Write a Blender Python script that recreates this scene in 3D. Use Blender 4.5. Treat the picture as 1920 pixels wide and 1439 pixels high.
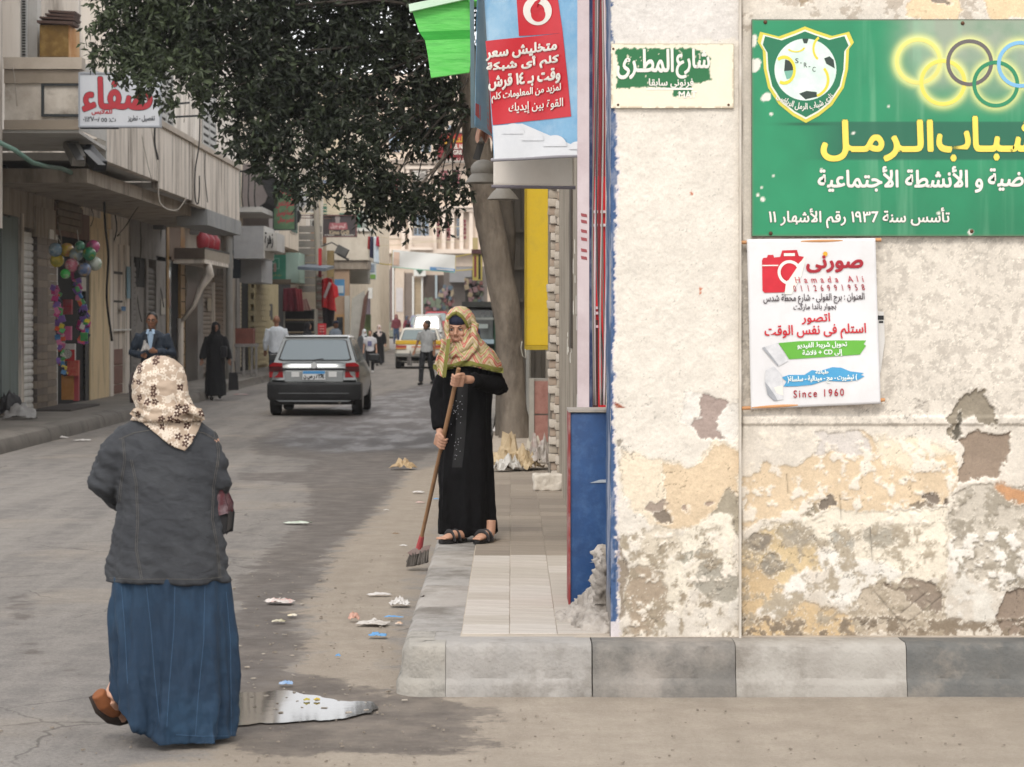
import bpy, bmesh, math, random
import numpy as np
from mathutils import Vector, Matrix, noise
from mathutils.bvhtree import BVHTree
from mathutils.geometry import tessellate_polygon
R = math.radians
random.seed(7)
for o in list(bpy.data.objects): bpy.data.objects.remove(o)
SC = bpy.context.scene
COL = SC.collection
# ------------------------------------------------------------------ camera, sky, sun, exposure
FP = 1920 * 85 / 36.0            # focal length in photograph pixels
CZ = 1.7                         # eye height, metres
cam = bpy.data.cameras.new('camera'); cam.lens = 85; cam.sensor_width = 36
cam.shift_y = -119.5 / 1920; cam.clip_start = 0.1; cam.clip_end = 3000
cam.dof.use_dof = True; cam.dof.focus_distance = 14.5; cam.dof.aperture_fstop = 7.1
camo = bpy.data.objects.new('camera', cam); COL.objects.link(camo)
camo.location = (0, 0, CZ); camo.rotation_euler = (R(90), 0, 0)
SC.camera = camo
world = bpy.data.worlds.new('World'); SC.world = world; world.use_nodes = True
wn = world.node_tree; bgn = wn.nodes['Background']
sky = wn.nodes.new('ShaderNodeTexSky'); sky.sky_type = 'NISHITA'; sky.sun_disc = False
SUN_EL, SUN_AZ = 46, 190         # azimuth measured clockwise from +Y: behind the camera
sky.sun_elevation = R(SUN_EL); sky.sun_rotation = R(SUN_AZ)
sky.air_density = 1.0; sky.dust_density = 1.2; sky.ozone_density = 1.0
hs = wn.nodes.new('ShaderNodeHueSaturation'); hs.inputs['Saturation'].default_value = 0.22
wn.links.new(sky.outputs[0], hs.inputs['Color'])
cloud = wn.nodes.new('ShaderNodeMixRGB'); cloud.inputs[0].default_value = 0.55; cloud.inputs[2].default_value = (9.4, 9.3, 9.3, 1)   # thin even cloud veiling the blue
wn.links.new(hs.outputs[0], cloud.inputs[1]); wn.links.new(cloud.outputs[0], bgn.inputs[0])
bgn.inputs[1].default_value = 0.15
sl = bpy.data.lights.new('sun', 'SUN'); sl.energy = 1.2; sl.angle = R(16); sl.color = (1.0, 0.93, 0.84)
so = bpy.data.objects.new('sun', sl); COL.objects.link(so)
a_, e_ = R(SUN_AZ), R(SUN_EL)
sdir = Vector((math.sin(a_) * math.cos(e_), math.cos(a_) * math.cos(e_), math.sin(e_)))
so.rotation_euler = sdir.to_track_quat('Z', 'Y').to_euler()
SC.view_settings.view_transform = 'Standard'; SC.view_settings.look = 'None'
SC.view_settings.exposure = 0.58; SC.view_settings.gamma = 1; SC.view_settings.use_curve_mapping = False
SC.cycles.volume_bounces = 0; SC.cycles.max_bounces = 8; SC.cycles.transparent_max_bounces = 8

# ------------------------------------------------------------------ helpers
def W(px, py, Y):                # the point at distance Y seen at this place of the photograph
    return Vector(((px - 960) / FP * Y, Y, CZ + (600 - py) / FP * Y))
def G(px, py, z=0.0):            # the same on a level surface
    Y = (CZ - z) * FP / (py - 600); return Vector(((px - 960) / FP * Y, Y, z))
def lin(c): return tuple(((v / 12.92) if v <= 0.04045 else ((v + 0.055) / 1.055) ** 2.4) for v in c)
def hx(s):
    if not isinstance(s, str): return tuple(s[:3])
    s = s.lstrip('#'); return lin([int(s[i:i + 2], 16) / 255 for i in (0, 2, 4)])
ORG = {}
TS = bpy.data.scenes.new('tmp'); TVL = TS.view_layers[0]     # scratch scene for evaluating modifiers and lettering
def tag(o, label=None, cat=None, group=None, kind=None):
    if label: o['label'] = label
    if cat: o['category'] = cat
    if group: o['group'] = group
    if kind: o['kind'] = kind
    return o
def thing(name, label, cat, loc=(0, 0, 0), group=None, rz=0):
    o = bpy.data.objects.new(name, None); COL.objects.link(o); o.location = loc; o.rotation_euler = (0, 0, rz)
    o.empty_display_size = 0.2; ORG[o.name] = Vector(loc)
    return tag(o, label, cat, group)
def copy_thing(o, loc, rz=None, label=None, parent=None):
    c = o.copy(); COL.objects.link(c); c.parent = parent
    if parent is None:
        c.location = loc
        if rz is not None: c.rotation_euler = (0, 0, rz)
        if label: c['label'] = label
    for ch in list(o.children): copy_thing(ch, None, None, None, c)
    return c
def frames(pts):
    T = []
    for i in range(len(pts)):
        a = pts[max(0, i - 1)]; b = pts[min(len(pts) - 1, i + 1)]
        t = (b - a); T.append(t.normalized() if t.length > 1e-9 else Vector((0, 0, 1)))
    return T
class MB:
    def __init__(s): s.v = []; s.f = []; s.mi = []; s.m = 0; s.uv = {}
    def add(s, vs, fs):
        n = len(s.v); s.v += [tuple(v) for v in vs]
        for f in fs: s.f.append(tuple(n + i for i in f)); s.mi.append(s.m)
        return n
    def box(s, x0, x1, y0, y1, z0, z1):
        s.add([(x0, y0, z0), (x1, y0, z0), (x1, y1, z0), (x0, y1, z0), (x0, y0, z1), (x1, y0, z1), (x1, y1, z1), (x0, y1, z1)],
              [(0, 3, 2, 1), (4, 5, 6, 7), (0, 1, 5, 4), (1, 2, 6, 5), (2, 3, 7, 6), (3, 0, 4, 7)]); return s
    def obox(s, c, size, rot=None):
        h = Vector(size) / 2; M = rot or Matrix.Identity(3); c = Vector(c)
        vs = [c + M @ Vector((a * h.x, b * h.y, d * h.z)) for d in (-1, 1) for a, b in ((-1, -1), (1, -1), (1, 1), (-1, 1))]
        s.add(vs, [(0, 3, 2, 1), (4, 5, 6, 7), (0, 1, 5, 4), (1, 2, 6, 5), (2, 3, 7, 6), (3, 0, 4, 7)]); return s
    def bar(s, a, b, w, h=None):
        a = Vector(a); b = Vector(b); d = b - a; h = h or w
        q = d.to_track_quat('Z', 'Y').to_matrix(); return s.obox((a + b) / 2, (w, h, d.length), q)
    def tube(s, pts, rad, n=8, cap=True, up=None):
        pts = [Vector(p) for p in pts]
        if not isinstance(rad, (list, tuple)): rad = [rad] * len(pts)
        T = frames(pts); u = up and Vector(up) or (Vector((0, 1, 0)) if abs(T[0].y) < 0.9 else Vector((1, 0, 0)))
        rings = []
        for p, t, r in zip(pts, T, rad):
            u = (u - t * u.dot(t)); u = u.normalized() if u.length > 1e-6 else t.orthogonal().normalized(); w = t.cross(u)
            ra, rb = r if isinstance(r, (tuple, list)) else (r, r)
            rings.append([p + w * (ra * math.cos(2 * math.pi * k / n)) + u * (rb * math.sin(2 * math.pi * k / n)) for k in range(n)])
        return s.loft(rings, cap)
    def loft(s, rings, cap=True, closed=True):
        n = len(rings[0]); b = len(s.v); fs = []
        for i in range(len(rings) - 1):
            for k in range(n if closed else n - 1):
                k2 = (k + 1) % n; fs.append((i * n + k, i * n + k2, (i + 1) * n + k2, (i + 1) * n + k))
        if cap: fs.append(tuple(range(n))[::-1]); fs.append(tuple((len(rings) - 1) * n + k for k in range(n)))
        s.add([v for r in rings for v in r], fs); return s
    def ell(s, c, r, n=12, m=8, rot=None):
        c = Vector(c); r = r if isinstance(r, (tuple, list)) else (r, r, r); M = rot or Matrix.Identity(3)
        rings = []
        for i in range(1, m):
            a = math.pi * i / m
            rings.append([c + M @ Vector((r[0] * math.sin(a) * math.cos(2 * math.pi * k / n), r[1] * math.sin(a) * math.sin(2 * math.pi * k / n), -r[2] * math.cos(a))) for k in range(n)])
        b = len(s.v); s.loft(rings, False); e = len(s.v)
        s.v.append(tuple(c + M @ Vector((0, 0, -r[2])))); s.v.append(tuple(c + M @ Vector((0, 0, r[2]))))
        for k in range(n):
            k2 = (k + 1) % n
            s.f.append((b + k2, b + k, e)); s.mi.append(s.m)
            s.f.append((e - n + k, e - n + k2, e + 1)); s.mi.append(s.m)
        return s
    def prism(s, poly, vec):     # polygon (3-D points) pushed along vec
        P = [Vector(p) for p in poly]; n = len(P); vec = Vector(vec)
        tr = tessellate_polygon([P]); b = len(s.v)
        s.v += [tuple(p) for p in P] + [tuple(p + vec) for p in P]
        for t in tr:
            s.f.append(tuple(b + i for i in t)); s.mi.append(s.m); s.f.append(tuple(b + n + i for i in t[::-1])); s.mi.append(s.m)
        for i in range(n):
            j = (i + 1) % n; s.f.append((b + i, b + j, b + n + j, b + n + i)); s.mi.append(s.m)
        return s
    def grid(s, fn, nu, nv):
        b = s.add([fn(i / nu, j / nv) for j in range(nv + 1) for i in range(nu + 1)],
                  [(j * (nu + 1) + i, j * (nu + 1) + i + 1, (j + 1) * (nu + 1) + i + 1, (j + 1) * (nu + 1) + i) for j in range(nv) for i in range(nu)])
        return s
    def build(s, name, mats, parent=None, smooth=False, local=False, fix=True, bevel=0):
        me = bpy.data.meshes.new(name); off = Vector((0, 0, 0))
        if parent is not None and not local: off = org(parent)
        me.from_pydata([(v[0] - off.x, v[1] - off.y, v[2] - off.z) for v in s.v], [], s.f)
        if not isinstance(mats, (list, tuple)): mats = [mats]
        for m in mats: me.materials.append(m)
        if len(mats) > 1: me.polygons.foreach_set('material_index', s.mi)
        if fix or bevel:
            bm = bmesh.new(); bm.from_mesh(me)
            if bevel:
                bmesh.ops.remove_doubles(bm, verts=bm.verts, dist=1e-5)
                bmesh.ops.bevel(bm, geom=[e for e in bm.edges if e.is_manifold and e.calc_face_angle(0) > 0.5], offset=bevel, segments=2, affect='EDGES', profile=0.6)
            bmesh.ops.recalc_face_normals(bm, faces=bm.faces); bm.to_mesh(me); bm.free()
        if smooth:
            me.polygons.foreach_set('use_smooth', [True] * len(me.polygons))
            if bevel or smooth == 'a': me.set_sharp_from_angle(angle=R(40))
        o = bpy.data.objects.new(name, me); COL.objects.link(o)
        if parent is not None: o.parent = parent; ORG[o.name] = off
        else: ORG[o.name] = Vector((0, 0, 0))
        return o
def org(p): return ORG.get(p.name, Vector((0, 0, 0)))
def B(x0, x1, y0, y1, z0, z1): return MB().box(x0, x1, y0, y1, z0, z1)
def solid(mb, voxel, name, mat, parent=None, local=False, smooth=3, disp=None):
    off = org(parent) if (parent is not None and not local) else Vector((0, 0, 0))
    me = bpy.data.meshes.new(name); me.from_pydata([(Vector(v) - off) for v in mb.v], [], mb.f)
    bm = bmesh.new(); bm.from_mesh(me); bmesh.ops.recalc_face_normals(bm, faces=bm.faces); bm.to_mesh(me); bm.free()
    o = bpy.data.objects.new('tmp', me); TS.collection.objects.link(o)
    m = o.modifiers.new('r', 'REMESH'); m.mode = 'VOXEL'; m.voxel_size = voxel; m.use_smooth_shade = True
    if smooth: q = o.modifiers.new('s', 'SMOOTH'); q.factor = 0.5; q.iterations = smooth
    TVL.update(); dg = TVL.depsgraph
    nm = bpy.data.meshes.new_from_object(o.evaluated_get(dg)); nm.name = name
    bpy.data.objects.remove(o); bpy.data.meshes.remove(me)
    if disp:
        n = len(nm.vertices); co = np.empty(n * 3, np.float32); nr = np.empty(n * 3, np.float32)
        nm.vertices.foreach_get('co', co); nm.vertex_normals.foreach_get('vector', nr); co = co.reshape(-1, 3); nr = nr.reshape(-1, 3)
        dv = np.array([disp(Vector(p) + off, Vector(q)) for p, q in zip(co.tolist(), nr.tolist())], np.float32)
        nm.vertices.foreach_set('co', (co + nr * dv[:, None]).ravel()); nm.update()
    nm.materials.clear(); nm.materials.append(mat)
    nm.polygons.foreach_set('use_smooth', [True] * len(nm.polygons))
    r = bpy.data.objects.new(name, nm); COL.objects.link(r)
    if parent is not None: r.parent = parent
    ORG[r.name] = off
    return r
def bvh_of(o):
    off = org(o); me = o.data
    return BVHTree.FromPolygons([tuple(v.co + off) for v in me.vertices], [tuple(p.vertices) for p in me.polygons])
EYE = Vector((0, 0, CZ))
def hit(bvh, px, py, off=0.0, Yd=10.0):      # where the line of sight through this place meets a surface
    d = W(px, py, 1.0) - EYE; d.normalize()
    r = bvh.ray_cast(EYE, d)
    if r[0] is None: return W(px, py, Yd)
    nrm = r[1] if r[1].dot(d) < 0 else -r[1]
    return r[0] + nrm * off
def fb(p, s, o=4): return noise.fractal(Vector(p) * s, 0.6, 2.0, o)

# ------------------------------------------------------------------ materials
MC = {}
def mat(name, c, c2=None, rough=0.85, var=0.18, scale=3.0, stretch=(1, 1, 1), bump=0.3, bscale=60, metal=0.0, dirt=None, damt=0.5, dscale=1.5, spec=0.4, bdist=0.004, alpha=None, trans=0, coat=0):
    if name in MC: return MC[name]
    m = bpy.data.materials.new(name); m.use_nodes = True; N = m.node_tree.nodes; L = m.node_tree.links
    p = N['Principled BSDF']; c = hx(c)
    tc = N.new('ShaderNodeTexCoord'); mp = N.new('ShaderNodeMapping'); mp.inputs['Scale'].default_value = stretch
    L.new(tc.outputs['Object'], mp.inputs[0])
    n1 = N.new('ShaderNodeTexNoise'); n1.inputs['Scale'].default_value = scale; n1.inputs['Detail'].default_value = 8; n1.inputs['Roughness'].default_value = 0.65
    L.new(mp.outputs[0], n1.inputs['Vector'])
    r1 = N.new('ShaderNodeValToRGB'); r1.color_ramp.elements[0].position = 0.32; r1.color_ramp.elements[1].position = 0.68
    ca = tuple(min(1, x * (1 - var)) for x in c); cb = hx(c2) if c2 else tuple(min(1, x * (1 + var)) for x in c)
    if c2: ca = c
    r1.color_ramp.elements[0].color = (*ca, 1); r1.color_ramp.elements[1].color = (*cb, 1)
    L.new(n1.outputs[0], r1.inputs[0]); out = r1.outputs[0]
    if dirt:
        n2 = N.new('ShaderNodeTexNoise'); n2.inputs['Scale'].default_value = dscale; n2.inputs['Detail'].default_value = 10; n2.inputs['Roughness'].default_value = 0.7
        L.new(mp.outputs[0], n2.inputs['Vector'])
        r2 = N.new('ShaderNodeMapRange'); r2.inputs[1].default_value = 0.48; r2.inputs[2].default_value = 0.66; r2.inputs[4].default_value = damt
        L.new(n2.outputs[0], r2.inputs[0])
        mx = N.new('ShaderNodeMixRGB'); mx.inputs[2].default_value = (*hx(dirt), 1)
        L.new(r2.outputs[0], mx.inputs[0]); L.new(out, mx.inputs[1]); out = mx.outputs[0]
    L.new(out, p.inputs['Base Color'])
    p.inputs['Roughness'].default_value = rough; p.inputs['Metallic'].default_value = metal
    p.inputs['Specular IOR Level'].default_value = spec
    if trans: p.inputs['Transmission Weight'].default_value = trans
    if coat: p.inputs['Coat Weight'].default_value = coat
    if alpha is not None: p.inputs['Alpha'].default_value = alpha
    if bump:
        n3 = N.new('ShaderNodeTexNoise'); n3.inputs['Scale'].default_value = bscale; n3.inputs['Detail'].default_value = 6
        L.new(mp.outputs[0], n3.inputs['Vector'])
        b = N.new('ShaderNodeBump'); b.inputs['Strength'].default_value = bump; b.inputs['Distance'].default_value = bdist
        L.new(n3.outputs[0], b.inputs['Height']); L.new(b.outputs[0], p.inputs['Normal'])
    MC[name] = m; return m
def flat(c, rough=0.6, name=None, **k):
    nm = name or ('paint_' + (c.lstrip('#') if isinstance(c, str) else '_'.join('%02d' % int(v * 99) for v in c)))
    return mat(nm, c, rough=rough, var=k.pop('var', 0.07), bump=k.pop('bump', 0.05), **k)
def vcol_mat(name, rough=0.9, bump=0.6, bscale=90, bdist=0.004, fine=0.12, spec=0.3):
    m = bpy.data.materials.new(name); m.use_nodes = True; N = m.node_tree.nodes; L = m.node_tree.links; p = N['Principled BSDF']
    at = N.new('ShaderNodeAttribute'); at.attribute_name = 'paint'
    tc = N.new('ShaderNodeTexCoord'); n = N.new('ShaderNodeTexNoise'); n.inputs['Scale'].default_value = bscale; n.inputs['Detail'].default_value = 8; n.inputs['Roughness'].default_value = 0.7
    L.new(tc.outputs['Object'], n.inputs['Vector'])
    mr = N.new('ShaderNodeMapRange'); mr.inputs[1].default_value = 0.3; mr.inputs[2].default_value = 0.7; mr.inputs[3].default_value = 1 - fine; mr.inputs[4].default_value = 1 + fine
    L.new(n.outputs[0], mr.inputs[0])
    vm = N.new('ShaderNodeVectorMath'); vm.operation = 'SCALE'; L.new(at.outputs['Color'], vm.inputs[0]); L.new(mr.outputs[0], vm.inputs['Scale'])
    L.new(vm.outputs[0], p.inputs['Base Color']); p.inputs['Roughness'].default_value = rough; p.inputs['Specular IOR Level'].default_value = spec
    b = N.new('ShaderNodeBump'); b.inputs['Strength'].default_value = bump; b.inputs['Distance'].default_value = bdist
    L.new(n.outputs[0], b.inputs['Height']); L.new(b.outputs[0], p.inputs['Normal'])
    return m
def glass(name='window_glass', c='#2b3238', rough=0.08):
    if name in MC: return MC[name]
    m = bpy.data.materials.new(name); m.use_nodes = True; p = m.node_tree.nodes['Principled BSDF']
    N = m.node_tree.nodes; L = m.node_tree.links
    tc = N.new('ShaderNodeTexCoord'); n = N.new('ShaderNodeTexNoise'); n.inputs['Scale'].default_value = 2.5; n.inputs['Detail'].default_value = 7
    L.new(tc.outputs['Object'], n.inputs['Vector']); mr = N.new('ShaderNodeMapRange'); mr.inputs[3].default_value = rough; mr.inputs[4].default_value = rough + 0.2
    L.new(n.outputs[0], mr.inputs[0]); L.new(mr.outputs[0], p.inputs['Roughness'])
    p.inputs['Base Color'].default_value = (*hx(c), 1); p.inputs['Specular IOR Level'].default_value = 0.9; p.inputs['Coat Weight'].default_value = 0.6
    MC[name] = m; return m

# numpy noise
def vnoise(x, y, seed=0):
    rs = np.random.RandomState(seed); T = rs.rand(256, 256)
    xi = np.floor(x).astype(int); yi = np.floor(y).astype(int); fx = x - xi; fy = y - yi
    fx = fx * fx * (3 - 2 * fx); fy = fy * fy * (3 - 2 * fy)
    g = lambda a, b: T[a % 256, b % 256]
    return (g(xi, yi) * (1 - fx) + g(xi + 1, yi) * fx) * (1 - fy) + (g(xi, yi + 1) * (1 - fx) + g(xi + 1, yi + 1) * fx) * fy
def fbm(x, y, seed=0, o=5, g=0.55):
    t = 0; a = 1; s = 0
    for i in range(o): t = t + a * vnoise(x * 2 ** i + 17 * i, y * 2 ** i + 31 * i, seed + i); s += a; a *= g
    return t / s
def sdf_poly(x, y, pts):         # signed distance, negative inside
    P = np.array(pts, float); d = np.full(x.shape, 1e9); ins = np.zeros(x.shape, bool)
    for i in range(len(P)):
        a = P[i]; b = P[(i + 1) % len(P)]; e = b - a
        wx = x - a[0]; wy = y - a[1]; t = np.clip((wx * e[0] + wy * e[1]) / (e @ e + 1e-12), 0, 1)
        d = np.minimum(d, (wx - e[0] * t) ** 2 + (wy - e[1] * t) ** 2)
        c = ((a[1] <= y) != (b[1] <= y)); xx = a[0] + (y - a[1]) / (b[1] - a[1] + 1e-12) * e[0]
        ins ^= c & (x < xx)
    d = np.sqrt(d); return np.where(ins, -d, d)
def sstep(a, b, v): t = np.clip((v - a) / (b - a), 0, 1); return t * t * (3 - 2 * t)
def np_grid_mesh(name, X, Y, Z, mat_, parent=None, colors=None, attrs=None, smooth=True):
    nv, nu = X.shape; me = bpy.data.meshes.new(name); off = org(parent) if parent is not None else Vector((0, 0, 0))
    co = np.stack([X - off.x, Y - off.y, Z - off.z], -1).reshape(-1, 3).astype(np.float32)
    i = np.arange(nv * nu).reshape(nv, nu)
    q = np.stack([i[:-1, :-1], i[:-1, 1:], i[1:, 1:], i[1:, :-1]], -1).reshape(-1, 4)
    me.vertices.add(len(co)); me.vertices.foreach_set('co', co.ravel())
    me.loops.add(q.size); me.loops.foreach_set('vertex_index', q.ravel().astype(np.int32))
    me.polygons.add(len(q)); me.polygons.foreach_set('loop_start', (np.arange(len(q)) * 4).astype(np.int32))
    me.polygons.foreach_set('use_smooth', np.full(len(q), smooth))
    me.update(calc_edges=True); me.validate()
    if colors is not None:
        ca = me.color_attributes.new('paint', 'FLOAT_COLOR', 'POINT'); c4 = np.ones((nv * nu, 4), np.float32); c4[:, :3] = colors.reshape(-1, 3)
        ca.data.foreach_set('color', c4.ravel())
    for k, v in (attrs or {}).items():
        a = me.attributes.new(k, 'FLOAT', 'POINT'); a.data.foreach_set('value', v.ravel().astype(np.float32))
    me.materials.append(mat_)
    o = bpy.data.objects.new(name, me); COL.objects.link(o)
    if parent is not None: o.parent = parent
    ORG[o.name] = off
    return o

# ------------------------------------------------------------------ writing
FRM = {'ا':'ﺍﺎ','أ':'ﺃﺄ','إ':'ﺇﺈ','آ':'ﺁﺂ','ب':'ﺏﺐﺑﺒ','ت':'ﺕﺖﺗﺘ','ث':'ﺙﺚﺛﺜ','ج':'ﺝﺞﺟﺠ','ح':'ﺡﺢﺣﺤ','خ':'ﺥﺦﺧﺨ','د':'ﺩﺪ','ذ':'ﺫﺬ','ر':'ﺭﺮ','ز':'ﺯﺰ','س':'ﺱﺲﺳﺴ','ش':'ﺵﺶﺷﺸ','ص':'ﺹﺺﺻﺼ','ض':'ﺽﺾﺿﻀ','ط':'ﻁﻂﻃﻄ','ظ':'ﻅﻆﻇﻈ','ع':'ﻉﻊﻋﻌ','غ':'ﻍﻎﻏﻐ','ف':'ﻑﻒﻓﻔ','ق':'ﻕﻖﻗﻘ','ك':'ﻙﻚﻛﻜ','ل':'ﻝﻞﻟﻠ','م':'ﻡﻢﻣﻤ','ن':'ﻥﻦﻧﻨ','ه':'ﻩﻪﻫﻬ','و':'ﻭﻮ','ي':'ﻱﻲﻳﻴ','ى':'ﻯﻰ','ة':'ﺓﺔ','ء':'ﺀ','ئ':'ﺉﺊﺋﺌ','ؤ':'ﺅﺆ'}
LAM = {'ا':'ﻻﻼ','أ':'ﻷﻸ','إ':'ﻹﻺ'}
def ar(s):
    out = []; prev = False; i = 0
    while i < len(s):
        c = s[i]
        if c == 'ـ': out.append(c); prev = True; i += 1; continue
        if c not in FRM: out.append(c); prev = False; i += 1; continue
        if c == 'ل' and i + 1 < len(s) and s[i + 1] in LAM:
            out.append(LAM[s[i + 1]][1 if prev else 0]); prev = False; i += 2; continue
        f = FRM[c]; nx = i + 1 < len(s) and (s[i + 1] in FRM or s[i + 1] == 'ـ') and s[i + 1] != 'ء'
        if len(f) == 4 and nx: out.append(f[3] if prev else f[2]); prev = True
        else: out.append(f[1] if prev and len(f) > 1 else f[0]); prev = False
        i += 1
    res = ''; run = ''
    for ch in reversed(out):
        if ch.isdigit() or ('A' <= ch <= 'z'): run += ch
        else: res += run[::-1] + ch; run = ''
    return res + run[::-1]
TXC = {}
def text_geo(s, latin=False, spacing=1.0):
    k = (s, latin, spacing)
    if k in TXC: return TXC[k]
    c = bpy.data.curves.new('t', 'FONT'); c.body = s if latin else ar(s.replace('٦', '7')); c.size = 1; c.fill_mode = 'FRONT'; c.resolution_u = 3; c.space_character = spacing
    o = bpy.data.objects.new('t', c); TS.collection.objects.link(o)
    TVL.update(); dg = TVL.depsgraph; me = bpy.data.meshes.new_from_object(o.evaluated_get(dg))
    V = np.array([v.co[:2] for v in me.vertices]); Fs = [tuple(p.vertices) for p in me.polygons]
    par = list(range(len(V)))
    def find(a):
        while par[a] != a: par[a] = par[par[a]]; a = par[a]
        return a
    for f in Fs:
        for a in f[1:]: par[find(a)] = find(f[0])
    roots = {}; isl = np.array([roots.setdefault(find(i), len(roots)) for i in range(len(V))])
    bpy.data.objects.remove(o); bpy.data.curves.remove(c); bpy.data.meshes.remove(me)
    mn = V.min(0); mx = V.max(0); V = (V - mn) / (mx - mn)
    TXC[k] = (V, Fs, isl); return TXC[k]
def text(s, box, fn, m, parent, name='lettering', bold=0.0, latin=False, slant=0.0, off=0.001, outline=None, ow=0.0, spacing=1.0):
    """lettering fitted to box=(x0,y0,x1,y1) in the units of fn(x, y, lift) -> point"""
    V, Fs, isl = text_geo(s, latin, spacing); x0, y0, x1, y1 = box; mb = MB()
    def lay(dx, dy, lift):
        vs = []
        for (u, v), k in zip(V, isl):
            x = x0 + (x1 - x0) * u + dx + slant * (v - 0.5) * (y1 - y0) * -1; y = y1 - (y1 - y0) * v + dy
            vs.append(fn(x, y, lift + (k % 3) * 0.00008))
        mb.add(vs, Fs)
    if outline is not None:
        om = MB(); keep = mb; mb = om
        for k in range(8): lay(ow * math.cos(k * math.pi / 4), ow * math.sin(k * math.pi / 4), off + 0.0003 * k / 8)
        ob = om.build('letter_outline', outline, parent, fix=False); mb = keep; off += 0.0006
    lay(0, 0, off)
    if bold:
        for k in range(6): lay(bold * math.cos(k * math.pi / 3), bold * math.sin(k * math.pi / 3), off + 0.00025 * (k + 1))
    return mb.build(name, m, parent, fix=False)
def plane_fn(Y, off=0.0): return lambda x, y, l: W(x, y, Y) + Vector((0, -l - off, 0))
def poly_decal(mb, pts, fn, lift, sub=0):
    bm = bmesh.new(); vs = [bm.verts.new((x, y, 0)) for x, y in pts]
    for f in tessellate_polygon([[Vector((x, y, 0)) for x, y in pts]]):
        try: bm.faces.new([vs[i] for i in f])
        except ValueError: pass
    if sub:
        lim = max(max(p[0] for p in pts) - min(p[0] for p in pts), max(p[1] for p in pts) - min(p[1] for p in pts)) / sub
        for _ in range(4):
            es = [e for e in bm.edges if e.calc_length() > lim]
            if not es: break
            bmesh.ops.subdivide_edges(bm, edges=es, cuts=1); bmesh.ops.triangulate(bm, faces=bm.faces)
    bm.verts.index_update(); b = len(mb.v); mb.v += [tuple(fn(v.co.x, v.co.y, lift)) for v in bm.verts]
    for f in bm.faces: mb.f.append(tuple(b + v.index for v in f.verts)); mb.mi.append(mb.m)
    bm.free()
def annulus(mb, cx, cy, r0, r1, fn, lift, n=40, sy=1.0, a0=0, a1=2 * math.pi):
    b = len(mb.v)
    for k in range(n + 1):
        a = a0 + (a1 - a0) * k / n
        for r in (r0, r1): mb.v.append(tuple(fn(cx + r * math.cos(a), cy + r * sy * math.sin(a), lift)))
    for k in range(n): mb.f.append((b + 2 * k, b + 2 * k + 1, b + 2 * k + 3, b + 2 * k + 2)); mb.mi.append(mb.m)
def circle(cx, cy, r, n=32, sy=1.0, a0=0, a1=2 * math.pi): return [(cx + r * math.cos(a0 + (a1 - a0) * k / n), cy + sy * r * math.sin(a0 + (a1 - a0) * k / n)) for k in range(n)]
# ------------------------------------------------------------------ ground and road
def zr(y): return 0.0 if y < 110 else 0.9 * ((y - 110) / 50.0) ** 2 if y < 160 else 0.9
def px2g(pts): return [(G(a, b).x, G(a, b).y) for a, b in pts]
WET = px2g([(838,716),(720,735),(640,760),(560,792),(470,822),(470,850),(600,862),(560,885),(450,885),(440,900),(575,905),(580,950),(540,1000),(470,1060),(440,1100),(425,1200),(380,1330),(420,1400),(500,1415),(560,1425),(680,1413),(800,1412),(960,1398),(880,1350),(960,1345),(850,1302),(740,1302),(660,1270),(545,1255),(570,1190),(555,1140),(600,1090),(625,1030),(700,965),(745,905),(775,870),(830,838),(860,780),(860,730)])
WET2 = px2g([(20,1120),(45,1112),(60,1150),(45,1180),(90,1230),(185,1268),(150,1272),(75,1245),(25,1190)])
WET3 = px2g([(860,700),(700,745),(560,770),(500,830),(620,850),(880,835)])
DUST = px2g([(860,862),(760,885),(745,910),(700,965),(625,1030),(600,1090),(555,1140),(570,1190),(545,1255),(430,1300),(380,1420),(-400,1500),(-400,3000),(3600,3000),(3600,1290),(760,1290),(750,1200),(860,905)])
def axis(segs):
    out = []
    for a, b, st in segs: out += list(np.arange(a, b - 1e-6, st))
    return np.array(out + [segs[-1][1]])
xs = axis([(-300, -40, 40), (-40, -10, 3), (-10, -4, 0.3), (-4, 3, 0.08), (3, 10, 0.5), (10, 40, 3), (40, 300, 40)])
ys = axis([(-60, 6, 6), (6, 8.4, 0.3), (8.4, 19, 0.07), (19, 32, 0.2), (32, 60, 0.7), (60, 170, 2.5), (170, 400, 30), (400, 1600, 200)])
GX, GY = np.meshgrid(xs, ys)
zrv = np.vectorize(zr)
def dens(x, y): return 1.0
d1 = np.minimum(sdf_poly(GX, GY, WET), sdf_poly(GX, GY, WET2) + 0.02)
d3 = sdf_poly(GX, GY, WET3); d2 = sdf_poly(GX, GY, DUST)
GZ = zrv(GY) + 0.01 * (fbm(GX * 1.3, GY * 1.3, 3) - 0.5) * (np.abs(GX) < 6) - 0.006
gd = np.full(GX.shape, -0.006); GZ = np.minimum(GZ, 0.0 + zrv(GY))
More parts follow.
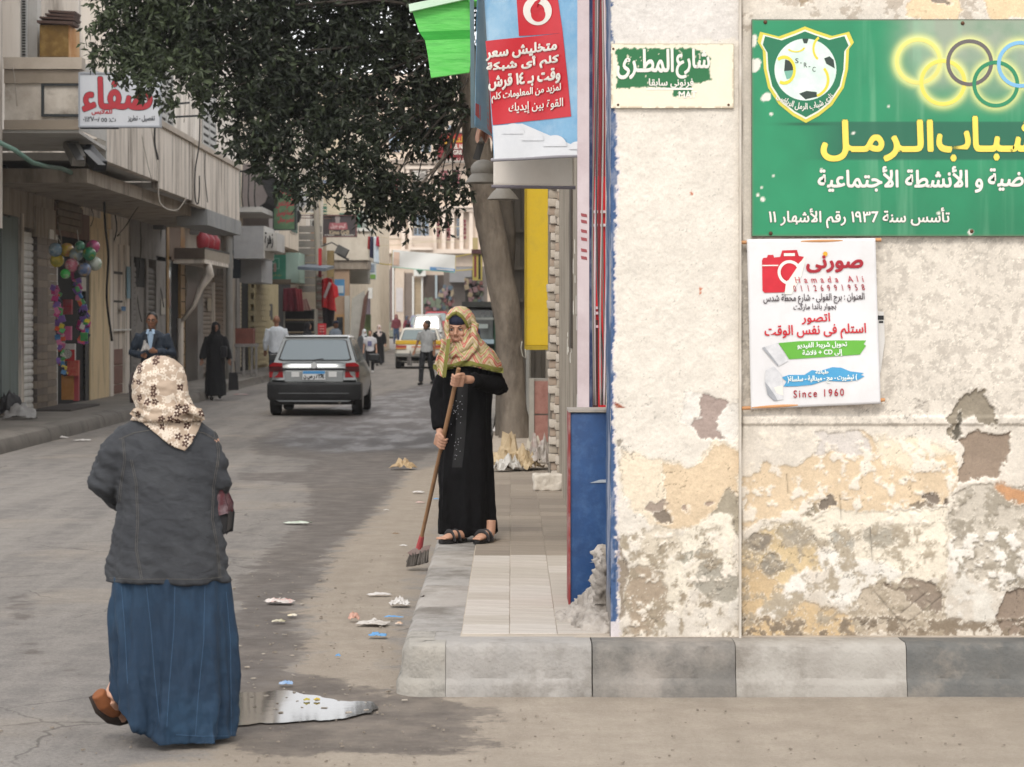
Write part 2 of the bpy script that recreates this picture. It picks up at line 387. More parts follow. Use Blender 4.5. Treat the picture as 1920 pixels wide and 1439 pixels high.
def road_mat():
    m = bpy.data.materials.new('road_asphalt'); m.use_nodes = True; N = m.node_tree.nodes; L = m.node_tree.links; p = N['Principled BSDF']
    tc = N.new('ShaderNodeTexCoord')
    def nz(s, d=8, r=0.6, st=None):
        n = N.new('ShaderNodeTexNoise'); n.inputs['Scale'].default_value = s; n.inputs['Detail'].default_value = d; n.inputs['Roughness'].default_value = r
        if st:
            mp = N.new('ShaderNodeMapping'); mp.inputs['Scale'].default_value = st; L.new(tc.outputs['Object'], mp.inputs[0]); L.new(mp.outputs[0], n.inputs['Vector'])
        else: L.new(tc.outputs['Object'], n.inputs['Vector'])
        return n.outputs[0]
    def mth(op, a, b, c=None):
        n = N.new('ShaderNodeMath'); n.operation = op
        for i, v in enumerate((a, b, c)):
            if v is None: continue
            if isinstance(v, (int, float)): n.inputs[i].default_value = v
            else: L.new(v, n.inputs[i])
        return n.outputs[0]
    def mr(v, a, b, c=0.0, d=1.0):
        n = N.new('ShaderNodeMapRange'); n.interpolation_type = 'SMOOTHSTEP'; L.new(v, n.inputs[0])
        for i, q in zip((1, 2, 3, 4), (a, b, c, d)): n.inputs[i].default_value = q
        return n.outputs[0]
    def mix(f, a, b):
        n = N.new('ShaderNodeMixRGB')
        if isinstance(f, (int, float)): n.inputs[0].default_value = f
        else: L.new(f, n.inputs[0])
        for i, v in ((1, a), (2, b)):
            if isinstance(v, tuple): n.inputs[i].default_value = (*v, 1)
            else: L.new(v, n.inputs[i])
        return n.outputs[0]
    def attr(n_):
        a = N.new('ShaderNodeAttribute'); a.attribute_name = n_; return a.outputs['Fac']
    big = nz(0.55, 6); med = nz(4, 8, 0.65); fine = nz(55, 6, 0.75); grit = nz(240, 3, 0.7); tr = nz(1.6, 7, 0.6, (1.6, 0.12, 1))
    asph = mix(mr(med, .3, .7), hx('#6f6b68'), hx('#8a8580'))
    asph = mix(mr(tr, .35, .65, 0, .6), asph, hx('#9c968f'))
    asph = mix(mr(fine, .35, .75, 0, .6), asph, hx('#524e4c')); asph = mix(mr(grit, .52, .7, 0, .5), asph, hx('#a39e98'))
    dustc = mix(mr(med, .3, .7), hx('#978c7f'), hx('#a99e90')); dustc = mix(mr(fine, .4, .75, 0, .55), dustc, hx('#7d7266'))
    dustc = mix(mr(tr, .4, .68, 0, .45), dustc, hx('#857a6d')); dustc = mix(mr(grit, .52, .72, 0, .6), dustc, hx('#c2b8ab'))
    vc = N.new('ShaderNodeTexVoronoi'); vc.feature = 'DISTANCE_TO_EDGE'; vc.inputs['Scale'].default_value = .8; wv_ = N.new('ShaderNodeMixRGB'); wv_.blend_type = 'ADD'; wv_.inputs[0].default_value = .35; L.new(tc.outputs['Object'], wv_.inputs[1]); wn_ = N.new('ShaderNodeTexNoise'); wn_.inputs['Scale'].default_value = 2.5; wn_.inputs['Detail'].default_value = 6; L.new(tc.outputs['Object'], wn_.inputs['Vector']); L.new(wn_.outputs['Color'], wv_.inputs[2]); L.new(wv_.outputs[0], vc.inputs['Vector'])
    ck = mth('MULTIPLY', mr(vc.outputs['Distance'], .010, .002), mr(big, .46, .56, 0, .6)); asph = mix(ck, asph, hx('#3b3734'))
    dm = mth('ADD', attr('dust'), mth('MULTIPLY', mth('SUBTRACT', med, 0.5), 0.9)); dm = mr(dm, 0.12, -0.12)
    dm = mth('MAXIMUM', dm, mr(big, .52, .7, 0, .45))
    col = mix(dm, asph, dustc)
    edge = mth('ADD', mth('MULTIPLY', mth('SUBTRACT', nz(3.2, 9, 0.72), 0.5), 0.75), mth('MULTIPLY', mth('SUBTRACT', fine, 0.5), 0.12))
    wm = mr(mth('ADD', attr('wet'), edge), 0.03, -0.06)
    wc = mix(mr(fine, .3, .7), hx('#4c4540'), hx('#635b55'))
    wc = mix(mr(med, .45, .7, 0, .4), wc, hx('#7b7067'))
    col = mix(mth('MULTIPLY', wm, mr(med, .3, .62, .93, .66)), col, wc)
    w3 = mth('MULTIPLY', mr(mth('ADD', attr('wetfar'), mth('MULTIPLY', edge, 2.2)), 0.2, -0.3), 0.55)
    col = mix(w3, col, hx('#4a4648'))
    L.new(col, p.inputs['Base Color'])
    rg = mth('SUBTRACT', 0.93, mth('MULTIPLY', wm, 0.22)); rg = mth('SUBTRACT', rg, mth('MULTIPLY', w3, mr(nz(2.2, 6, .6, (1, .25, 1)), .4, .62, 0.1, .55)))
    L.new(rg, p.inputs['Roughness']); p.inputs['Specular IOR Level'].default_value = 0.4
    b = N.new('ShaderNodeBump'); b.inputs['Strength'].default_value = 1.0; b.inputs['Distance'].default_value = 0.010
    L.new(mth('ADD', fine, mth('MULTIPLY', grit, 0.5)), b.inputs['Height']); L.new(b.outputs[0], p.inputs['Normal'])
    return m
road = np_grid_mesh('road', GX, GY, GZ, road_mat(), None, None, {'wet': d1, 'dust': d2, 'wetfar': d3})
tag(road, 'dusty grey asphalt road with dark wet streaks running down the street', kind='structure')
# puddle: thin water sheet
pm = bpy.data.materials.new('puddle_water'); pm.use_nodes = True; pp = pm.node_tree.nodes['Principled BSDF']
pp.inputs['Base Color'].default_value = (0.05, 0.042, 0.034, 1); pp.inputs['Roughness'].default_value = 0.05; pp.inputs['Specular IOR Level'].default_value = 0.65
_N = pm.node_tree.nodes; _L = pm.node_tree.links; _t = _N.new('ShaderNodeTexCoord'); _n = _N.new('ShaderNodeTexNoise'); _n.inputs['Scale'].default_value = 7
_L.new(_t.outputs['Object'], _n.inputs['Vector']); _b = _N.new('ShaderNodeBump'); _b.inputs['Strength'].default_value = 0.012; _b.inputs['Distance'].default_value = 0.01
_L.new(_n.outputs[0], _b.inputs['Height']); _L.new(_b.outputs[0], pp.inputs['Normal'])
def puddle(pts, rough, holes=()):
    mb = MB(); out = []
    P = px2g(pts); n = len(P)
    for i in range(n):
        a = Vector(P[i]); b = Vector(P[(i + 1) % n])
        for k in range(6):
            q = a.lerp(b, k / 6); out.append((q.x + rough * noise.noise(Vector((q.x * 14, q.y * 14, 3))), q.y + rough * noise.noise(Vector((q.x * 14, q.y * 14, 9))) + .07 * noise.noise(Vector((q.x * 7, i > 7, 2))) + .03 * noise.noise(Vector((q.x * 23, i > 7, 4)))))
    P3 = [Vector((x, y, 0)) for x, y in out]; tr = tessellate_polygon([P3]); mb.add([(p.x, p.y, 0.002) for p in P3], tr)
    return mb
p1 = puddle([(380,1298),(450,1300),(545,1296),(600,1306),(640,1314),(680,1317),(702,1321),(706,1330),(694,1340),(660,1346),(610,1349),(560,1354),(500,1358),(430,1362),(370,1358),(340,1330)], 0.016)
p1.build('water', pm); tag(bpy.data.objects['water'], 'puddle of water on the road beside the blue denim skirt', kind='structure')

# ------------------------------------------------------------------ right pavement with kerb stones and paving tiles
conc = mat('kerb_concrete', '#928d87', '#a39e98', var=.2, scale=4, dirt='#6e675e', damt=.7, dscale=3, bump=.8, bscale=45, bdist=.006)
kdark = mat('kerb_black_paint', '#5f5d5a', '#77736d', scale=7, dirt='#8d8780', damt=1.0, dscale=2.6, bump=.8, bscale=60, bdist=.006)
kwhite = mat('kerb_white_paint', '#a39f98', '#96918a', scale=6, dirt='#7b756d', damt=.95, dscale=3.2, bump=.8, bscale=60, bdist=.006)
kgrey = mat('kerb_grey_paint', '#8e8b87', '#9f9b96', scale=7, dirt='#625c54', damt=.8, dscale=2.2, bump=.9, bscale=50, bdist=.007)
kblue = mat('kerb_blueblack_paint', '#575857', '#6b6965', scale=7, dirt='#857e75', damt=1.0, dscale=3.0, bump=.8, bscale=60, bdist=.006)
kstain = mat('kerb_smeared', '#8d8a84', '#a09b92', scale=5, dirt='#45423e', damt=.95, dscale=3.4, bump=.9, bscale=50, bdist=.008)
dustm = mat('pavement_dust', '#a2978a', '#b5aa9c', scale=5, dirt='#887d70', damt=.6, dscale=2, bump=.6, bscale=80)
def sweep(path, prof, seed=0, amp=0.004):
    """profile (inward distance, height) carried along a path of (x, y); the kerb face is on the left of travel"""
    rings = []
    for i, p in enumerate(path):
        a = Vector(path[max(0, i - 1)]); b = Vector(path[min(len(path) - 1, i + 1)]); t = (b - a).normalized(); nrm = Vector((t.y, -t.x))
        ring = []
        for j, (d, z) in enumerate(prof):
            w = 0.0 if z < 0.01 or d > .2 else amp * noise.noise(Vector((p[0] * 6 + j, p[1] * 6, seed))) + (max(0, abs(noise.noise(Vector((p[0] * 13 + j, p[1] * 13, seed + 5)))) - .28) * .05 if .18 < z < .232 and d < .1 else 0) + amp * 0.7 * noise.noise(Vector((p[0] * 22 + j * 3, p[1] * 22, seed)))
            ring.append((p[0] + nrm.x * (d + w), p[1] + nrm.y * (d + w), z + w * .5))
        rings.append(ring)
    return MB().loft(rings, True)
KP = [(-.022, -.05), (-.022, .045), (-.012, .062), (.0, .075), (.002, .12), (.004, .19), (.014, .218), (.034, .23), (.15, .231), (.27, .230), (.27, -.05)]
pav = thing('pavement', 'raised right-hand pavement with worn painted kerb and pale paving tiles', None, (0.0, 11.0, 0)); pav['kind'] = 'structure'
def stone(path, m, i): return sweep(path, KP, i, 0.006).build('kerb_stone', m, pav, smooth='a')
# the corner stone: front end, round corner, then the side running up the street
def lerpn(a, b, n):
    n *= 3
    return [(a[0] + (b[0] - a[0]) * k / n, a[1] + (b[1] - a[1]) * k / n) for k in range(n + 1)]
arc = [(-.387 - .12 * math.sin(a), 11.07 - .12 * math.cos(a)) for a in [k * math.pi / 2 / 8 for k in range(9)]]
stone(lerpn((.360, 10.95), (-.30, 10.95), 12) + [], kgrey, 1).data
# corner block
cb = sweep([(-.302, 10.95), (-.34, 10.95)] + arc + [(-.507, 11.2), (-.507, 11.4)], [(d if d < .2 else .12, z) for d, z in KP], 7, 0.004).build('kerb_stone', kstain, pav, smooth='a')
MB().box(-.40, -.237, 11.06, 11.4, -.02, .2285).build('kerb_top', kgrey, pav)
fx = [.364, 1.013, 1.787, 2.56, 3.33, 4.2]
for i in range(5): stone(lerpn((fx[i + 1] - .0015, 10.95), (fx[i] + .0015, 10.95), 10), [kdark, kwhite, kblue, kwhite, kdark][i], 20 + i)
yy = 11.403; i = 0
while yy < 60:
    stone(lerpn((-.507 - .001 * i, yy), (-.508 - .001 * i, yy + .98), 4), [kgrey, conc, kgrey, conc][i % 4], 40 + i); yy += .99; i += 1
MB().box(-.24, 4.2, 11.19, 60, -.02, .2300).build('pavement_bed', dustm, pav)
MB().box(.30, 4.2, 11.19, 11.5, -.02, .2315).build('pavement_strip', dustm, pav)
tl = [mat('pale_tile_%d' % k, c, c2, scale=2.5, stretch=(1, 9, 1), dirt='#8d8277', damt=.65, dscale=2, bump=.4, bscale=60) for k, (c, c2) in enumerate([('#aaa299', '#bdb6ad'), ('#a39b91', '#b5aea4'), ('#b0a9a1', '#c0bab2')])]
td = [mat('dusty_tile_%d' % k, c, c2, scale=2.5, stretch=(1, 6, 1), dirt='#6f655a', damt=.5, dscale=2, bump=.4, bscale=60) for k, (c, c2) in enumerate([('#857a6e', '#948a7d'), ('#7d7368', '#8d8276'), ('#8c8174', '#998e81')])]
TM = {}
rr = random.Random(5)
for r_ in range(38):
    y0 = 11.31 + .34 * r_
    for c_ in range(3):
        sh = .17 * (r_ % 2) * 0
        x0 = -.234 + c_ * .224
        if x0 > .27 and y0 < 13 : pass
        m = (tl if y0 < 15.0 else td)[rr.randrange(3)]
        if m.name not in TM:
            TM[m.name] = MB().box(0, .221, 0,   .337, -.02, .006).build('tile', m, pav, local=True, bevel=.002).data; o = bpy.data.objects[-1] if 0 else None
            for q in pav.children:
                if q.data == TM[m.name]: o = q
        else:
            o = bpy.data.objects.new('tile', TM[m.name]); COL.objects.link(o); o.parent = pav
        o.location = (x0, y0 - 11.0, .2285 + rr.uniform(-.0015, .0015)); o.rotation_euler = (rr.uniform(-.003, .003), rr.uniform(-.003, .003), 0)

# ------------------------------------------------------------------ the corner building on the right
cbld = thing('corner_building', 'old corner building with flaking cream and ochre plaster beside the pale kerb', 'building', (1.5, 11.3, .23))
def c8(s): return np.array(hx(s))
CREAM, OCHRE, PINKW, GREYC, BROWNC, LIGHTC, WHITEC, MOLD, BASEW, GRAVEL = [c8(s) for s in ('#d3ccc1', '#ccb89c', '#c9c2bb', '#958d80', '#8f7f70', '#b5a998', '#d8d2c9', '#857d6d', '#cfc7bb', '#a89a88')]
def CP(L_): return [(1360 + u / 2.525, 760 + v / 2.525) for u, v in L_]
def PP(L_): return [(980 + u / 3.0, 740 + v / 3.0) for u, v in L_]
def paint_wall(px0, px1, z1, Y, base, patches, name, seed, step=.0055, amp=14, rough=0.0):
    ppm = FP / Y
    x0 = (px0 - 960) / ppm; x1 = (px1 - 960) / ppm
    X = np.arange(x0, x1 + step, step); X[-1] = x1; Z = np.arange(.2, z1 + step, step)
    XX, ZZ = np.meshgrid(X, Z); U = 960 + XX * ppm; V = 600 + (CZ - ZZ) * ppm
    wx = (fbm(U / 28, V / 28, seed, 6, .62) - .5) * amp * 2.6; wy = (fbm(U / 28 + 50, V / 28, seed + 9, 6, .62) - .5) * amp * 2.6
    UU = U + wx; VV = V + wy
    n1 = fbm(U / 60, V / 60, seed + 1); n2 = fbm(U / 14, V / 14, seed + 2, 4); n3 = fbm(U / 5, V / 5, seed + 3, 3)
    col = np.tile(base, (*U.shape, 1)); dep = np.zeros(U.shape)
    for P in patches:
        k = P[0]
        if k == 'poly': _, pts, c, d, sf = P; s = sdf_poly(UU, VV, pts)
        elif k == 'ell': _, (cx, cy, rx, ry), c, d, sf = P; s = (np.sqrt(((UU - cx) / rx) ** 2 + ((VV - cy) / ry) ** 2) - 1) * min(rx, ry)
        elif k == 'speck': _, pts, c, d, sf, thr, fs = P; s0 = sdf_poly(UU, VV, pts); q = fbm(U / fs, V / fs, seed + 40 + int(thr * 100), 6, .65); s = np.maximum(s0, (thr - q) * fs * 4)
        sf = sf * (1.8 if d > -.0095 else 1.1); a = sstep(sf, -sf, s)
        col = col * (1 - a[..., None]) + c * a[..., None]; dep = dep * (1 - a) + d * sstep(1.2, -1.2, s)
        if d < 0:                # a pale broken rim round a peeled patch
            rim = np.exp(-((s - 1.2) / 1.1) ** 2) * .45 * (n3 > .42); col = col * (1 - rim[..., None]) + c8('#f2eadc') * rim[..., None]
            ed = np.exp(-((s + 1.0) / 1.0) ** 2) * .5; col = col * (1 - .35 * ed[..., None])
    col = col * (1 + .20 * (n1 - .5) + .16 * (n2 - .5) + .16 * (n3 - .5))[..., None]
    lowd = sstep(900, 1190, V) * (fbm(U / 40, V / 22, seed + 5) ** 1.5); col = col * (1 - .55 * lowd[..., None]) + c8('#8a7b68') * .55 * lowd[..., None]
    q = np.abs(fbm(U / 75, V / 60, seed + 60, 5, .5) - .5); ck = np.exp(-(q / .0035) ** 2) * (fbm(U / 120, V / 120, seed + 66, 3) > .5) * sstep(640, 800, V); col = col * (1 - .5 * ck[..., None]); dep = dep - ck * .003
    sp = (vnoise(U / 2.3, V / 2.3, seed + 8) > .93) & (n2 > .52); col[sp] *= .68
    rel = (n2 - .5) * .003 + (n3 - .5) * (.0015 + rough) + (fbm(U / 90, V / 90, seed + 12) - .5) * .012
    YY = Y - dep - rel
    return X, Z, XX, YY, ZZ, col
wallm = vcol_mat('flaking_plaster', bump=.38, bscale=110, bdist=.004)
# pilaster (left, stands 4 cm proud) and the recessed wall panel
pp_ = [
 ('poly', [(1130,-400),(1400,-400),(1400,78),(1130,82)], c8('#cdc8c2'), .0, 1.5),
 ('poly', PP([(560,330),(800,380),(960,385),(1100,270),(1230,330),(1230,600),(1130,660),(950,780),(740,740),(640,640),(560,560)]), c8('#d6c9b4'), -.002, 3),
 ('poly', PP([(800,400),(960,390),(1110,300),(1222,330),(1215,540),(1130,650),(950,770),(760,740),(800,560)]), OCHRE, -.002, 1.5),
 ('poly', PP([(700,850),(900,800),(1080,670),(1180,680),(1190,900),(1120,1050),(930,1100),(880,1250),(720,1100),(660,960)]), c8('#ded6c6'), -.001, 2),
 ('poly', PP([(905,0),(1050,0),(1160,60),(1215,20),(1225,180),(1180,290),(1090,270),(1010,230),(930,190),(905,130)]), c8('#d5d0c8'), -.002, 2),
 ('poly', PP([(985,10),(1070,5),(1150,50),(1140,90),(1090,120),(1110,220),(1150,270),(1090,275),(1010,230),(960,180),(1010,110)]), c8('#9c8c84'), -.006, 1.2),
 ('ell', (1240, 1020, 34, 34), c8('#c6bcab'), -.003, 6),
 ('ell', (1233, 950, 18, 12), c8('#9a8c80'), -.006, 1.2), ('ell', (1242, 966, 14, 12), c8('#7f7468'), -.009, 1.2), ('ell', (1330, 945, 6, 5), c8('#a49284'), -.006, 1),
 ('ell', (1288, 958, 8, 6), c8('#a69486'), -.006, 1), ('ell', (1160, 835, 6, 9), c8('#9a9287'), -.005, 2),
 ('poly', PP([(1130,560),(1170,530),(1215,580),(1220,780),(1180,760),(1170,680),(1120,690),(1060,700)]), c8('#a09786'), -.006, 2.5),
 ('poly', PP([(870,885),(950,880),(960,925),(910,945),(875,930)]), c8('#9f9c90'), -.006, 1.5),
 ('poly', PP([(985,880),(1050,870),(1080,930),(1160,1000),(1215,1050),(1215,1150),(1120,1180),(1010,1140),(960,1060),(1000,1000),(1040,930),(980,930)]), c8('#9f9b90'), -.006, 2.5),
 ('poly', PP([(590,1000),(680,960),(750,990),(820,1100),(800,1200),(780,1300),(700,1345),(600,1345),(560,1180)]), c8('#a19280'), -.005, 4),
 ('speck', PP([(560,760),(1230,760),(1230,1400),(560,1400)]), c8('#978c7a'), -.002, 5, .585, 18),
 ('speck', PP([(560,780),(1230,780),(1230,1400),(560,1400)]), c8('#ddd5c8'), .001, 2.0, .6, 17),
 ('poly', PP([(1160,1170),(1220,1130),(1235,1200),(1215,1320),(1160,1240)]), c8('#d4cfc6'), .001, 2),
 ('poly', PP([(530,780),(560,800),(575,1000),(560,1250),(540,1250),(520,900)]), c8('#8d8274'), -.008, 2),
 ('ell', (1160, 760, 5, 4), c8('#8a4a34'), .001, 1), ('ell', (1318, 546, 3, 4), c8('#b0603a'), .001, 1), ('ell', (1291, 364, 2.5, 3), c8('#a8572f'), .0, 1),
]
X, Z, XX, YY, ZZ, col = paint_wall(1145, 1385, 5.2, 11.20, CREAM, pp_, 'pilaster', 11, rough=.002)
# ragged blue paint spilling from the side face over the arris
U = 960 + XX * FP / 11.2; V = 600 + (CZ - ZZ) * FP / 11.2
bl = 1154 + (fbm(U / 9, V / 9, 77) - .5) * 16 + 4 * np.sin(V / 150.) - 8 * sstep(320, 120, V)
mk = sstep(1, -1, U - bl) * (V < 1165); bc = c8('#3f567a') * (1 - .5 * sstep(.5, .62, fbm(U / 6, V / 30, 78))[..., None]) + c8('#8e93a0') * .5 * sstep(.5, .62, fbm(U / 6, V / 30, 78))[..., None]
mk2 = sstep(1, -1, U - bl - 3) * (V > 120) * .5; col = col * (1 - mk2[..., None]) + c8('#c7c0cc') * mk2[..., None]
col = col * (1 - mk[..., None]) + bc * mk[..., None]
np_grid_mesh('pilaster', XX, YY, ZZ, wallm, cbld, col)
# its left side face, painted blue
ysd = np.arange(11.2, 11.76, .012); zsd = np.arange(.2, 5.2, .012); YS, ZS = np.meshgrid(ysd, zsd)
nb = fbm(YS * 6, ZS * 2.2, 91); cs = c8('#3c5272') * (1 - sstep(.5, .66, nb)[..., None]) + c8('#8d93a3') * sstep(.5, .66, nb)[..., None]
cs = cs * (1 - .8 * sstep(.55, .3, ZS)[..., None]) + c8('#8a8175') * .8 * sstep(.55, .3, ZS)[..., None]
np_grid_mesh('side_wall', .4572 + (fbm(YS * 8, ZS * 8, 92) - .5) * .012 + 0 * YS, YS, ZS, wallm, cbld, cs)
A_ = CP
wp = [
 ('speck', [(1380,440),(2700,440),(2700,800),(1380,800)], c8('#b9b1a6'), -.001, 6, .565, 14),
 ('speck', [(1380,-400),(2700,-400),(2700,60),(1380,60)], c8('#b5aa9c'), -.001, 3, .56, 40),
 ('poly', [(1700,-60),(1790,-10),(1812,14),(1800,34),(1770,37),(1700,30)], c8('#dcc5a4'), -.003, 1.5), ('ell', (1770, 3, 14, 8), c8('#8f8478'), -.01, 2), ('ell', (1503, 5, 8, 9), c8('#9a8b76'), -.008, 2),
 ('poly', [(1850,0),(2000,-20),(2050,30),(1860,34)], c8('#dac3a0'), -.003, 1.5),
 ('poly', A_([(90,350),(200,270),(330,290),(420,215),(520,125),(640,125),(760,200),(860,290),(960,200),(1090,230),(1120,350),(1045,455),(900,475),(780,495),(620,500),(480,500),(360,525),(150,560),(75,600)]), OCHRE, -.004, 1.4),
 ('poly', A_([(430,140),(520,120),(620,125),(680,190),(690,240),(600,250),(500,215),(420,230)]), PINKW, -.005, 2.2),
 ('poly', A_([(700,150),(900,150),(1060,180),(1050,240),(950,240),(880,300),(760,270)]), c8('#d7cab4'), -.002, 4),
 ('poly', A_([(1110,150),(1200,130),(1345,120),(1335,240),(1275,355),(1190,350),(1105,370),(1125,270)]), BROWNC, -.012, 1.2),
 ('poly', A_([(1050,50),(1130,-50),(1200,-90),(1290,10),(1300,95),(1210,95),(1170,40),(1110,80),(1090,185),(1060,110)]), c8('#8c8374'), -.014, 1.5),
 ('poly', A_([(1085,60),(1110,30),(1120,120),(1085,180)]), c8('#5f5a50'), -.018, 2),
 ('ell', (1815, 793, 14, 11), c8('#cfc8be'), .002, 1.5),
 ('poly', A_([(360,520),(480,500),(800,495),(1040,480),(1070,600),(1040,820),(860,850),(700,800),(560,760),(470,640),(300,560)]), c8('#dcd3c2'), -.006, 1.6),
 ('poly', A_([(75,640),(300,560),(430,640),(470,760),(330,800),(240,900),(220,1000),(75,1060)]), c8('#c9b48f'), -.006, 3),
 ('poly', A_([(75,760),(180,760),(300,900),(620,1000),(600,1110),(75,1110)]), c8('#c3ab87'), -.005, 4),
 ('ell', (1419, 1017, 26, 15), c8('#857d72'), -.009, 3), ('ell', (1445, 1060, 20, 26), c8('#8a8479'), -.009, 4), ('ell', (1490, 1005, 34, 20), c8('#9b9385'), -.007, 5), ('ell', (1520, 955, 20, 16), c8('#8c8372'), -.008, 4),
 ('ell', (1552, 945, 12, 10), c8('#786e63'), -.01, 1.5), ('ell', (1575, 1015, 22, 18), c8('#a09c92'), -.007, 4), ('ell', (1648, 1008, 26, 20), c8('#a19b8e'), -.007, 5), ('ell', (1747, 930, 14, 12), c8('#7f7469'), -.011, 1.5), ('ell', (1775, 938, 10, 9), c8('#7a6f63'), -.011, 1.5), ('ell', (1730, 945, 22, 6), c8('#8b8071'), -.01, 2),
 ('poly', A_([(150,1000),(230,930),(330,800),(400,780),(410,860),(330,940),(260,1010)]), c8('#dcd7cf'), .0, 2.5),
 ('poly', A_([(430,690),(560,720),(700,740),(860,800),(700,840),(680,900),(560,960),(460,900),(560,800),(480,760)]), c8('#dcd7ce'), -.001, 2.5),
 ('poly', A_([(640,880),(700,840),(900,850),(1030,900),(1040,1090),(640,1090),(620,960)]), LIGHTC, -.008, 1.5),
 ('poly', A_([(720,835),(870,820),(1010,865),(1015,985),(960,965),(880,930),(850,890),(740,850)]), c8('#8a7d70'), -.013, 1.2),
 ('poly', A_([(1060,420),(1200,370),(1300,380),(2300,350),(2300,880),(1290,860),(1100,780),(1060,600)]), c8('#bdb5a8'), -.009, 2),
 ('speck', A_([(1060,400),(2400,360),(2400,1000),(1060,900)]), c8('#9a9284'), -.003, 5, .53, 20),
 ('speck', A_([(1050,600),(2400,600),(2400,1000),(1050,1000)]), c8('#dbd6cd'), .002, 2, .55, 20),
 ('poly', A_([(1270,375),(1330,370),(1414,410),(1500,480),(1414,470),(1300,420)]), c8('#b58a66'), -.004, 3),
 ('poly', A_([(1110,800),(1260,930),(1280,990),(1180,1020),(1150,960),(1170,900),(1040,880)]), c8('#d6d1c7'), .0, 2.5),
 ('poly', A_([(1290,1000),(1330,880),(1600,860),(1700,1110),(1310,1090)]), c8('#8b7c6f'), -.014, 1.3),
 ('speck', A_([(75,560),(1050,560),(1050,1110),(75,1110)]), c8('#a3988680'[:7]), -.002, 5, .58, 20),
 ('speck', A_([(75,130),(1100,130),(1100,560),(75,560)]), c8('#d9d0c2'), .001, 2.5, .575, 22),
 ('speck', A_([(75,1010),(2400,1010),(2400,1110),(75,1110)]), c8('#7b6f60'), -.002, 3, .5, 18),
]
X, Z, XX, YY, ZZ, col = paint_wall(1384, 2100, 4.0, 11.245, BASEW, wp, 'wall', 23)
U = 960 + XX * FP / 11.245; V = 600 + (CZ - ZZ) * FP / 11.245
led = sstep(779, 783, V) * sstep(799, 794, V); YY = YY - led * .012
crk = np.exp(-((U - 1388 - 2 * np.sin(V / 30.)) / 1.6) ** 2); YY = YY + crk * .02; col = col * (1 - .6 * crk[..., None])
for (a, b, c, d) in [(1690,1150,1740,1110),(1700,1170,1765,1120),(1640,1110,1700,1180),(1575,930,1578,975),(1475,890,1478,925),(1632,990,1636,1050)]:
    t = np.clip(((U - a) * (c - a) + (V - b) * (d - b)) / ((c - a) ** 2 + (d - b) ** 2), 0, 1); q = np.exp(-(((U - a - t * (c - a)) ** 2 + (V - b - t * (d - b)) ** 2) / 1.6)); col = col * (1 - .45 * q[..., None]); YY = YY + q * .003
np_grid_mesh('wall', XX, YY, ZZ, wallm, cbld, col)
plain = mat('old_plaster', '#cfc7bb', '#bdb3a4', scale=2.5, dirt='#9a8f80', damt=.7, dscale=1.5, bump=.7, bscale=60)
B(2.826, 4.2, 11.245, 11.6, .2, 4.0).build('wall_return', plain, cbld)
B(1.04, 4.2, 11.26, 11.6, 4.0, 6.5).build('upper_wall', plain, cbld); B(.47, 4.2, 11.4, 30, 5.2, 6.5).build('upper_storey', plain, cbld)
B(.50, 4.2, 11.6, 30, .2, 5.2).build('core_wall', plain, cbld)
B(1.050, 1.06, 11.17, 11.26, .2, 5.2).build('arris', mat('arris_plaster', '#c9c2b8', '#b0a799', scale=6, bump=.5), cbld)
# rubble mortar heap where the pilaster meets the pavement
h = MB(); h.prism([(.30, 11.75, .2), (.47, 11.75, .2), (.47, 11.75, .52), (.45, 11.75, .54), (.41, 11.75, .36), (.37, 11.75, .30)], (0, .55, 0)); h.ell((.43, 11.7, .23), (.15, .38, .07), 14, 8); h.ell((.34, 11.95, .22), (.12, .3, .05), 14, 8)
solid(h, .010, 'mortar_heap', mat('grey_mortar', '#958e87', '#b3aca4', scale=9, dirt='#5b544c', damt=.9, bump=.9, bscale=50), cbld, smooth=6, disp=lambda c, n: .034 * fb(c, 8) + .016 * fb(c, 30))
# ------------------------------------------------------------------ green club sign on the wall
def rrect(x0, y0, x1, y1): return [(x0, y0), (x1, y0), (x1, y1), (x0, y1)]
SGY = 11.215
sign = thing('club_sign', 'long green sports club sign with crest, coloured rings and yellow Arabic title on the wall', 'sign', tuple(W(1410, 443, SGY)))
ppm = FP / SGY
X = np.arange((1410 - 960) / ppm, (2240 - 960) / ppm, .006); Z = np.arange(CZ + (600 - 443) / ppm, CZ + (600 - 37) / ppm, .006)
X, Z = np.meshgrid(X, Z); U = 960 + X * ppm; V = 600 + (CZ - Z) * ppm
g0 = c8('#23835a'); g1 = c8('#1f7a55'); n = fbm(U / 90, V / 200, 5); n2 = fbm(U / 30, V / 30, 8)
col = g0 * (1 + .25 * (n - .5) + .14 * (n2 - .5))[..., None]
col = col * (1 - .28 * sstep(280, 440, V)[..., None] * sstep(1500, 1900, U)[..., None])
fade = (sstep(1640, 1760, U) * sstep(240, 60, V) * (0.35 + fbm(U / 70, V / 50, 15))).clip(0, .8); col = col * (1 - fade[..., None]) + c8('#9fa193') * fade[..., None]
strk = sstep(.52, .8, fbm(U / 26, V / 400, 18)) * .35 * sstep(1580, 1660, U) * sstep(2000, 1800, U); col = col * (1 - strk[..., None]) + c8('#86b795') * strk[..., None]
band = sstep(228, 230, V) * sstep(301, 299, V) * sstep(1480, 1600, U) * .85; col = col * (1 - band[..., None]) + c8('#1f5a46') * band[..., None]
RING = [(1722, 115), (1768, 155), (1818, 118), (1867, 158), (1913, 121)]
glow = np.zeros(U.shape); rc = [c8('#d9d27c'), c8('#e5d668'), c8('#6a6563'), c8('#2d8a60'), c8('#79b0d3')]
for cx, cy in RING:
    r = np.hypot(U - cx, V - cy); glow = np.maximum(glow, np.exp(-((r - 41) / 9.5) ** 2))
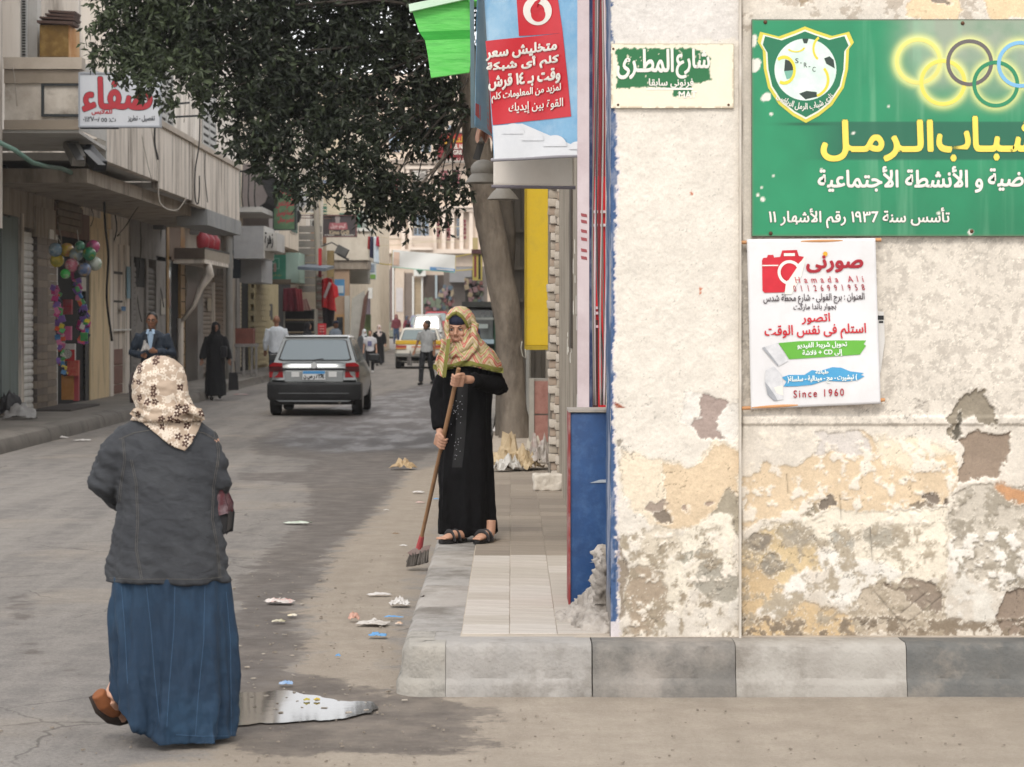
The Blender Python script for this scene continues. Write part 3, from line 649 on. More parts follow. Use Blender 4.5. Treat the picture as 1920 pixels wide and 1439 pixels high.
col = col * (1 - .85 * glow[..., None]) + c8('#dfe28f') * .85 * glow[..., None]
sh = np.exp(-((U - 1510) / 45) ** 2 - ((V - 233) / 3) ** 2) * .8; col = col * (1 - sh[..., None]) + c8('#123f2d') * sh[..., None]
for i in range(16):
    cx, cy, r = [(1411,80,9),(1417,120,10),(1415,128,7),(1438,182,8),(1432,186,5),(1446,214,3),(1421,366,3),(1428,352,2),(1430,374,4),(1450,330,2),(1540,318,2),(1600,250,3),(1415,70,5),(1666,200,2),(1760,400,3),(1820,436,5)][i]
    q = sstep(1.5, -1, np.hypot(U - cx, V - cy) - r * (1 + .8 * (fbm(U / 4, V / 4, 33) - .5))); col = col * (1 - q[..., None]) + c8('#d8d6cb') * q[..., None]
edge = sstep(4, 0, np.minimum(np.minimum(U - 1410, 443 - V), V - 37)) * .5; col = col * (1 - edge[..., None]) + c8('#6f6a55') * edge[..., None]
sm = vcol_mat('faded_sign_print', rough=.42, bump=.12, bscale=160, bdist=.001, fine=.05, spec=.4)
np_grid_mesh('sign_print', X, SGY + .004 * np.sin(X * 5) * 0 + 0 * X, Z, sm, sign, col)
q0 = W(1409.5, 443.5, SGY); q1 = W(2240, 36.5, SGY)
B(q0.x, q1.x, SGY + .0015, SGY + .02, q0.z, q1.z).build('sign_board', flat('#4a5a4c', .6), sign)
fn = plane_fn(SGY)
def parts_decal(name, pts, m, lift, parent, f=fn):
    mb = MB(); poly_decal(mb, pts, f, lift, 10 if f is not fn and parent.name in ('photo_shop_poster', 'phone_company_banner') else 0); return mb.build(name, m, parent, fix=False)
for (cx, cy), c in zip(RING, ['#dccf74', '#e0cf5c', '#625c5b', '#2a8059', '#76abcf']):
    mb = MB(); annulus(mb, cx, cy, 37, 44, fn, .001 + RING.index((cx, cy)) * .0004, 48); mb.build('ring', flat(c, .45), sign, fix=False)
def crv(pts, n=6):
    out = []
    for i in range(len(pts)):
        p0, p1, p2, p3 = [Vector(pts[(i + k - 1) % len(pts)]) for k in range(4)]
        for k in range(n):
            t = k / n; v = .5 * ((2 * p1) + (p2 - p0) * t + (2 * p0 - 5 * p1 + 4 * p2 - p3) * t * t + (3 * p1 - p0 - 3 * p2 + p3) * t ** 3); out.append((v.x, v.y))
    return out
SHL = [(1509,50),(1530,58),(1560,68),(1592,60),(1601,80),(1592,92),(1590,130),(1582,165),(1560,198),(1535,218),(1511,231),(1487,218),(1460,196),(1440,165),(1432,130),(1430,95),(1420,78),(1425,60),(1460,69),(1490,58)]
def scale_pts(P, s, c=(1510.5, 135)): return [(c[0] + (x - c[0]) * s, c[1] + (y - c[1]) * s) for x, y in P]
parts_decal('crest_border', SHL, flat('#c9c04a', .45), .002, sign)
parts_decal('crest_line', scale_pts(SHL, .93), flat('#d9dccb', .45), .0026, sign)
parts_decal('crest_field', scale_pts(SHL, .89), flat('#1d6d4c', .45), .0032, sign)
parts_decal('football', circle(1510, 131, 58, 48), mat('ball_print', '#dfe6e0', '#b9d3c6', scale=7, rough=.45, bump=0), .0038, sign)
for pts in ([(1504,73),(1516,73),(1513,82),(1507,82)], [(1545,110),(1555,106),(1563,113),(1565,129),(1549,120)], [(1472,112),(1484,116),(1490,132),(1482,137),(1470,134)], [(1498,176),(1512,171),(1531,173),(1532,182),(1510,187)]):
    parts_decal('ball_patch', pts, flat('#2c3a35', .45), .0044, sign)
parts_decal('ball_patch', [(1470,134),(1489,132),(1488,146),(1475,149)], flat('#6fa592', .45), .0046, sign)
mb = MB(); annulus(mb, 1470, 132, 17, 22, fn, .0048, 24, 1.25, -2.2, 2.0); annulus(mb, 1545, 92, 18, 22, fn, .0048, 20, 1.2, 2.2, 4.2); annulus(mb, 1492, 88, 14, 18, fn, .005, 16, .6, .2, 2.6); annulus(mb, 1520, 150, 30, 35, fn, .0048, 20, 1, -.7, 1.2)
mb.build('ball_stripe', flat('#d8c73f', .45), sign, fix=False)
blk = flat('#1b1c1e', .5); wht = flat('#dedbd2', .45); red = flat('#c2202b', .45)
for ch, x, y in (('S', 1491, 110), ('R', 1507, 118), ('C', 1523, 126)): text(ch, (x, y, x + 6, y + 9), fn, blk, sign, latin=True, off=.0054)
for x, y in ((1500, 118), (1516, 125)): parts_decal('dash', rrect(x, y, x + 3, y + 1.3), blk, .0054, sign)
def arcfn(cx, cy, r):            # text bent along the foot of the crest
    def f(x, y, l):
        a = (x - cx) / r; rr_ = r + y; return fn(cx + rr_ * math.sin(a), cy + rr_ * math.cos(a), l)
    return f
text('نادى شباب الرمل الرياضى', (1455, -5, 1565, 10), arcfn(1510, 131, 68), wht, sign, off=.004, bold=.35)
yel = flat('#e3d05a', .45); dgr = flat('#153f30', .5)
text('الـرمـل', (1541, 227, 1748, 301), fn, yel, sign, bold=2.6, off=.0015, outline=dgr, ow=3.2)
text('شـبـاب', (1758, 220, 1945, 301), fn, yel, sign, bold=2.6, off=.0015, outline=dgr, ow=3.2)
text('نـادى', (1962, 226, 2120, 301), fn, yel, sign, bold=2.6, off=.0015, outline=dgr, ow=3.2)
text('و الأنشطة الأجتماعية', (1534, 313, 1842, 361), fn, wht, sign, bold=1.2, off=.0015, outline=dgr, ow=1.7)
text('الرياضية', (1853, 317, 1975, 359), fn, wht, sign, bold=1.2, off=.0015, outline=dgr, ow=1.7)
text('تأسس سنة ١٩٣٦ رقم الأشهار ١١', (1442, 390, 1780, 428), fn, wht, sign, bold=.7, off=.0015, outline=dgr, ow=1.5)
rust = mat('rusty_screw', '#4d3a2c', '#6b4a35', metal=.4, rough=.6, scale=60)
for x, y in ((1435,42),(1805,44),(1445,438),(1822,434),(2180,44),(2180,436)):
    p = W(x, y, SGY); MB().ell(p, (.0095, .008, .0095), 10, 6).build('screw', rust, sign, smooth=True)

# ------------------------------------------------------------------ white poster on two sticks
PY = 11.20
def bil(c, u, v): return ((c[0][0] * (1 - u) + c[1][0] * u) * (1 - v) + (c[3][0] * (1 - u) + c[2][0] * u) * v, (c[0][1] * (1 - u) + c[1][1] * u) * (1 - v) + (c[3][1] * (1 - u) + c[2][1] * u) * v)
PC = [(1400, 449), (1641, 447), (1651, 757), (1408, 768)]
def poster_pt(x, y, l):          # x 0..241, y 0..310 in poster units
    u, v = x / 241, y / 310; a, b = bil(PC, u, v)
    w = .004 * math.sin(u * 7 + v * 3) + .005 * math.sin(v * 5 - u * 4) + .006 * math.exp(-((v - .93) ** 2 + (u - .8 - (1 - v)) ** 2) * 40)
    return W(a, b, PY) + Vector((0, -l * 1.6 - w, 0))
post = thing('photo_shop_poster', 'white photo shop poster with red camera hanging below the green sign', 'poster', tuple(W(1408, 768, PY)))
mb = MB().grid(lambda u, v: poster_pt(241 * u, 310 * v, 0), 50, 60); o = mb.build('poster_sheet', mat('poster_vinyl', '#d2d1d2', '#d9d8d9', rough=.42, scale=2, bump=.35, bscale=9, bdist=.006, spec=.5, dirt='#bdb9b4', damt=.35, dscale=4), post, smooth=True)
md = o.modifiers.new('t', 'SOLIDIFY'); md.thickness = .001; md.offset = 0
wood = mat('pale_stick', '#b58257', '#c69468', scale=30, stretch=(.3, 1, 1), rough=.7)
for a, b in (((1386, 455), (1652, 450)), ((1391, 766), (1659, 750))):
    MB().tube([W(a[0], a[1], 11.212), W(b[0], b[1], 11.212)], .0085, 10).build('stick', wood, post, smooth='a')
K = 4.233                        # zoomed poster crop units -> photograph
def q_(u, v): 
    x = 1380 + u / K; y = 440 + v / K; # invert the bilinear map approximately
    vv = (y - 449) / 313; uu = (x - (1400 + 8 * vv)) / 242; return (uu * 241, vv * 310 + (6 * uu * (vv)) * 1.0)
pf = poster_pt
def pd(name, pts, m, lift): return parts_decal(name, [q_(*p) for p in pts], m, lift, post, pf)
pred = mat('poster_red', '#c81f30', '#b01525', scale=12, rough=.42, bump=0)
pd('camera_print', [(205,205),(215,185),(245,183),(252,162),(295,162),(302,183),(350,178),(368,128),(485,125),(500,172),(540,178),(390,440),(380,455),(225,457),(208,440)], pred, .0025)
pd('camera_slot', rrect(380, 150, 468, 172), wht, .0032)
mb = MB(); c0 = q_(425, 300); annulus(mb, c0[0], c0[1], 17, 22.5, pf, .0034, 40, 1, .55, 2 * math.pi - .6); mb.build('lens_ring', wht, post, fix=False)
pd('lens_gap', [(395,385),(480,250),(560,170),(520,330),(440,470),(385,470)], wht, .0030)
parts_decal('lens_print', [q_(*p) for p in [(370,255),(400,235),(450,235),(485,262),(415,362),(380,345),(362,300)]], pred, .0036, post, pf)
pd('camera_line', rrect(207, 240, 335, 249), wht, .0032)
dred = flat('#a01d2c', .45); dbl = flat('#4b4145', .5)
def pt(s, u0, v0, u1, v1, m, **k):
    a = q_(u0, v0); b = q_(u1, v1); text(s, (a[0], a[1], b[0], b[1]), pf, m, post, off=.0026, **k)
pt('صورنى', 562, 175, 1008, 298, dred, bold=1.6)
parts_decal('star_print', circle(*q_(711, 158), 4.5, 14), flat('#d6a12e', .5), .0036, post, pf)
pt('Hamada Ali', 470, 335, 1010, 380, flat('#b8434d', .5), latin=True, slant=.2, spacing=1.9, bold=.12)
pt('01126991958', 455, 402, 1020, 446, dred, latin=True, slant=.2, spacing=2.3, bold=.12)
pt('العنوان : برج الفولى - شارع محطة شدس', 215, 470, 1020, 545, dbl, bold=.25); pt('بجوار باندا ماركت', 455, 548, 795, 600, dbl, bold=.2)
pt('اتصور', 520, 622, 745, 705, red, bold=.55); pt('استلم فى نفس الوقت', 225, 715, 1030, 818, red, bold=.55)
pgr = mat('poster_green', '#63aa3b', '#5aa135', rough=.45, bump=0); pbl = mat('poster_blue', '#4c9cc6', '#3f8dbb', rough=.45, bump=0)
pd('green_stroke', [(335,850),(500,838),(800,836),(1030,840),(1010,870),(1030,880),(980,950),(700,965),(420,978),(380,915)], pgr, .0025)
pd('blue_stroke', [(360,1118),(420,1100),(540,1102),(600,1065),(660,1075),(760,1045),(830,1050),(900,1080),(1010,1095),(985,1110),(1015,1120),(960,1150),(860,1160),(700,1150),(600,1180),(480,1190),(375,1190),(400,1150)], pbl, .0025)
wb = flat('#e6ece6', .45)
def pw(s, u0, v0, u1, v1): 
    a = q_(u0, v0); b = q_(u1, v1); text(s, (a[0], a[1], b[0], b[1]), pf, wb, post, off=.0034, bold=.4)
pw('تحويل شريط الفيديو', 485, 850, 878, 895); pw('إلى CD + فلاشة', 525, 910, 838, 958)
pw('طباعة', 628, 1068, 728, 1100); pw('( تيشيرت - مج - ميدالية - سلسلة)', 408, 1112, 955, 1162)
pt('Since 1960', 455, 1222, 850, 1270, dred, latin=True, spacing=1.35, bold=.25)
pg1 = mat('page_grey', '#b9babd', '#d3d3d5', scale=25, bump=0, rough=.5); pg2 = mat('page_shadow_print', '#8e9196', '#a3a5aa', scale=20, bump=0, rough=.5)
pd('page_print', [(205,885),(330,848),(415,990),(340,1030),(300,1000)], pg1, .0028); pd('page_print', [(205,885),(225,878),(335,1018),(330,1030)], pg2, .0034)
pd('page_print', [(235,1060),(300,1030),(365,1100),(370,1180),(375,1240),(375,1290),(310,1300),(255,1240),(228,1150)], pg1, .0028)
pd('page_print', [(228,1150),(255,1180),(310,1260),(330,1300),(300,1298),(250,1250)], pg2, .0034); pd('page_print', [(300,1195),(370,1180),(375,1260),(320,1240)], wht, .0032)

# ------------------------------------------------------------------ painted street name plaque
QY = 11.185
pl = thing('street_name_plaque', 'cream street name plaque with flaking green Arabic lettering on the pilaster', 'sign', tuple(W(1145, 207, QY)))
a = W(1146, 203, QY); b = W(1376, 82, QY)
X, Z = np.meshgrid(np.arange(a.x, b.x, .005), np.arange(a.z, b.z, .005)); U = 960 + X * FP / QY; V = 600 + (CZ - Z) * FP / QY
col = np.tile(c8('#e0d8c2'), (*U.shape, 1)) * (1 + .08 * (fbm(U / 20, V / 20, 3) - .5))[..., None]
gp = [(1154,95),(1165,91),(1300,91),(1318,97),(1333,110),(1330,128),(1334,150),(1310,158),(1298,156),(1296,180),(1262,181),(1262,166),(1212,163),(1156,168),(1158,130)]
s = sdf_poly(U + (fbm(U / 5, V / 5, 6) - .5) * 9, V + (fbm(U / 5, V / 5, 7) - .5) * 9, gp); m_ = sstep(.8, -.8, s) * (1 - .8 * (fbm(U / 3, V / 12, 9) > .74)); col = col * (1 - m_[..., None]) + c8('#2c6a42') * m_[..., None]
e = sstep(5, 0, np.minimum(np.minimum(U - 1146, 1376 - U), np.minimum(V - 82, 203 - V))) * (fbm(U / 8, V / 8, 2) > .5) * .6; col = col * (1 - e[..., None]) + c8('#8a6a4c') * e[..., None]
np_grid_mesh('plaque_face', X, QY + 0 * X, Z, vcol_mat('plaque_paint', rough=.6, bump=.2, fine=.05), pl, col)
B(a.x, b.x, QY + .001, QY + .012, a.z, b.z).build('plaque_board', flat('#b8ae98', .7), pl)
fq = plane_fn(QY)
text('شارع', (1268, 92, 1330, 147), fq, wht, pl, bold=1.1, off=.0015); text('المطـرى', (1157, 93, 1262, 148), fq, wht, pl, bold=1.3, off=.0022)
text('فرنونى سابقا', (1217, 148, 1300, 165), fq, wht, pl, bold=.5, off=.0015); text('MAT', (1273, 172, 1306, 184), fq, wht, pl, latin=True, bold=.6, off=.0015)
parts_decal('rule', rrect(1212, 165, 1300, 169), wht, .0015, pl, fq)
for x, y in ((1150,92),(1177,113),(1159,197),(1366,197)): MB().ell(W(x, y, QY), (.006, .005, .006), 8, 5).build('screw', rust, pl, smooth=True)
small = thing('wall_sticker', 'small torn black and white sticker on the wall beside the white poster', 'sticker', tuple(W(1650, 620, 11.23)))
parts_decal('sticker_paper', [(1640,583),(1656,585),(1658,640),(1650,700),(1645,690)], flat('#c9c6c2', .6), .016, small, plane_fn(11.245)); parts_decal('sticker_print', rrect(1645,592,1656,600), blk, .018, small, plane_fn(11.245)); parts_decal('sticker_print', rrect(1647,602,1655,606), blk, .018, small, plane_fn(11.245))

# ------------------------------------------------------------------ things along the shaded side of the corner building
bluep = mat('scuffed_blue_paint', '#1b3a66', '#234a7c', rough=.45, scale=5, dirt='#4c6f9c', damt=.45, dscale=7, bump=.25, bscale=40)
bx = thing('blue_shop_counter', 'waist-high blue painted shop counter panel against the cream pilaster', 'counter', tuple(W(1102, 1135, 12.45)))
a = W(1070, 1135, 12.45); b = W(1146, 775, 12.45)
MB().box(a.x, b.x, 12.45, 12.80, .232, b.z).build('panel', bluep, bx, bevel=.006, smooth=True)
B(a.x - .012, a.x - .001, 12.44, 12.80, .232, b.z + .004).build('edge_strip', mat('red_edge', '#7a2b2c', '#8f4b4a', scale=8, dirt='#9a9490', damt=.7, dscale=5), bx)
B(a.x - .012, b.x, 12.435, 12.8, b.z + .005, b.z + .018).build('top_board', mat('worn_top', '#8f8c88', '#a39c94', scale=8), bx)
for z_ in (.86, .45): MB().prism([(b.x - .11, 12.449, z_), (b.x - .02, 12.449, z_ + .003), (b.x - .02, 12.449, z_ + .018), (b.x - .06, 12.449, z_ + .016)], (0, -.006, 0)).build('scratch', flat('#9aa3ad', .6), bx)
redp = mat('red_frame_paint', '#7e1420', '#98202a', rough=.5, scale=4, dirt='#5b1218', damt=.5, bump=.15); navy = mat('navy_paint', '#232f52', '#37415f', scale=6, bump=.2, dirt='#8d93a0', damt=.4, dscale=6)
pinkw = mat('white_pink_board', '#cdbfc3', '#d8ccd0', scale=5, dirt='#a58f93', damt=.4, bump=.2, rough=.6)
fr = thing('shop_door_frame', 'red and white painted shop door frame above the blue counter', 'door frame', tuple(W(1110, 774, 13)))
def strip(x0, x1, y0, y1, Y, m, nm, dep=.08): 
    a = W(x0, y1, Y); b = W(x1, y0, Y); return B(a.x, b.x, Y, Y + dep, max(a.z, .232), b.z).build(nm, m, fr)
strip(1083, 1107, -120, 1100, 13.6, pinkw, 'white_post'); strip(1105.5, 1113, -120, 1100, 13.3, navy, 'navy_strip'); 
brr = mat('bright_red_paint', '#b3141f', '#c21b26', rough=.4, scale=4, bump=.1)
strip(1112, 1150, -120, 330, 12.95, redp, 'red_post'); strip(1112, 1150, 331, 600, 12.95, brr, 'red_post'); strip(1122, 1150, 555, 1100, 12.9, brr, 'red_panel'); strip(1112, 1123, 600, 1100, 12.93, mat('dark_brown_post', '#3a2624', '#4c3430', scale=6), 'brown_post')
for y in (395, 420, 575, 585, 610): 
    a = W(1112, y, 12.93); b = W(1140, y + 5, 12.93); B(a.x, b.x, 12.925, 12.945, b.z, a.z).build('white_tape', flat('#cbbfc4', .6), fr)
for k, y in enumerate((400, 412, 430, 445, 466, 480)): parts_decal('red_mark', [(1089,y),(1100,y+2),(1101,y+8),(1090,y+6)], flat('#9a5055', .6), .002, fr, plane_fn(13.6))
cabm = [flat('#7a7570', .6), flat('#c9bcc2', .6), flat('#4a4648', .6), flat('#8a3036', .6), flat('#a09a96', .6)]
rc_ = random.Random(4)
for k in range(7):
    cx = 1114 + 3.6 * k; pts = []; ph = rc_.random() * 6
    for j in range(30):
        y = -130 + j * 890 / 29; pts.append(W(cx + 3 * math.sin(y / 150 + ph) + (8 * math.exp(-((y - 690) / 90) ** 2) if k in (2, 3) else 0), min(y, 1120), 12.35 + .08 * math.sin(k * 3)))
    tag(MB().tube(pts, .0065 if k in (1, 3) else .0045, 6).build('cable', cabm[k % 5], None, smooth=True), ['grey cable hanging nearest the street beside the shop door frame', 'thick pale pink cable hanging down the shop door frame', 'black cable looping beside the red post', 'thick dark red cable hanging over the red post', 'grey cable running right down to the blue counter', 'thin pinkish cable close to the blue pilaster edge', 'thin dark cable against the blue pilaster edge'][k], 'cable', 'cables hanging at the shop door frame')
# brown-grey weathered wall between door frame and brick pier, on the street line
wz = thing('weathered_side_wall', 'grey brown weathered wall splashed with white paint between brick pier and door frame', 'wall', (.44, 16, .23))
B(.425, .50, 15.2, 21.9, .2, 5.2).build('wall', mat('weathered_brown', '#8d8375', '#a39a8c', scale=3, stretch=(1, 1, .5), dirt='#5d544a', damt=.8, dscale=2, bump=.9, bscale=25, bdist=.012), wz)
B(.415, .426, 16.9, 17.5, 1.5, 3.2).build('ledge', mat('dark_opening', '#3b352f', '#50473e', scale=5), wz)
sp_ = random.Random(8)
for k in range(16):
    y = 15.6 + 3 * sp_.random(); z = .7 + 1.5 * sp_.random(); d = .05 + .1 * sp_.random(); h_ = .02 + .08 * sp_.random()
    MB().prism([(.424, y, z), (.424, y + d, z + .01), (.424, y + d * .7, z + h_), (.424, y + .2 * d, z + h_ * 1.3)], (-.003, 0, 0)).build('paint_splash', wht, wz)
# brick pier
pier = thing('brick_pier', 'rough pier of pale whitewashed bricks beside the pavement next to the yellow cabinet', 'pier', (.4, 21.9, .23))
B(.345, .50, 21.99, 23.2, .2, 5.2).build('mortar_core', mat('pier_mortar', '#6f675d', '#827a6f', scale=8, bump=.9, bscale=30), pier)
bms = [mat('brick_%d' % k, a, b_, scale=9, dirt='#6f655a', damt=.6, dscale=8, bump=.9, bscale=40, bdist=.006) for k, (a, b_) in enumerate([('#a89e90', '#b8afa3'), ('#9a9083', '#aca294'), ('#b0a79b', '#c1b9ae'), ('#978a7d', '#a5917f')])]
bdat = {}
def brick(x, y, z, sx, sy, sz, i):
    if i not in bdat:
        mb = MB().box(-.5 * sx, .5 * sx, 0, sy, 0, sz); o = mb.build('brick', bms[i % 4], pier, local=True, bevel=.012, smooth=True); bdat[i] = o.data
        for v in o.data.vertices: v.co += Vector((noise.noise(v.co * 30 + Vector((i * 9, 0, 0))), 0, noise.noise(v.co * 30 + Vector((0, i * 5, 0))))) * .008
    else: o = bpy.data.objects.new('brick', bdat[i]); COL.objects.link(o); o.parent = pier
    o.location = Vector((x, y, z)) - org(pier); o.rotation_euler = (rr.uniform(-.04, .04), rr.uniform(-.05, .05), rr.uniform(-.06, .06))
z = .24; k = 0
while z < 4.4:
    j = rr.uniform(-.006, .006); brick(.444 + j + .010 * math.sin(z * 5) + rr.uniform(-.01, .01), 21.82, z, .094, .17, .074, k % 6); brick(.384 + j + .012 * math.sin(z * 9) + rr.uniform(-.012, .012), 21.88 + .03 * (k % 2), z + .02, .092, .17, .073, 6 + k % 6); z += .077; k += 1

mb = MB(); a = G(1000, 922, .232); mb.obox((a.x + .125, a.y + .12, .232 + .072), (.25, .22, .145), Matrix.Rotation(R(4), 3, 'Z'))
o = solid(mb, .012, 'stone_block', mat('limestone', '#bcb3a6', '#cdc6bb', scale=9, dirt='#8f8577', bump=.9, bscale=30, bdist=.01), None, smooth=4, disp=lambda c, n: .010 * fb(c, 14)); tag(o, 'rough pale stone block lying at the foot of the brick pier', 'stone block')
# yellow cabinet sign
yc = thing('yellow_wall_cabinet', 'tall yellow metal cabinet sign standing out from the wall behind the brick pier', 'cabinet', tuple(W(1006, 655, 27)))
ym = mat('yellow_paint', '#b89a0f', '#c8aa1d', rough=.45, scale=3, dirt='#8f7d2a', damt=.45, dscale=3, bump=.1)
a = W(986, 648, 27); b = W(1031, 340, 27); B(a.x, b.x, 27, 27.25, a.z, b.z).build('cabinet_face', ym, yc, bevel=.006)
B(a.x - .014, a.x - .0015, 26.97, 27.27, a.z - .05, b.z).build('side_frame', mat('yellow_dark', '#8f7a1c', '#a48c22', scale=5), yc); B(a.x, b.x, 26.97, 27.26, a.z - .05, a.z - .0015).build('bottom_frame', MC['yellow_dark'], yc)
MB().tube([W(979, 640, 26.9), W(977, 652, 26.9), W(980, 668, 26.9), W(986, 672, 26.9), W(985, 655, 26.9)], .007, 8).build('hook', flat('#8d8a80', .5), yc, smooth=True)
# timber shed front, pole and red stone slabs behind the tree
sh = thing('timber_shop_front', 'dark grey timber shop front in shade behind the tree trunk', 'shop front', (.25, 34, .23))
for k in range(7):
    a = W(938 + 13 * k, 840, 34); b = W(950.4 + 13 * k, 300, 34); B(a.x, b.x, 34 + .01 * (k % 2), 34.06 + .01 * (k % 2), .2, 4.4).build('plank', mat('grey_timber', '#5d574f', '#6f685e', scale=3, stretch=(6, 6, .6), dirt='#3c3731', damt=.6, bump=.5), sh)
B(-.16, .6, 34.075, 34.3, .2, 4.5).build('backing', flat('#2c2925', .9), sh)
for y in (430, 500, 560): a = W(940, y + 6, 33.9); b = W(1030, y, 33.9); B(a.x, b.x, 33.9, 33.98, a.z, b.z).build('rail', MC['grey_timber'], sh)
tag(MB().tube([W(991, 840, 33.6), W(991, 330, 33.6)], .036, 10).build('drain_pipe', flat('#a7a59e', .6), None, smooth='a'), 'pale drain pipe on the timber shop front beside the yellow cabinet', 'pipe')
sl_ = thing('red_stone_slabs', 'red stone cladding slabs on the low pier below the yellow cabinet', 'stone cladding', tuple(W(1016, 828, 29)))
rs = mat('red_granite', '#8c5f55', '#a0766b', scale=12, rough=.5, dirt='#6d4a42', damt=.4, dscale=4, bump=.1)
for y0, y1 in ((715, 776), (779, 829)): a = W(1002, y1, 29); b = W(1033, y0, 29); B(a.x, b.x, 29, 29.03, a.z, b.z).build('slab', rs, sl_)
a = W(992, 829, 29); b = W(1001.5, 711, 29); B(a.x, b.x, 28.97, 29.4, a.z, b.z).build('grey_post', mat('grey_post', '#8b8880', '#9b978e', scale=6), sl_); a = W(1001.5, 829, 29); B(a.x, .5, 29.035, 29.4, .2, b.z).build('pier_core', MC['grey_post'], sl_)
B(.47, 4.2, 30, 112, .2, 7).build('far_side_wall', mat('far_plaster', '#a79c8c', '#b9af9f', scale=2, dirt='#7d7264', damt=.6), None); tag(bpy.data.objects['far_side_wall'], 'plain shaded building wall running on behind the tree on the right', 'wall')

# ------------------------------------------------------------------ hanging banners
def banner(name, label, cat, C, Y, wave, m, nu=30, nv=40, yaw=0.0, th=.0015, stick=True, st_m=None):
    t = thing(name, label, cat, tuple(W(*C[0], Y)))
    def f(x, y, l): # x, y in 0..1
        a, b = bil(C, x, y); p = W(a, b, Y + yaw * (x - .5)); return p + Vector((0, -l - wave(x, y), 0))
    o = MB().grid(lambda u, v: f(u, v, 0), nu, nv).build('banner_sheet', m, t, smooth=True); md = o.modifiers.new('t', 'SOLIDIFY'); md.thickness = th; md.offset = 0
    if stick:
        pts = [f(k / 12 * 1.04 - .02, 1.0, -.006) for k in range(13)]; MB().tube(pts, .011, 10).build('bottom_stick', st_m or flat('#8f8d92', .6), t, smooth='a')
    return t, f
wv = lambda x, y: .012 * math.sin(x * 5 + y * 4) + .010 * math.sin(y * 9 - x * 3) * x + .006 * math.sin(x * 11 + y * 13)
vb = mat('banner_blue', '#5f94bb', '#7facca', rough=.4, scale=3, dirt='#a9c3d3', damt=.6, dscale=2.5, bump=.3, bscale=8, bdist=.004, spec=.5)
C1 = [(903, -90), (1086, -100), (1111, 291), (926, 300)]
bt, bf = banner('phone_company_banner', 'red and blue hanging shop banner with white Arabic slogan and round logo', 'banner', C1, 13.9, wv, vb, yaw=-.5)
def b1(x, y, l): # crop-1 zoom units (3.5976 per px, origin 740,0) to banner uv
    px = 740 + x / 3.5976; py = y / 3.5976; v = (py + 95) / 390.0
    for _ in range(3):
        xl = 903 + 23 * v; xr = 1086 + 25 * v; u = (px - xl) / (xr - xl); yt = -90 - 10 * u; yb = 300 - 9 * u; v = (py - yt) / (yb - yt)
    return bf(u, v, l * 3.5)
def dense(pts, n=10):
    out = []
    for i in range(len(pts)):
        a, b = pts[i], pts[(i + 1) % len(pts)]
        for k in range(n): out.append((a[0] + (b[0] - a[0]) * k / n, a[1] + (b[1] - a[1]) * k / n))
    return out
def strip_decal(name, L_, R_, m, lift, parent, f, nu=14, nv=30):   # a printed field between two edges, following the cloth
    def g(u, v):
        k = v * (len(L_) - 1); i = min(int(k), len(L_) - 2); t = k - i
        a = (L_[i][0] * (1 - t) + L_[i + 1][0] * t, L_[i][1] * (1 - t) + L_[i + 1][1] * t); b = (R_[i][0] * (1 - t) + R_[i + 1][0] * t, R_[i][1] * (1 - t) + R_[i + 1][1] * t)
        return f(a[0] * (1 - u) + b[0] * u, a[1] * (1 - u) + b[1] * u, lift)
    return MB().grid(g, nu, nv).build(name, m, parent, smooth=True)
bred = mat('banner_red', '#c4202b', '#b71a28', rough=.35, scale=3, bump=.3, bscale=8, bdist=.004, spec=.5)
strip_decal('red_field', [(612, 280), (640, 560), (662, 845)], [(1133, 225), (1165, 520), (1190, 788)], bred, .0016, bt, b1)
strip_decal('red_tab', [(812, -330), (822, 0), (838, 245)], [(1092, -340), (1102, 0), (1134, 225)], bred, .0016, bt, b1, 8, 16)
strip_decal('cloud_print', [(662, 850), (672, 1080)], [(860, 835), (1336, 1040)], mat('banner_white', '#c9ccd0', '#d9dadc', rough=.4, scale=3, bump=.2, bscale=8), .0016, bt, b1, 12, 10)
for cx, cy, r in ((800, 905, 75), (930, 950, 75), (1080, 990, 80), (1230, 1010, 55)):
    mb = MB(); annulus(mb, cx, cy, .1, r, b1, .0024 + cx * 1e-6, 28, .95, math.pi, 2 * math.pi); mb.build('cloud_print', MC['banner_white'], bt, fix=False)
mb = MB(); annulus(mb, 963, 75, 48, 97, b1, .0030, 40); mb.build('logo_ring', wht, bt, fix=False)
mb = MB(); annulus(mb, 968, 100, .1, 49, b1, .0034, 30); mb.build('logo_drop', bred, bt, fix=False)
parts_decal('logo_drop', [(918, 95), (925, 45), (945, 15), (975, -5), (985, 5), (965, 30), (960, 55), (990, 60)], bred, .0038, bt, b1)
for s, bx4, sl in (('متخليش سعر', (618, 300, 1092, 385), 62), ('كلم أى شبكة', (622, 390, 1105, 475), 62), ('وقت بـ ١٤ قرش', (636, 490, 1115, 590), 62), ('لمزيد من المعلومات كلم', (655, 600, 1120, 672), 72), ('القوة بين إيديك', (770, 690, 1135, 770), 52)):
    def sf(x, y, l, sl=sl): return b1(x, y - (x - 860) / 500 * sl, l)
    big = sl == 62; text(s, bx4, sf, wht, bt, off=.0035, bold=4.0 if big else (1.8 if sl == 72 else 1.3))
# white sheet behind it
b2, f2 = banner('blank_banner', 'blank white back of a second banner hanging below the red and blue one', 'banner', [(925, 60), (1078, 60), (1076, 352), (925, 350)], 14.6, lambda x, y: .012 * math.sin(x * 6), mat('banner_back', '#c9c2b9', '#d6cfc6', rough=.5, scale=2, dirt='#b3aba1', damt=.5, bump=.2, bscale=8), st_m=flat('#6f6a72', .6))
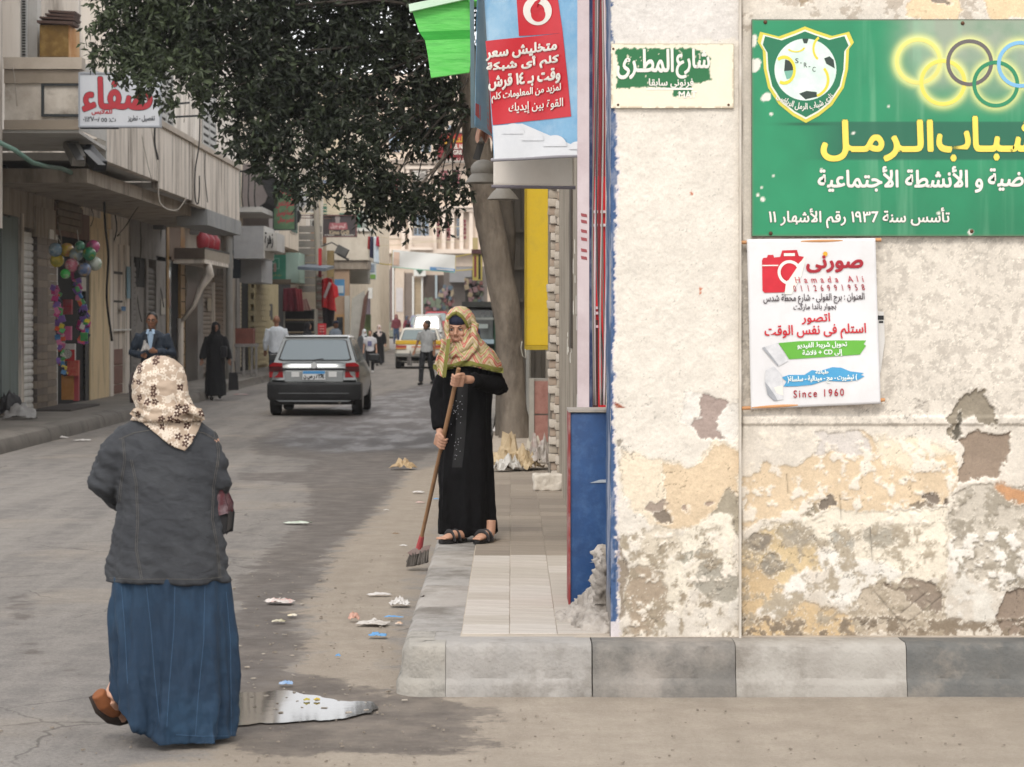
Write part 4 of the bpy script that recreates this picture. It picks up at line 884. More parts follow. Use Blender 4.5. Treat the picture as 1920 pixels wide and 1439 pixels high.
# side banner
b3, f3 = banner('folded_side_banner', 'folded blue and red banner hanging edge-on left of the red slogan banner', 'banner', [(896, -80), (912, -80), (926, 258), (890, 238)], 14.5, lambda x, y: .03 * math.sin(x * 5), vb, stick=False, yaw=.5)
strip_decal('red_print', [(.3, .42), (.35, .7), (.3, .95)], [(.95, .55), (.98, .8), (.98, .99)], bred, .004, b3, f3, 6, 12)
strip_decal('red_print', [(.02, .86), (.02, .93)], [(.4, .86), (.4, .95)], bred, .004, b3, f3, 4, 6)
strip_decal('dark_print', [(.35, .28), (.6, .38)], [(.75, .26), (.95, .56)], flat('#3a3a40', .5), .005, b3, f3, 4, 8)
mb = MB(); 
for (x0, x1, y0, y1) in ((882, 886, 60, 240),): mb.grid(lambda u, v: W(880 + 8 * u + 3 * v, -80 + 320 * v, 14.9 + .1 * u), 3, 12)
tag(mb.build('light_blue_cloth', mat('light_blue_cloth', '#8fb4c8', '#a9c8d6', scale=4, bump=.3), None, smooth=True), 'light blue strip of cloth hanging behind the folded banner', 'cloth')
t = bpy.data.objects[-1] if 0 else None
# pink and wooden rag below the folded banner
mb = MB().grid(lambda u, v: W(895 + 34 * u + 4 * math.sin(v * 5), 205 + 58 * v + 12 * u * (1 - v) + (6 * math.sin(u * 14) if v > .8 else 0), 15.0 - .08 * math.sin(u * 9)), 14, 10)
tag(mb.build('torn_cloth', mat('salmon_rag', '#a86a60', '#8c7762', scale=8, stretch=(3, 1, .5), bump=.5), None, smooth=True), 'torn salmon and brown cloth hanging under the folded banner', 'cloth')
# green awning: stacked boards
gm = mat('lime_green_paint', '#4fbb4b', '#74cf6c', rough=.6, scale=7, stretch=(.6, 1, 6), dirt='#2c8a35', damt=.6, dscale=5, bump=.5, bscale=30)
gw = thing('green_awning', 'bright lime green slatted awning hanging at the top beside the tree crown', 'awning', tuple(W(880, 140, 16)))
G4 = [((770, 12), (885, -6), (886, 56), (786, 60)), ((786, 60), (886, 56), (886, 78), (797, 76)), ((797, 76), (886, 73), (884, 100), (802, 103)), ((802, 103), (884, 100), (880, 136), (808, 146))]
for k, q in enumerate(G4):
    Yk = 16 - .10 * k
    MB().prism([W(*p, Yk) for p in q], (0, .05, 0)).build('slat', [gm, mat('dark_lime', '#2f8f35', '#3da441', scale=8, stretch=(.6, 1, 6), bump=.5), gm, gm][k], gw)
MB().prism([W(*p, 15.95) for p in ((766, 8), (885, -16), (885, -4), (768, 22))], (0, .08, 0)).build('white_rim', mat('mint_white', '#b9d8bf', '#cfe3d2', scale=5), gw)
MB().prism([W(*p, 15.9) for p in ((860, -30), (960, -60), (960, 0), (880, 3))], (0, .3, 0)).build('valance', gm, gw)
# two dome lamps and brackets
def dome(px, py, r, Y, label):
    t = thing('dome_lamp', label, 'lamp', tuple(W(px, py, Y)), 'dome lamps hanging by the tree'); c = W(px, py, Y)
    prof = [(.0, 1.0), (.18, .98), (.22, .8), (.45, .62), (.75, .35), (.95, .1), (1.02, 0), (.98, -.02), (.7, .2), (.3, .5), (0, .6)]
    rings = [[c + Vector((r * a * math.cos(q), r * a * math.sin(q), r * 1.1 * h)) for q in [2 * math.pi * i / 20 for i in range(20)]] for a, h in [(max(a, .001), h) for a, h in prof]]
    MB().loft(rings, False).build('shade', mat('grey_enamel', '#6e6a64', '#7d786f', rough=.5, scale=5, dirt='#4a453e', damt=.5), t, smooth='a'); return t
dl = dome(906, 343, .125, 17, 'grey dome lamp in front of the tree trunk, the upper of two'); MB().ell(W(906, 318, 17), (.09, .09, .07), 14, 8).build('housing', MC['grey_enamel'], dl, smooth=True)
MB().bar(W(893, 300, 17.2), W(903, 265, 17.2), .05).build('bracket', flat('#2c2a28', .6), dl); MB().box(W(893, 268, 17).x, W(905, 268, 17).x, 16.9, 17.1, W(0, 268, 17).z, W(0, 240, 17).z).build('gear_box', flat('#55504b', .6), dl)
dl2 = dome(943, 374, .115, 18, 'grey dome lamp under the blank banner, the lower of two'); MB().bar(W(943, 350, 18), W(960, 320, 18), .03).build('bracket', flat('#2c2a28', .6), dl2)
# ------------------------------------------------------------------ tree with leaning trunk and broad crown
tree = thing('ficus_tree', 'large ficus tree with leaning grey trunk and dark leafy crown over the street', 'tree', tuple(G(965, 826, .23)))
bark = mat('tree_bark', '#60574d', '#7d7367', scale=7, stretch=(1, 1, .4), dirt='#453d35', damt=.75, dscale=4, bump=1.0, bscale=22, bdist=.02)
TY = 30.2
def trunk_mesh(path, name, seed, m, base=True):
    pts = []; rad = []
    P = [W(x, y, Y) for x, y, r, Y in path]; rr_ = [r for *_, r, Y in [(x, y, r, Y) for x, y, r, Y in path]]
    n = 70
    for i in range(n + 1):
        t = i / n * (len(P) - 1); k = min(int(t), len(P) - 2); u = t - k; p0, p1, p2, p3 = P[max(k - 1, 0)], P[k], P[k + 1], P[min(k + 2, len(P) - 1)]
        pts.append(.5 * ((2 * p1) + (p2 - p0) * u + (2 * p0 - 5 * p1 + 4 * p2 - p3) * u * u + (3 * p1 - p0 - 3 * p2 + p3) * u ** 3)); rad.append((rr_[k] * (1 - u) + rr_[k + 1] * u) * Y_px)
    mb = MB().tube(pts, rad, 28)
    nv = []
    for i, v in enumerate(mb.v):
        c = pts[min(i // 28, n)]; d = Vector(v) - c; f = 1 + .13 * noise.noise(Vector((v[0] * 5, v[1] * 5, v[2] * 2 + seed))) + .07 * noise.noise(Vector((v[0] * 18, v[1] * 18, v[2] * 9)))
        if base and v[2] < .55: a = math.atan2(d.y, d.x); f *= 1 + (.55 - v[2]) * .55 * max(0, math.sin(a * 4 + seed)) + (.55 - v[2]) * .35
        nv.append(tuple(c + d * f))
    mb.v = nv; return mb.build(name, m, tree, smooth=True)
Y_px = TY / FP * .82
trunk_mesh([(968, 835, 34, TY), (966, 800, 31, TY), (962, 740, 30, TY), (957, 660, 30, TY), (948, 580, 31, TY), (934, 500, 31, TY), (918, 420, 31, TY), (905, 350, 31, TY), (893, 270, 31, TY), (886, 190, 28, TY - .1), (872, 110, 25, TY - .3), (850, 20, 22, TY - .6), (820, -70, 16, TY - 1)], 'trunk', 1, bark)
trunk_mesh([(944, 830, 17, TY + .5), (941, 740, 15, TY + .5), (942, 640, 16, TY + .6), (948, 540, 18, TY + .6), (950, 450, 20, TY + .6), (945, 380, 22, TY + .6), (938, 300, 22, TY + .6), (950, 200, 18, TY + .7), (985, 60, 14, TY + 1), (1010, -80, 10, TY + 1.4)], 'second_trunk', 5, mat('dark_bark', '#4b443c', '#5d554b', scale=7, stretch=(1, 1, .4), dirt='#2f2a25', damt=.7, bump=1, bscale=22, bdist=.02))
rt = random.Random(12)
# crown: leafy masses (photo place, radius in pixels, distance), joined to the trunk by limbs
CL = [(240,66,56,28.6),(212,92,28,28.3),(275,118,46,28.2),(300,60,70,28.8),(330,140,62,28.0),(365,70,70,29),(420,60,75,28.6),(440,140,70,28.5),(400,180,30,28.2),
 (500,60,80,29),(520,150,78,28.8),(480,215,52,28.4),(455,262,30,28.2),(500,290,40,28.3),(560,235,70,28.6),(540,330,26,28.4),(600,300,44,28.4),(610,170,78,29),(600,70,80,29.4),(580,350,26,28.2),
 (650,240,62,28.6),(660,130,60,29.2),(680,310,54,28.6),(650,350,32,28.3),(700,60,80,29.6),(720,200,58,29.2),(735,355,46,28.8),(705,385,30,28.6),(760,130,66,29.6),(760,250,46,29.3),(775,375,36,29),(820,370,46,29.2),(850,395,30,29.4),(765,405,22,28.8),
 (800,180,60,29.8),(810,230,44,29.8),(800,60,70,30),(850,220,34,29.6),(840,300,30,29.8),(852,345,28,29.6),(845,130,46,30.2),(860,60,60,30.6),(640,30,70,29.6),(540,10,70,29.2),(440,0,70,28.8),(340,0,66,28.6),(250,10,60,28.4),(740,0,80,29.8),
 (860,-60,120,30.6),(700,-90,130,30),(540,-100,130,29.4),(400,-100,120,29),(280,-80,90,28.6),(960,-160,130,31),(820,-220,150,31),(620,-230,150,30.5),(440,-210,130,29.6),(930,-60,80,31.5)]
limb = MB()
J = [W(886, 200, TY - .1), W(872, 110, TY - .3), W(850, 20, TY - .6), W(820, -70, TY - 1)]
lg = MB()
for i, (x, y, r, Y) in enumerate(CL):
    c = W(x, y, Y); a = J[0] if y > 250 else J[1] if y > 120 else J[2] if y > 0 else J[3]
    mid = a.lerp(c, .5) + Vector((rt.uniform(-.15, .15), rt.uniform(-.2, .2), .25 + rt.uniform(-.1, .15)))
    pts = [a, a.lerp(mid, .5) + Vector((0, 0, .12)), mid, mid.lerp(c, .5) + Vector((0, 0, .05)), c]
    limb.tube(pts, [.026, .02, .014, .009, .004], 6)
limb.build('limbs', mat('twig_bark', '#2e2923', '#3d362f', scale=9), tree, smooth=True)['kind'] = 'stuff'
tag(MB().tube([W(700, 368, 28.9), W(740, 362, 29), W(790, 345, 29.2), W(828, 300, 29.5), W(850, 250, 29.8), W(884, 215, 30.1)], [.006, .01, .013, .017, .022, .03], 8).build('bough', bark, tree, smooth=True), None)
leafm = bpy.data.materials.new('leaf'); leafm.use_nodes = True; _n = leafm.node_tree.nodes; _l = leafm.node_tree.links; _p = _n['Principled BSDF']
_oi = _n.new('ShaderNodeAttribute'); _oi.attribute_name = 'tint'; _r = _n.new('ShaderNodeValToRGB')
_r.color_ramp.elements[0].color = (*hx('#1d231a'), 1); _r.color_ramp.elements[1].color = (*hx('#475238'), 1); e = _r.color_ramp.elements.new(.5); e.color = (*hx('#2a3222'), 1)
_l.new(_oi.outputs['Fac'], _r.inputs[0]); _l.new(_r.outputs[0], _p.inputs['Base Color']); _p.inputs['Roughness'].default_value = .5; _p.inputs['Specular IOR Level'].default_value = .3
_tr = _n.new('ShaderNodeBsdfTranslucent'); _l.new(_r.outputs[0], _tr.inputs[0]); _mx = _n.new('ShaderNodeMixShader'); _mx.inputs[0].default_value = .18
_l.new(_p.outputs[0], _mx.inputs[1]); _l.new(_tr.outputs[0], _mx.inputs[2]); _l.new(_mx.outputs[0], _n['Material Output'].inputs[0])
rn = np.random.RandomState(4); LV = []; LF = []; LT = []
def leaves(c, r, n, tint0):
    """sprigs: short twigs with a rosette of pointed leaves"""
    for _ in range(n):
        d = rn.normal(size=3); d /= np.linalg.norm(d); rad_ = r * (.30 + .78 * rn.rand() ** .6 + .16 * max(0, rn.normal()))
        s = np.array(c) + d * rad_ * np.array([1, .9, .85]); ax = d * .5 + rn.normal(size=3) * .5 + np.array([0, -.05, -.55]); ax /= np.linalg.norm(ax)
        if noise.noise(Vector(s * 2.6)) + .5 * noise.noise(Vector(s * 6)) < -.20: continue
        for k in range(7):
            o = s + ax * (.030 * k) ; q = ax * .55 + rn.normal(size=3) * .75 + np.array([0, 0, -.15]); q /= np.linalg.norm(q)
            side = np.cross(q, rn.normal(size=3)); side /= np.linalg.norm(side) + 1e-9; nrm = np.cross(q, side)
            L_ = .075 + .05 * rn.rand(); w = L_ * .22; b = len(LV)
            LV.extend([o, o + q * L_ * .45 + side * w + nrm * .006, o + q * L_, o + q * L_ * .45 - side * w + nrm * .006, o + q * L_ * .5 - nrm * .004])
            LF.extend([(b, b + 1, b + 4), (b + 1, b + 2, b + 4), (b + 2, b + 3, b + 4), (b + 3, b, b + 4)]); t = min(1, max(0, tint0 + rn.normal() * .25)); LT.extend([t] * 5)
for i, (x, y, r, Y) in enumerate(CL):
    R_ = r * Y / FP * 1.02; c = W(x, y, Y); n = int((r / 60) ** 2 * 165)
    if r > 100: n = int(n * .45)
    if x > 760 and y > 180: n = int(n * .8)
    leaves(c, R_, max(n, 22), .30 + .40 * (x < 420) + .1 * (y < 60))
LVv = np.array(LV, np.float32); off = org(tree); LVv -= np.array(off, np.float32)
me = bpy.data.meshes.new('crown'); me.from_pydata(LVv.tolist(), [], LF); me.materials.append(leafm); at = me.attributes.new('tint', 'FLOAT', 'POINT'); at.data.foreach_set('value', np.array(LT, np.float32))
o = bpy.data.objects.new('crown', me); COL.objects.link(o); o.parent = tree; o['kind'] = 'stuff'
# green leafy sprigs beside the banner
# ------------------------------------------------------------------ left side of the street
def yl(px, X=-8.0): return X * FP / (px - 960)
lk = thing('left_pavement', 'long grey concrete pavement with rounded kerb along the left shops', None, (-6.5, 30, 0)); lk['kind'] = 'structure'
lc = mat('left_kerb_concrete', '#6a655f', '#7d7871', scale=1.5, dirt='#4e4a45', damt=.6, dscale=1.2, bump=.5, bscale=20)
KL = [(-.03, -.05), (-.02, .05), (0, .12), (.03, .17), (.10, .19), (.28, .195), (.28, -.05)]
def kx(y): return -6.5 - .25 * sstep(52, 58, np.array(y)).item() + .0 * y
yv = 22.0; k = 0
while yv < 96:
    L_ = 1.5; pth = [(-(-kx(yv + t)) if 0 else kx(yv + t), yv + t) for t in np.linspace(0, L_ - .012, 5)]
    rings = []
    for p in pth:
        rings.append([(p[0] - d, p[1], z + (.006 * noise.noise(Vector((p[1] * 3, d * 9, k))) if z > 0 else 0)) for d, z in KL])
    MB().loft(rings, True).build('kerb_stone', lc, lk, smooth='a'); yv += L_; k += 1
MB().box(-14, -6.74, 20, 170, -.05, .183).build('pavement_bed', mat('left_paving', '#706b64', '#827c74', scale=1.2, dirt='#55504a', damt=.6, dscale=1.5, bump=.4, bscale=20), lk)
MB().box(-6.76, -6.5, 96, 130, -.05, .15).build('far_kerb', lc, lk)
fac = mat('stained_render', '#c9bfb3', '#ddd4c9', scale=1.1, stretch=(3, 3, .35), dirt='#665d53', damt=.95, dscale=.9, bump=.5, bscale=18, bdist=.01)
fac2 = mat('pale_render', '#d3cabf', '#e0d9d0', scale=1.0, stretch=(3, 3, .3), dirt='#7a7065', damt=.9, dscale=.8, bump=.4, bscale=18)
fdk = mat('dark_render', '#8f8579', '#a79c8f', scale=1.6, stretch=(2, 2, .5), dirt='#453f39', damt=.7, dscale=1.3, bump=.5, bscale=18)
tan = mat('tan_render', '#d3bd96', '#dcc8a4', scale=1.3, stretch=(2, 2, .5), dirt='#7a6a52', damt=.6, dscale=1.3, bump=.4, bscale=18)
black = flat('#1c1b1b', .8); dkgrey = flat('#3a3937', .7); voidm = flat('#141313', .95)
apt = thing('apartment_building', 'stained grey apartment building with long parapet balcony above the left shops', 'building', (-8, 35, .18))
BX = -8.0
def face(p0, p1, y0, y1, m, name, proud=0.0, dep=.12, parent=None, X=BX):
    """a piece of the street front between two photo columns and two photo rows (rows read at its near edge)"""
    Y0 = yl(p0, X); Y1 = yl(p1, X); zt = CZ + (600 - y0) / FP * Y0; zb = max(CZ + (600 - y1) / FP * Y0, .184)
    return MB().box(X - dep, X + proud * (.35 if proud > 0 else .5), Y0, Y1, zb, zt).build(name, m, parent or apt)
def faceZ(Y0, Y1, z0, z1, m, name, proud=0.0, dep=.12, parent=None, X=BX): return MB().box(X - dep, X + proud, Y0, Y1, z0, z1).build(name, m, parent or apt)
SLD = {}
def shutter(Y0, Y1, z0, z1, m, X=BX + .045, parent=None, pitch=.115):
    """roller shutter lying in the street front: an edge frame and one object per slat"""
    fr_ = MB().box(X - .09, X - .06, Y0, Y1, z0, z1).build('roller_shutter', m, parent or apt); k = (round(Y1 - Y0, 2), m.name)
    if k not in SLD:
        L_ = Y1 - Y0; mb = MB(); pr = [(0, 0), (.022, .012), (.028, pitch * .5), (.02, pitch * .86), (0, pitch * .95)]
        mb.loft([[(x, y, z) for x, z in pr] for y in (0, L_)], True); o = mb.build('slat', m, fr_, local=True); SLD[k] = o.data; bpy.data.objects.remove(o)
    n = int((z1 - z0) / pitch)
    for i in range(n):
        o = bpy.data.objects.new('slat', SLD[k]); COL.objects.link(o); o.parent = fr_; o.location = Vector((X - .058, Y0, z0 + i * pitch)) - org(fr_)
    return fr_
# backing masses
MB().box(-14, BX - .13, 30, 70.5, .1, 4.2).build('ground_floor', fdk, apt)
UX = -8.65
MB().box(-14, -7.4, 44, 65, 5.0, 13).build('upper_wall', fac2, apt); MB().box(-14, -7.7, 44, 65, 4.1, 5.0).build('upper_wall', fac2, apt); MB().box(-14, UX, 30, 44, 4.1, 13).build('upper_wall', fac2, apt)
MB().box(-14, -7.25, 30.0, 34.4, 3.0, 13).build('corner_wall', fac2, apt)
# lower front pieces, near to far
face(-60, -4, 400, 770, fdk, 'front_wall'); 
for k in range(2): face(2 + 19 * k, 19 + 19 * k, 405, 762, mat('grey_blue_wood', '#6d7876', '#7f8a87', scale=3, stretch=(3, 3, .4), dirt='#4e5552', damt=.6, bump=.4), 'wooden_leaf', .03 - .06 * k, .05)
face(0, 40, 320, 400, fdk, 'lintel', .05); face(0, 14, 290, 322, black, 'vent_opening', .01)
wsh = mat('white_shutter_paint', '#dcdcd9', '#e2e2de', scale=4, dirt='#7d7a73', damt=.4, bump=.1, rough=.5); bsh = mat('brown_shutter_paint', '#82776c', '#908579', scale=4, dirt='#4a4139', damt=.5, bump=.1, rough=.55); tsh = mat('tan_shutter_paint', '#a29477', '#b0a284', scale=4, dirt='#75694f', damt=.5, bump=.1, rough=.55); gsh = mat('grey_shutter_paint', '#6d6b68', '#7b7875', scale=4, dirt='#4c4a47', damt=.4, bump=.1, rough=.55)
shutter(yl(40), yl(61), .2, 3.15, wsh); face(36, 41, 400, 768, fac, 'jamb', .10); face(40, 100, 320, 425, fdk, 'lintel', .05); face(45, 78, 300, 350, black, 'vent_opening', .06)
# stone tiled pilaster
tlm = [mat('brown_stone_%d' % k, a, b, scale=5, rough=.6, bump=.3, bscale=20) for k, (a, b) in enumerate([('#6d635a', '#80756a'), ('#51494330'[:7], '#5c534c'), ('#7f7366', '#948777'), ('#4b4541', '#58504b')])]
Yp0, Yp1 = yl(62), yl(99)
MB().box(BX - .12, BX + .05, Yp0, Yp1, .18, 3.6).build('tiled_pilaster', fdk, apt); tp = [o for o in apt.children if o.name.startswith('tiled_pilaster')][0]
tdat = None; zc = .19; rq = random.Random(2)
while zc < 3.0:
    for c in range(2):
        L_ = (Yp1 - Yp0) / 2
        o = MB().box(0, .022, .004, L_ - .004, 0, .115).build('tile', tlm[rq.randrange(4)], tp, local=True) if tdat is None or len(tdat) < 4 else None
        if o is not None:
            tdat = (tdat or []) + [o.data]
        else: o = bpy.data.objects.new('tile', tdat[rq.randrange(4)]); COL.objects.link(o); o.parent = tp
        o.location = Vector((BX + .05 + rq.uniform(0, .008), Yp0 + c * L_, zc)) - org(tp)
    o = MB().box(0, .21, -.02, 0, 0, .115).build('tile', tlm[rq.randrange(4)], tp, local=True); o.location = Vector((BX - .14, Yp0, zc)) - org(tp)
    zc += .121
face(86, 94, 430, 610, wsh, 'switch_board', .20, 0)
# toy shop
face(99, 106, 420, 765, wsh, 'jamb', .06); face(100, 165, 380, 440, mat('rust_board', '#6b5449', '#7c6154', scale=4, stretch=(2, 2, .4), dirt='#43342c', damt=.6), 'shop_fascia', .08)
for k in range(7): faceZ(yl(103), yl(146), 3.28 + .125 * k, 3.385 + .125 * k, mat('old_louvre', '#6e6252', '#7f7262', scale=4, dirt='#463e34', damt=.6), 'louvre', .06 + .02 * (k % 2), .05)
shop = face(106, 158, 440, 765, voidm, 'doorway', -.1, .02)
face(158, 166, 330, 760, dkgrey, 'jamb', .06); face(165, 200, 425, 752, tan, 'pilaster', .14); face(150, 206, 330, 425, tan, 'wall_panel', .06); face(152, 186, 345, 385, black, 'vent_opening', .08); face(153, 186, 385, 402, fac, 'vent_sill', .09)
shutter(yl(158), yl(166), .4, 3.0, tsh)
face(200, 206, 430, 745, fac2, 'jamb', .22); face(206, 232, 440, 745, fac, 'door_wall', -.02)
for y0, y1, m in ((508, 513, dkgrey), (563, 567, dkgrey)): face(208, 230, y0, y1, m, 'band', .0, .02)
rsl = mat('red_brown_slab', '#6e4a40', '#7e574b', scale=5, rough=.5, bump=.1)
for y0, y1 in ((656, 686), (688, 722), (724, 740)): face(208, 229, y0, y1, rsl, 'cladding_slab', .02, .02)
face(232, 240, 460, 742, fac2, 'jamb', .1)
face(200, 240, 618, 621, wsh, 'rail', .2, 0); face(206, 240, 370, 455, fac, 'wall_panel', .07); face(206, 230, 370, 395, black, 'vent_opening', .09)
gst = mat('grey_stone_cladding', '#7d7a77', '#8f8b87', scale=2, dirt='#474441', damt=.5, rough=.7, bump=.3)
face(240, 306, 330, 480, gst, 'stone_fascia', .14); face(243, 248, 480, 740, gsh, 'jamb', .1); shutter(yl(248), yl(254), .3, 2.9, gsh); face(254, 272, 480, 538, black, 'fanlight', .0); face(254, 272, 538, 742, gst, 'door_leaf', -.02)
face(271, 275, 478, 740, gst, 'jamb', .12); shutter(yl(275), yl(289), .3, 2.85, mat('dark_shutter_paint', '#4e4a46', '#5a5550', scale=4, rough=.55, bump=.1)); face(289, 306, 480, 738, gst, 'pilaster', .14)
goldm = mat('gold_frame', '#8a6d45', '#a78653', rough=.35, metal=.3, scale=6, bump=0); mir = glass('mirror_glass', '#6f7d84', .05)
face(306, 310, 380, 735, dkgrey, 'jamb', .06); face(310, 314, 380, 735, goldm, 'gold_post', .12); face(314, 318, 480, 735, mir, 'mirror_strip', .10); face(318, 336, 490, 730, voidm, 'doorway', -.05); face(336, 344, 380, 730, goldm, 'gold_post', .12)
for k in range(9): face(336.5, 343.5, 490 + 25 * k, 492 + 25 * k, dkgrey, 'glazing_bar', .13, 0)
face(314, 336, 380, 488, mat('painted_fascia', '#5d4c3e', '#6b594a', scale=4), 'shop_fascia', .1)
face(344, 367, 470, 728, mat('dark_marble', '#2b2927', '#383431', rough=.3, scale=4, bump=0), 'dark_pillar', .16); face(367, 378, 500, 728, gst, 'grey_pilaster', .12)
shutter(yl(378), yl(398), .3, 2.9, bsh); face(396, 401, 530, 728, fac, 'jamb', .1); shutter(yl(400), yl(417), .3, 2.9, mat('rust_shutter_paint', '#6f5c48', '#7d6952', scale=4, rough=.55, bump=.1)); face(417, 440, 480, 720, fdk, 'front_wall', .05)
# small balcony with red jugs on a scrolled bracket
sb = thing('jug_balcony', 'narrow iron railed balcony with three red jugs above a scrolled bracket', 'balcony', (-7.6, 54, 2.7))
a = yl(356, -7.6); b_ = yl(412, -7.6)
zf = CZ + (600 - 494) / FP * a
MB().box(-8, -7.25, a, b_, zf, zf + .10).build('slab', fac, sb); MB().box(-7.27, -7.23, a - .03, b_, zf + .34, zf + .38).build('rail', dkgrey, sb)
nb_ = 22
for k in range(nb_): MB().box(-7.265, -7.235, a + (b_ - a) * k / nb_, a + (b_ - a) * (k + .45) / nb_, zf + .10, zf + .34).build('baluster', mat('pale_baluster', '#9c9284', '#aba193', scale=8), sb)
MB().box(-8, -7.25, a - .02, a, zf + .10, zf + .36).build('end_panel', mat('brown_panel', '#4d4138', '#5b4e43', scale=5), sb)
for k in range(3):
    c = Vector((-7.5, a + 1.6 + 1.1 * k, zf + .36)); rings = [[c + Vector((r * math.cos(t), r * math.sin(t), z)) for t in [i * math.pi / 6 for i in range(12)]] for z, r in ((0, .1), (.1, .15), (.3, .16), (.4, .09), (.48, .06), (.52, .09))]
    tag(MB().loft(rings).build('red_jug', flat('#8c2430', .4), None, smooth=True), ['red jug nearest the stone fascia on the railed balcony', 'middle red jug on the railed balcony', 'red jug nearest the street pole on the railed balcony'][k], 'jug', 'red jugs on the small balcony')
pts = [Vector((-7.3, a + .9, zf)), Vector((-7.25, a + .9, zf - .25)), Vector((-7.45, a + .9, zf - .55)), Vector((-7.62, a + .9, zf - 1.0)), Vector((-7.9, a + .9, zf - 1.35))]
MB().tube(pts, [(.10, .12), (.12, .12), (.08, .12), (.05, .12), (.05, .12)], 10).build('scroll_bracket', fac, sb, smooth=True); MB().tube([Vector((-7.95, a + .9, zf - 1.3)), Vector((-7.95, a + .9, .2))], .08, 10).build('pilaster', fac, sb)
# ---- the parapet balcony above, three runs, and its front bay
PXX = -6.2
capm = mat('parapet_cap', '#a69b8d', '#b8ada0', scale=3, dirt='#7a7064', damt=.5, bump=.4, bscale=20)
wht_s = mat('pale_soffit', '#b4b2ae', '#c2c0bb', scale=1.5, dirt='#8a857d', damt=.6, bump=.2)
def para(Y0, Y1, z0, z1, x=PXX, cap=True):
    MB().box(x - .14, x, Y0, Y1, z0, z1).build('parapet', fac, apt); 
    if cap: MB().box(x - .19, x + .05, Y0 - .0, Y1, z1, z1 + .10).build('parapet_cap', capm, apt)
para(37.0, 42.6, 4.13, 5.14); para(42.6, 47.0, 4.02, 5.12, PXX - .02); para(47.0, 54.9, 3.95, 5.10, PXX)
MB().box(-8.65, PXX - .14, 42.6, 54.9, 4.02, 4.12).build('balcony_slab', wht_s, apt); MB().box(-8.65, PXX - .14, 37.0, 42.6, 4.14, 4.26).build('balcony_slab', wht_s, apt); MB().box(-8, PXX - .3, 37, 54.9, 3.80, 4.015).build('soffit_beam', fdk, apt)
MB().box(-8.65, PXX - .001, 54.9, 55.05, 3.95, 5.12).build('end_wall', fac, apt)
MB().box(PXX - .6, PXX + .03, 49, 55.1, 3.62, 3.94).build('sign_box', mat('grey_sign_box', '#87898a', '#989998', scale=2, dirt='#6c6a66', damt=.4), apt)
# front bay of the balcony (faces the camera)
BY = 34.6
a = W(15, 245, BY); b_ = W(148, 110, BY)
MB().box(-7.26, PXX - .012, BY, BY + .16, W(0, 238, BY).z, W(0, 112, BY).z).build('bay_front', mat('bay_render', '#a0968a', '#c9c2b7', scale=2.2, dirt='#655b4f', damt=.75, dscale=1.6, bump=.6, bscale=18, bdist=.01), apt)
MB().box(-7.26, PXX + .06, BY - .10, BY + .2, W(0, 131, BY).z, W(0, 109, BY).z).build('bay_coping', capm, apt)
MB().box(-7.26, PXX + .01, BY - .05, BY - .002, W(0, 157, BY).z, W(0, 132, BY).z).build('bay_beam', mat('bay_beam', '#857a6c', '#968b7d', scale=3, dirt='#655b4f', damt=.5), apt)
MB().box(-7.26, PXX + .01, BY - .06, BY - .002, W(0, 244, BY).z, W(0, 226, BY).z).build('bay_beam', MC['bay_beam'], apt)
bf_ = flat('#1f2629', .5)
def fbox(x0, y0, x1, y1, Y, dep, m, nm, par, fr=0.0): 
    a = W(x0, y1, Y); b = W(x1, y0, Y); return MB().box(a.x, b.x, Y - fr, Y - fr + dep, a.z, b.z).build(nm, m, par)
for q in ((77, 157, 82, 219), (150, 157, 155, 219), (82, 157, 150, 161), (82, 214, 150, 219)): fbox(*q, BY - .04, .035, bf_, 'frame_bar', apt)
MB().box(PXX - .012, PXX + .001, BY, 37.0, W(0, 243, BY).z, W(0, 112, BY).z).build('bay_side', wht_s, apt)
MB().prism([(-7.26, BY, W(0, 243, BY).z), (PXX, BY, W(0, 243, BY).z), (PXX, 37.0, 4.33), (-8.65, 37.0, 4.33), (-8.65, BY, W(0, 243, BY).z)], (0, 0, -.05)).build('bay_soffit', wht_s, apt)
MB().box(PXX - .14, PXX, 36.95, 37.0, 4.13, 4.5).build('notch_wall', wht_s, apt)
# windows of the upper wall
wfr = mat('white_shutter_wood', '#a8a8a6', '#b6b5b1', scale=4, dirt='#85827c', damt=.4)
def louvre_window(Y0, Y1, z0, z1, X=UX, parent=None, m=wfr, name='window', n=None):
    w = MB().box(X, X + .03, Y0 - .06, Y1 + .06, z0 - .06, z1 + .06).build(name, fac, parent or apt)
    MB().box(X + .031, X + .035, Y0, Y1, z0, z1).build('shade', black, w)
    n = n or int((z1 - z0) / .16); 
    for k in range(2):
        A = Y0 + (Y1 - Y0) / 2 * k; MB().box(X + .036, X + .07, A, A + .06, z0, z1).build('frame', m, w); MB().box(X + .036, X + .07, A + (Y1 - Y0) / 2 - .08, A + (Y1 - Y0) / 2 - .02, z0, z1).build('frame', m, w)
    for i in range(n): zz = z0 + (z1 - z0) * i / n; MB().box(X + .036, X + .06, Y0 + .06, Y1 - .06, zz, zz + (z1 - z0) / n * .6).build('slat', m, w)
    return w
for Y0, Y1, z0, z1 in ((57.4, 60.0, 5.3, 7.2), (50.4, 52.4, 5.0, 7.1), (57.4, 60.0, 8.6, 10.6), (50.4, 52.4, 8.6, 10.6), (46, 47.2, 6.9, 7.7)): louvre_window(Y0, Y1, z0, z1, -7.4)
fbox(0, -30, 37, 108, 36.2, .3, fac2, 'bay_wall', apt); a = W(37, 108, 36.2); b_ = W(48, -30, 36.3); 
w = MB().box(a.x, b_.x + .02, 36.3, 36.33, a.z, b_.z).build('window', wfr, apt)
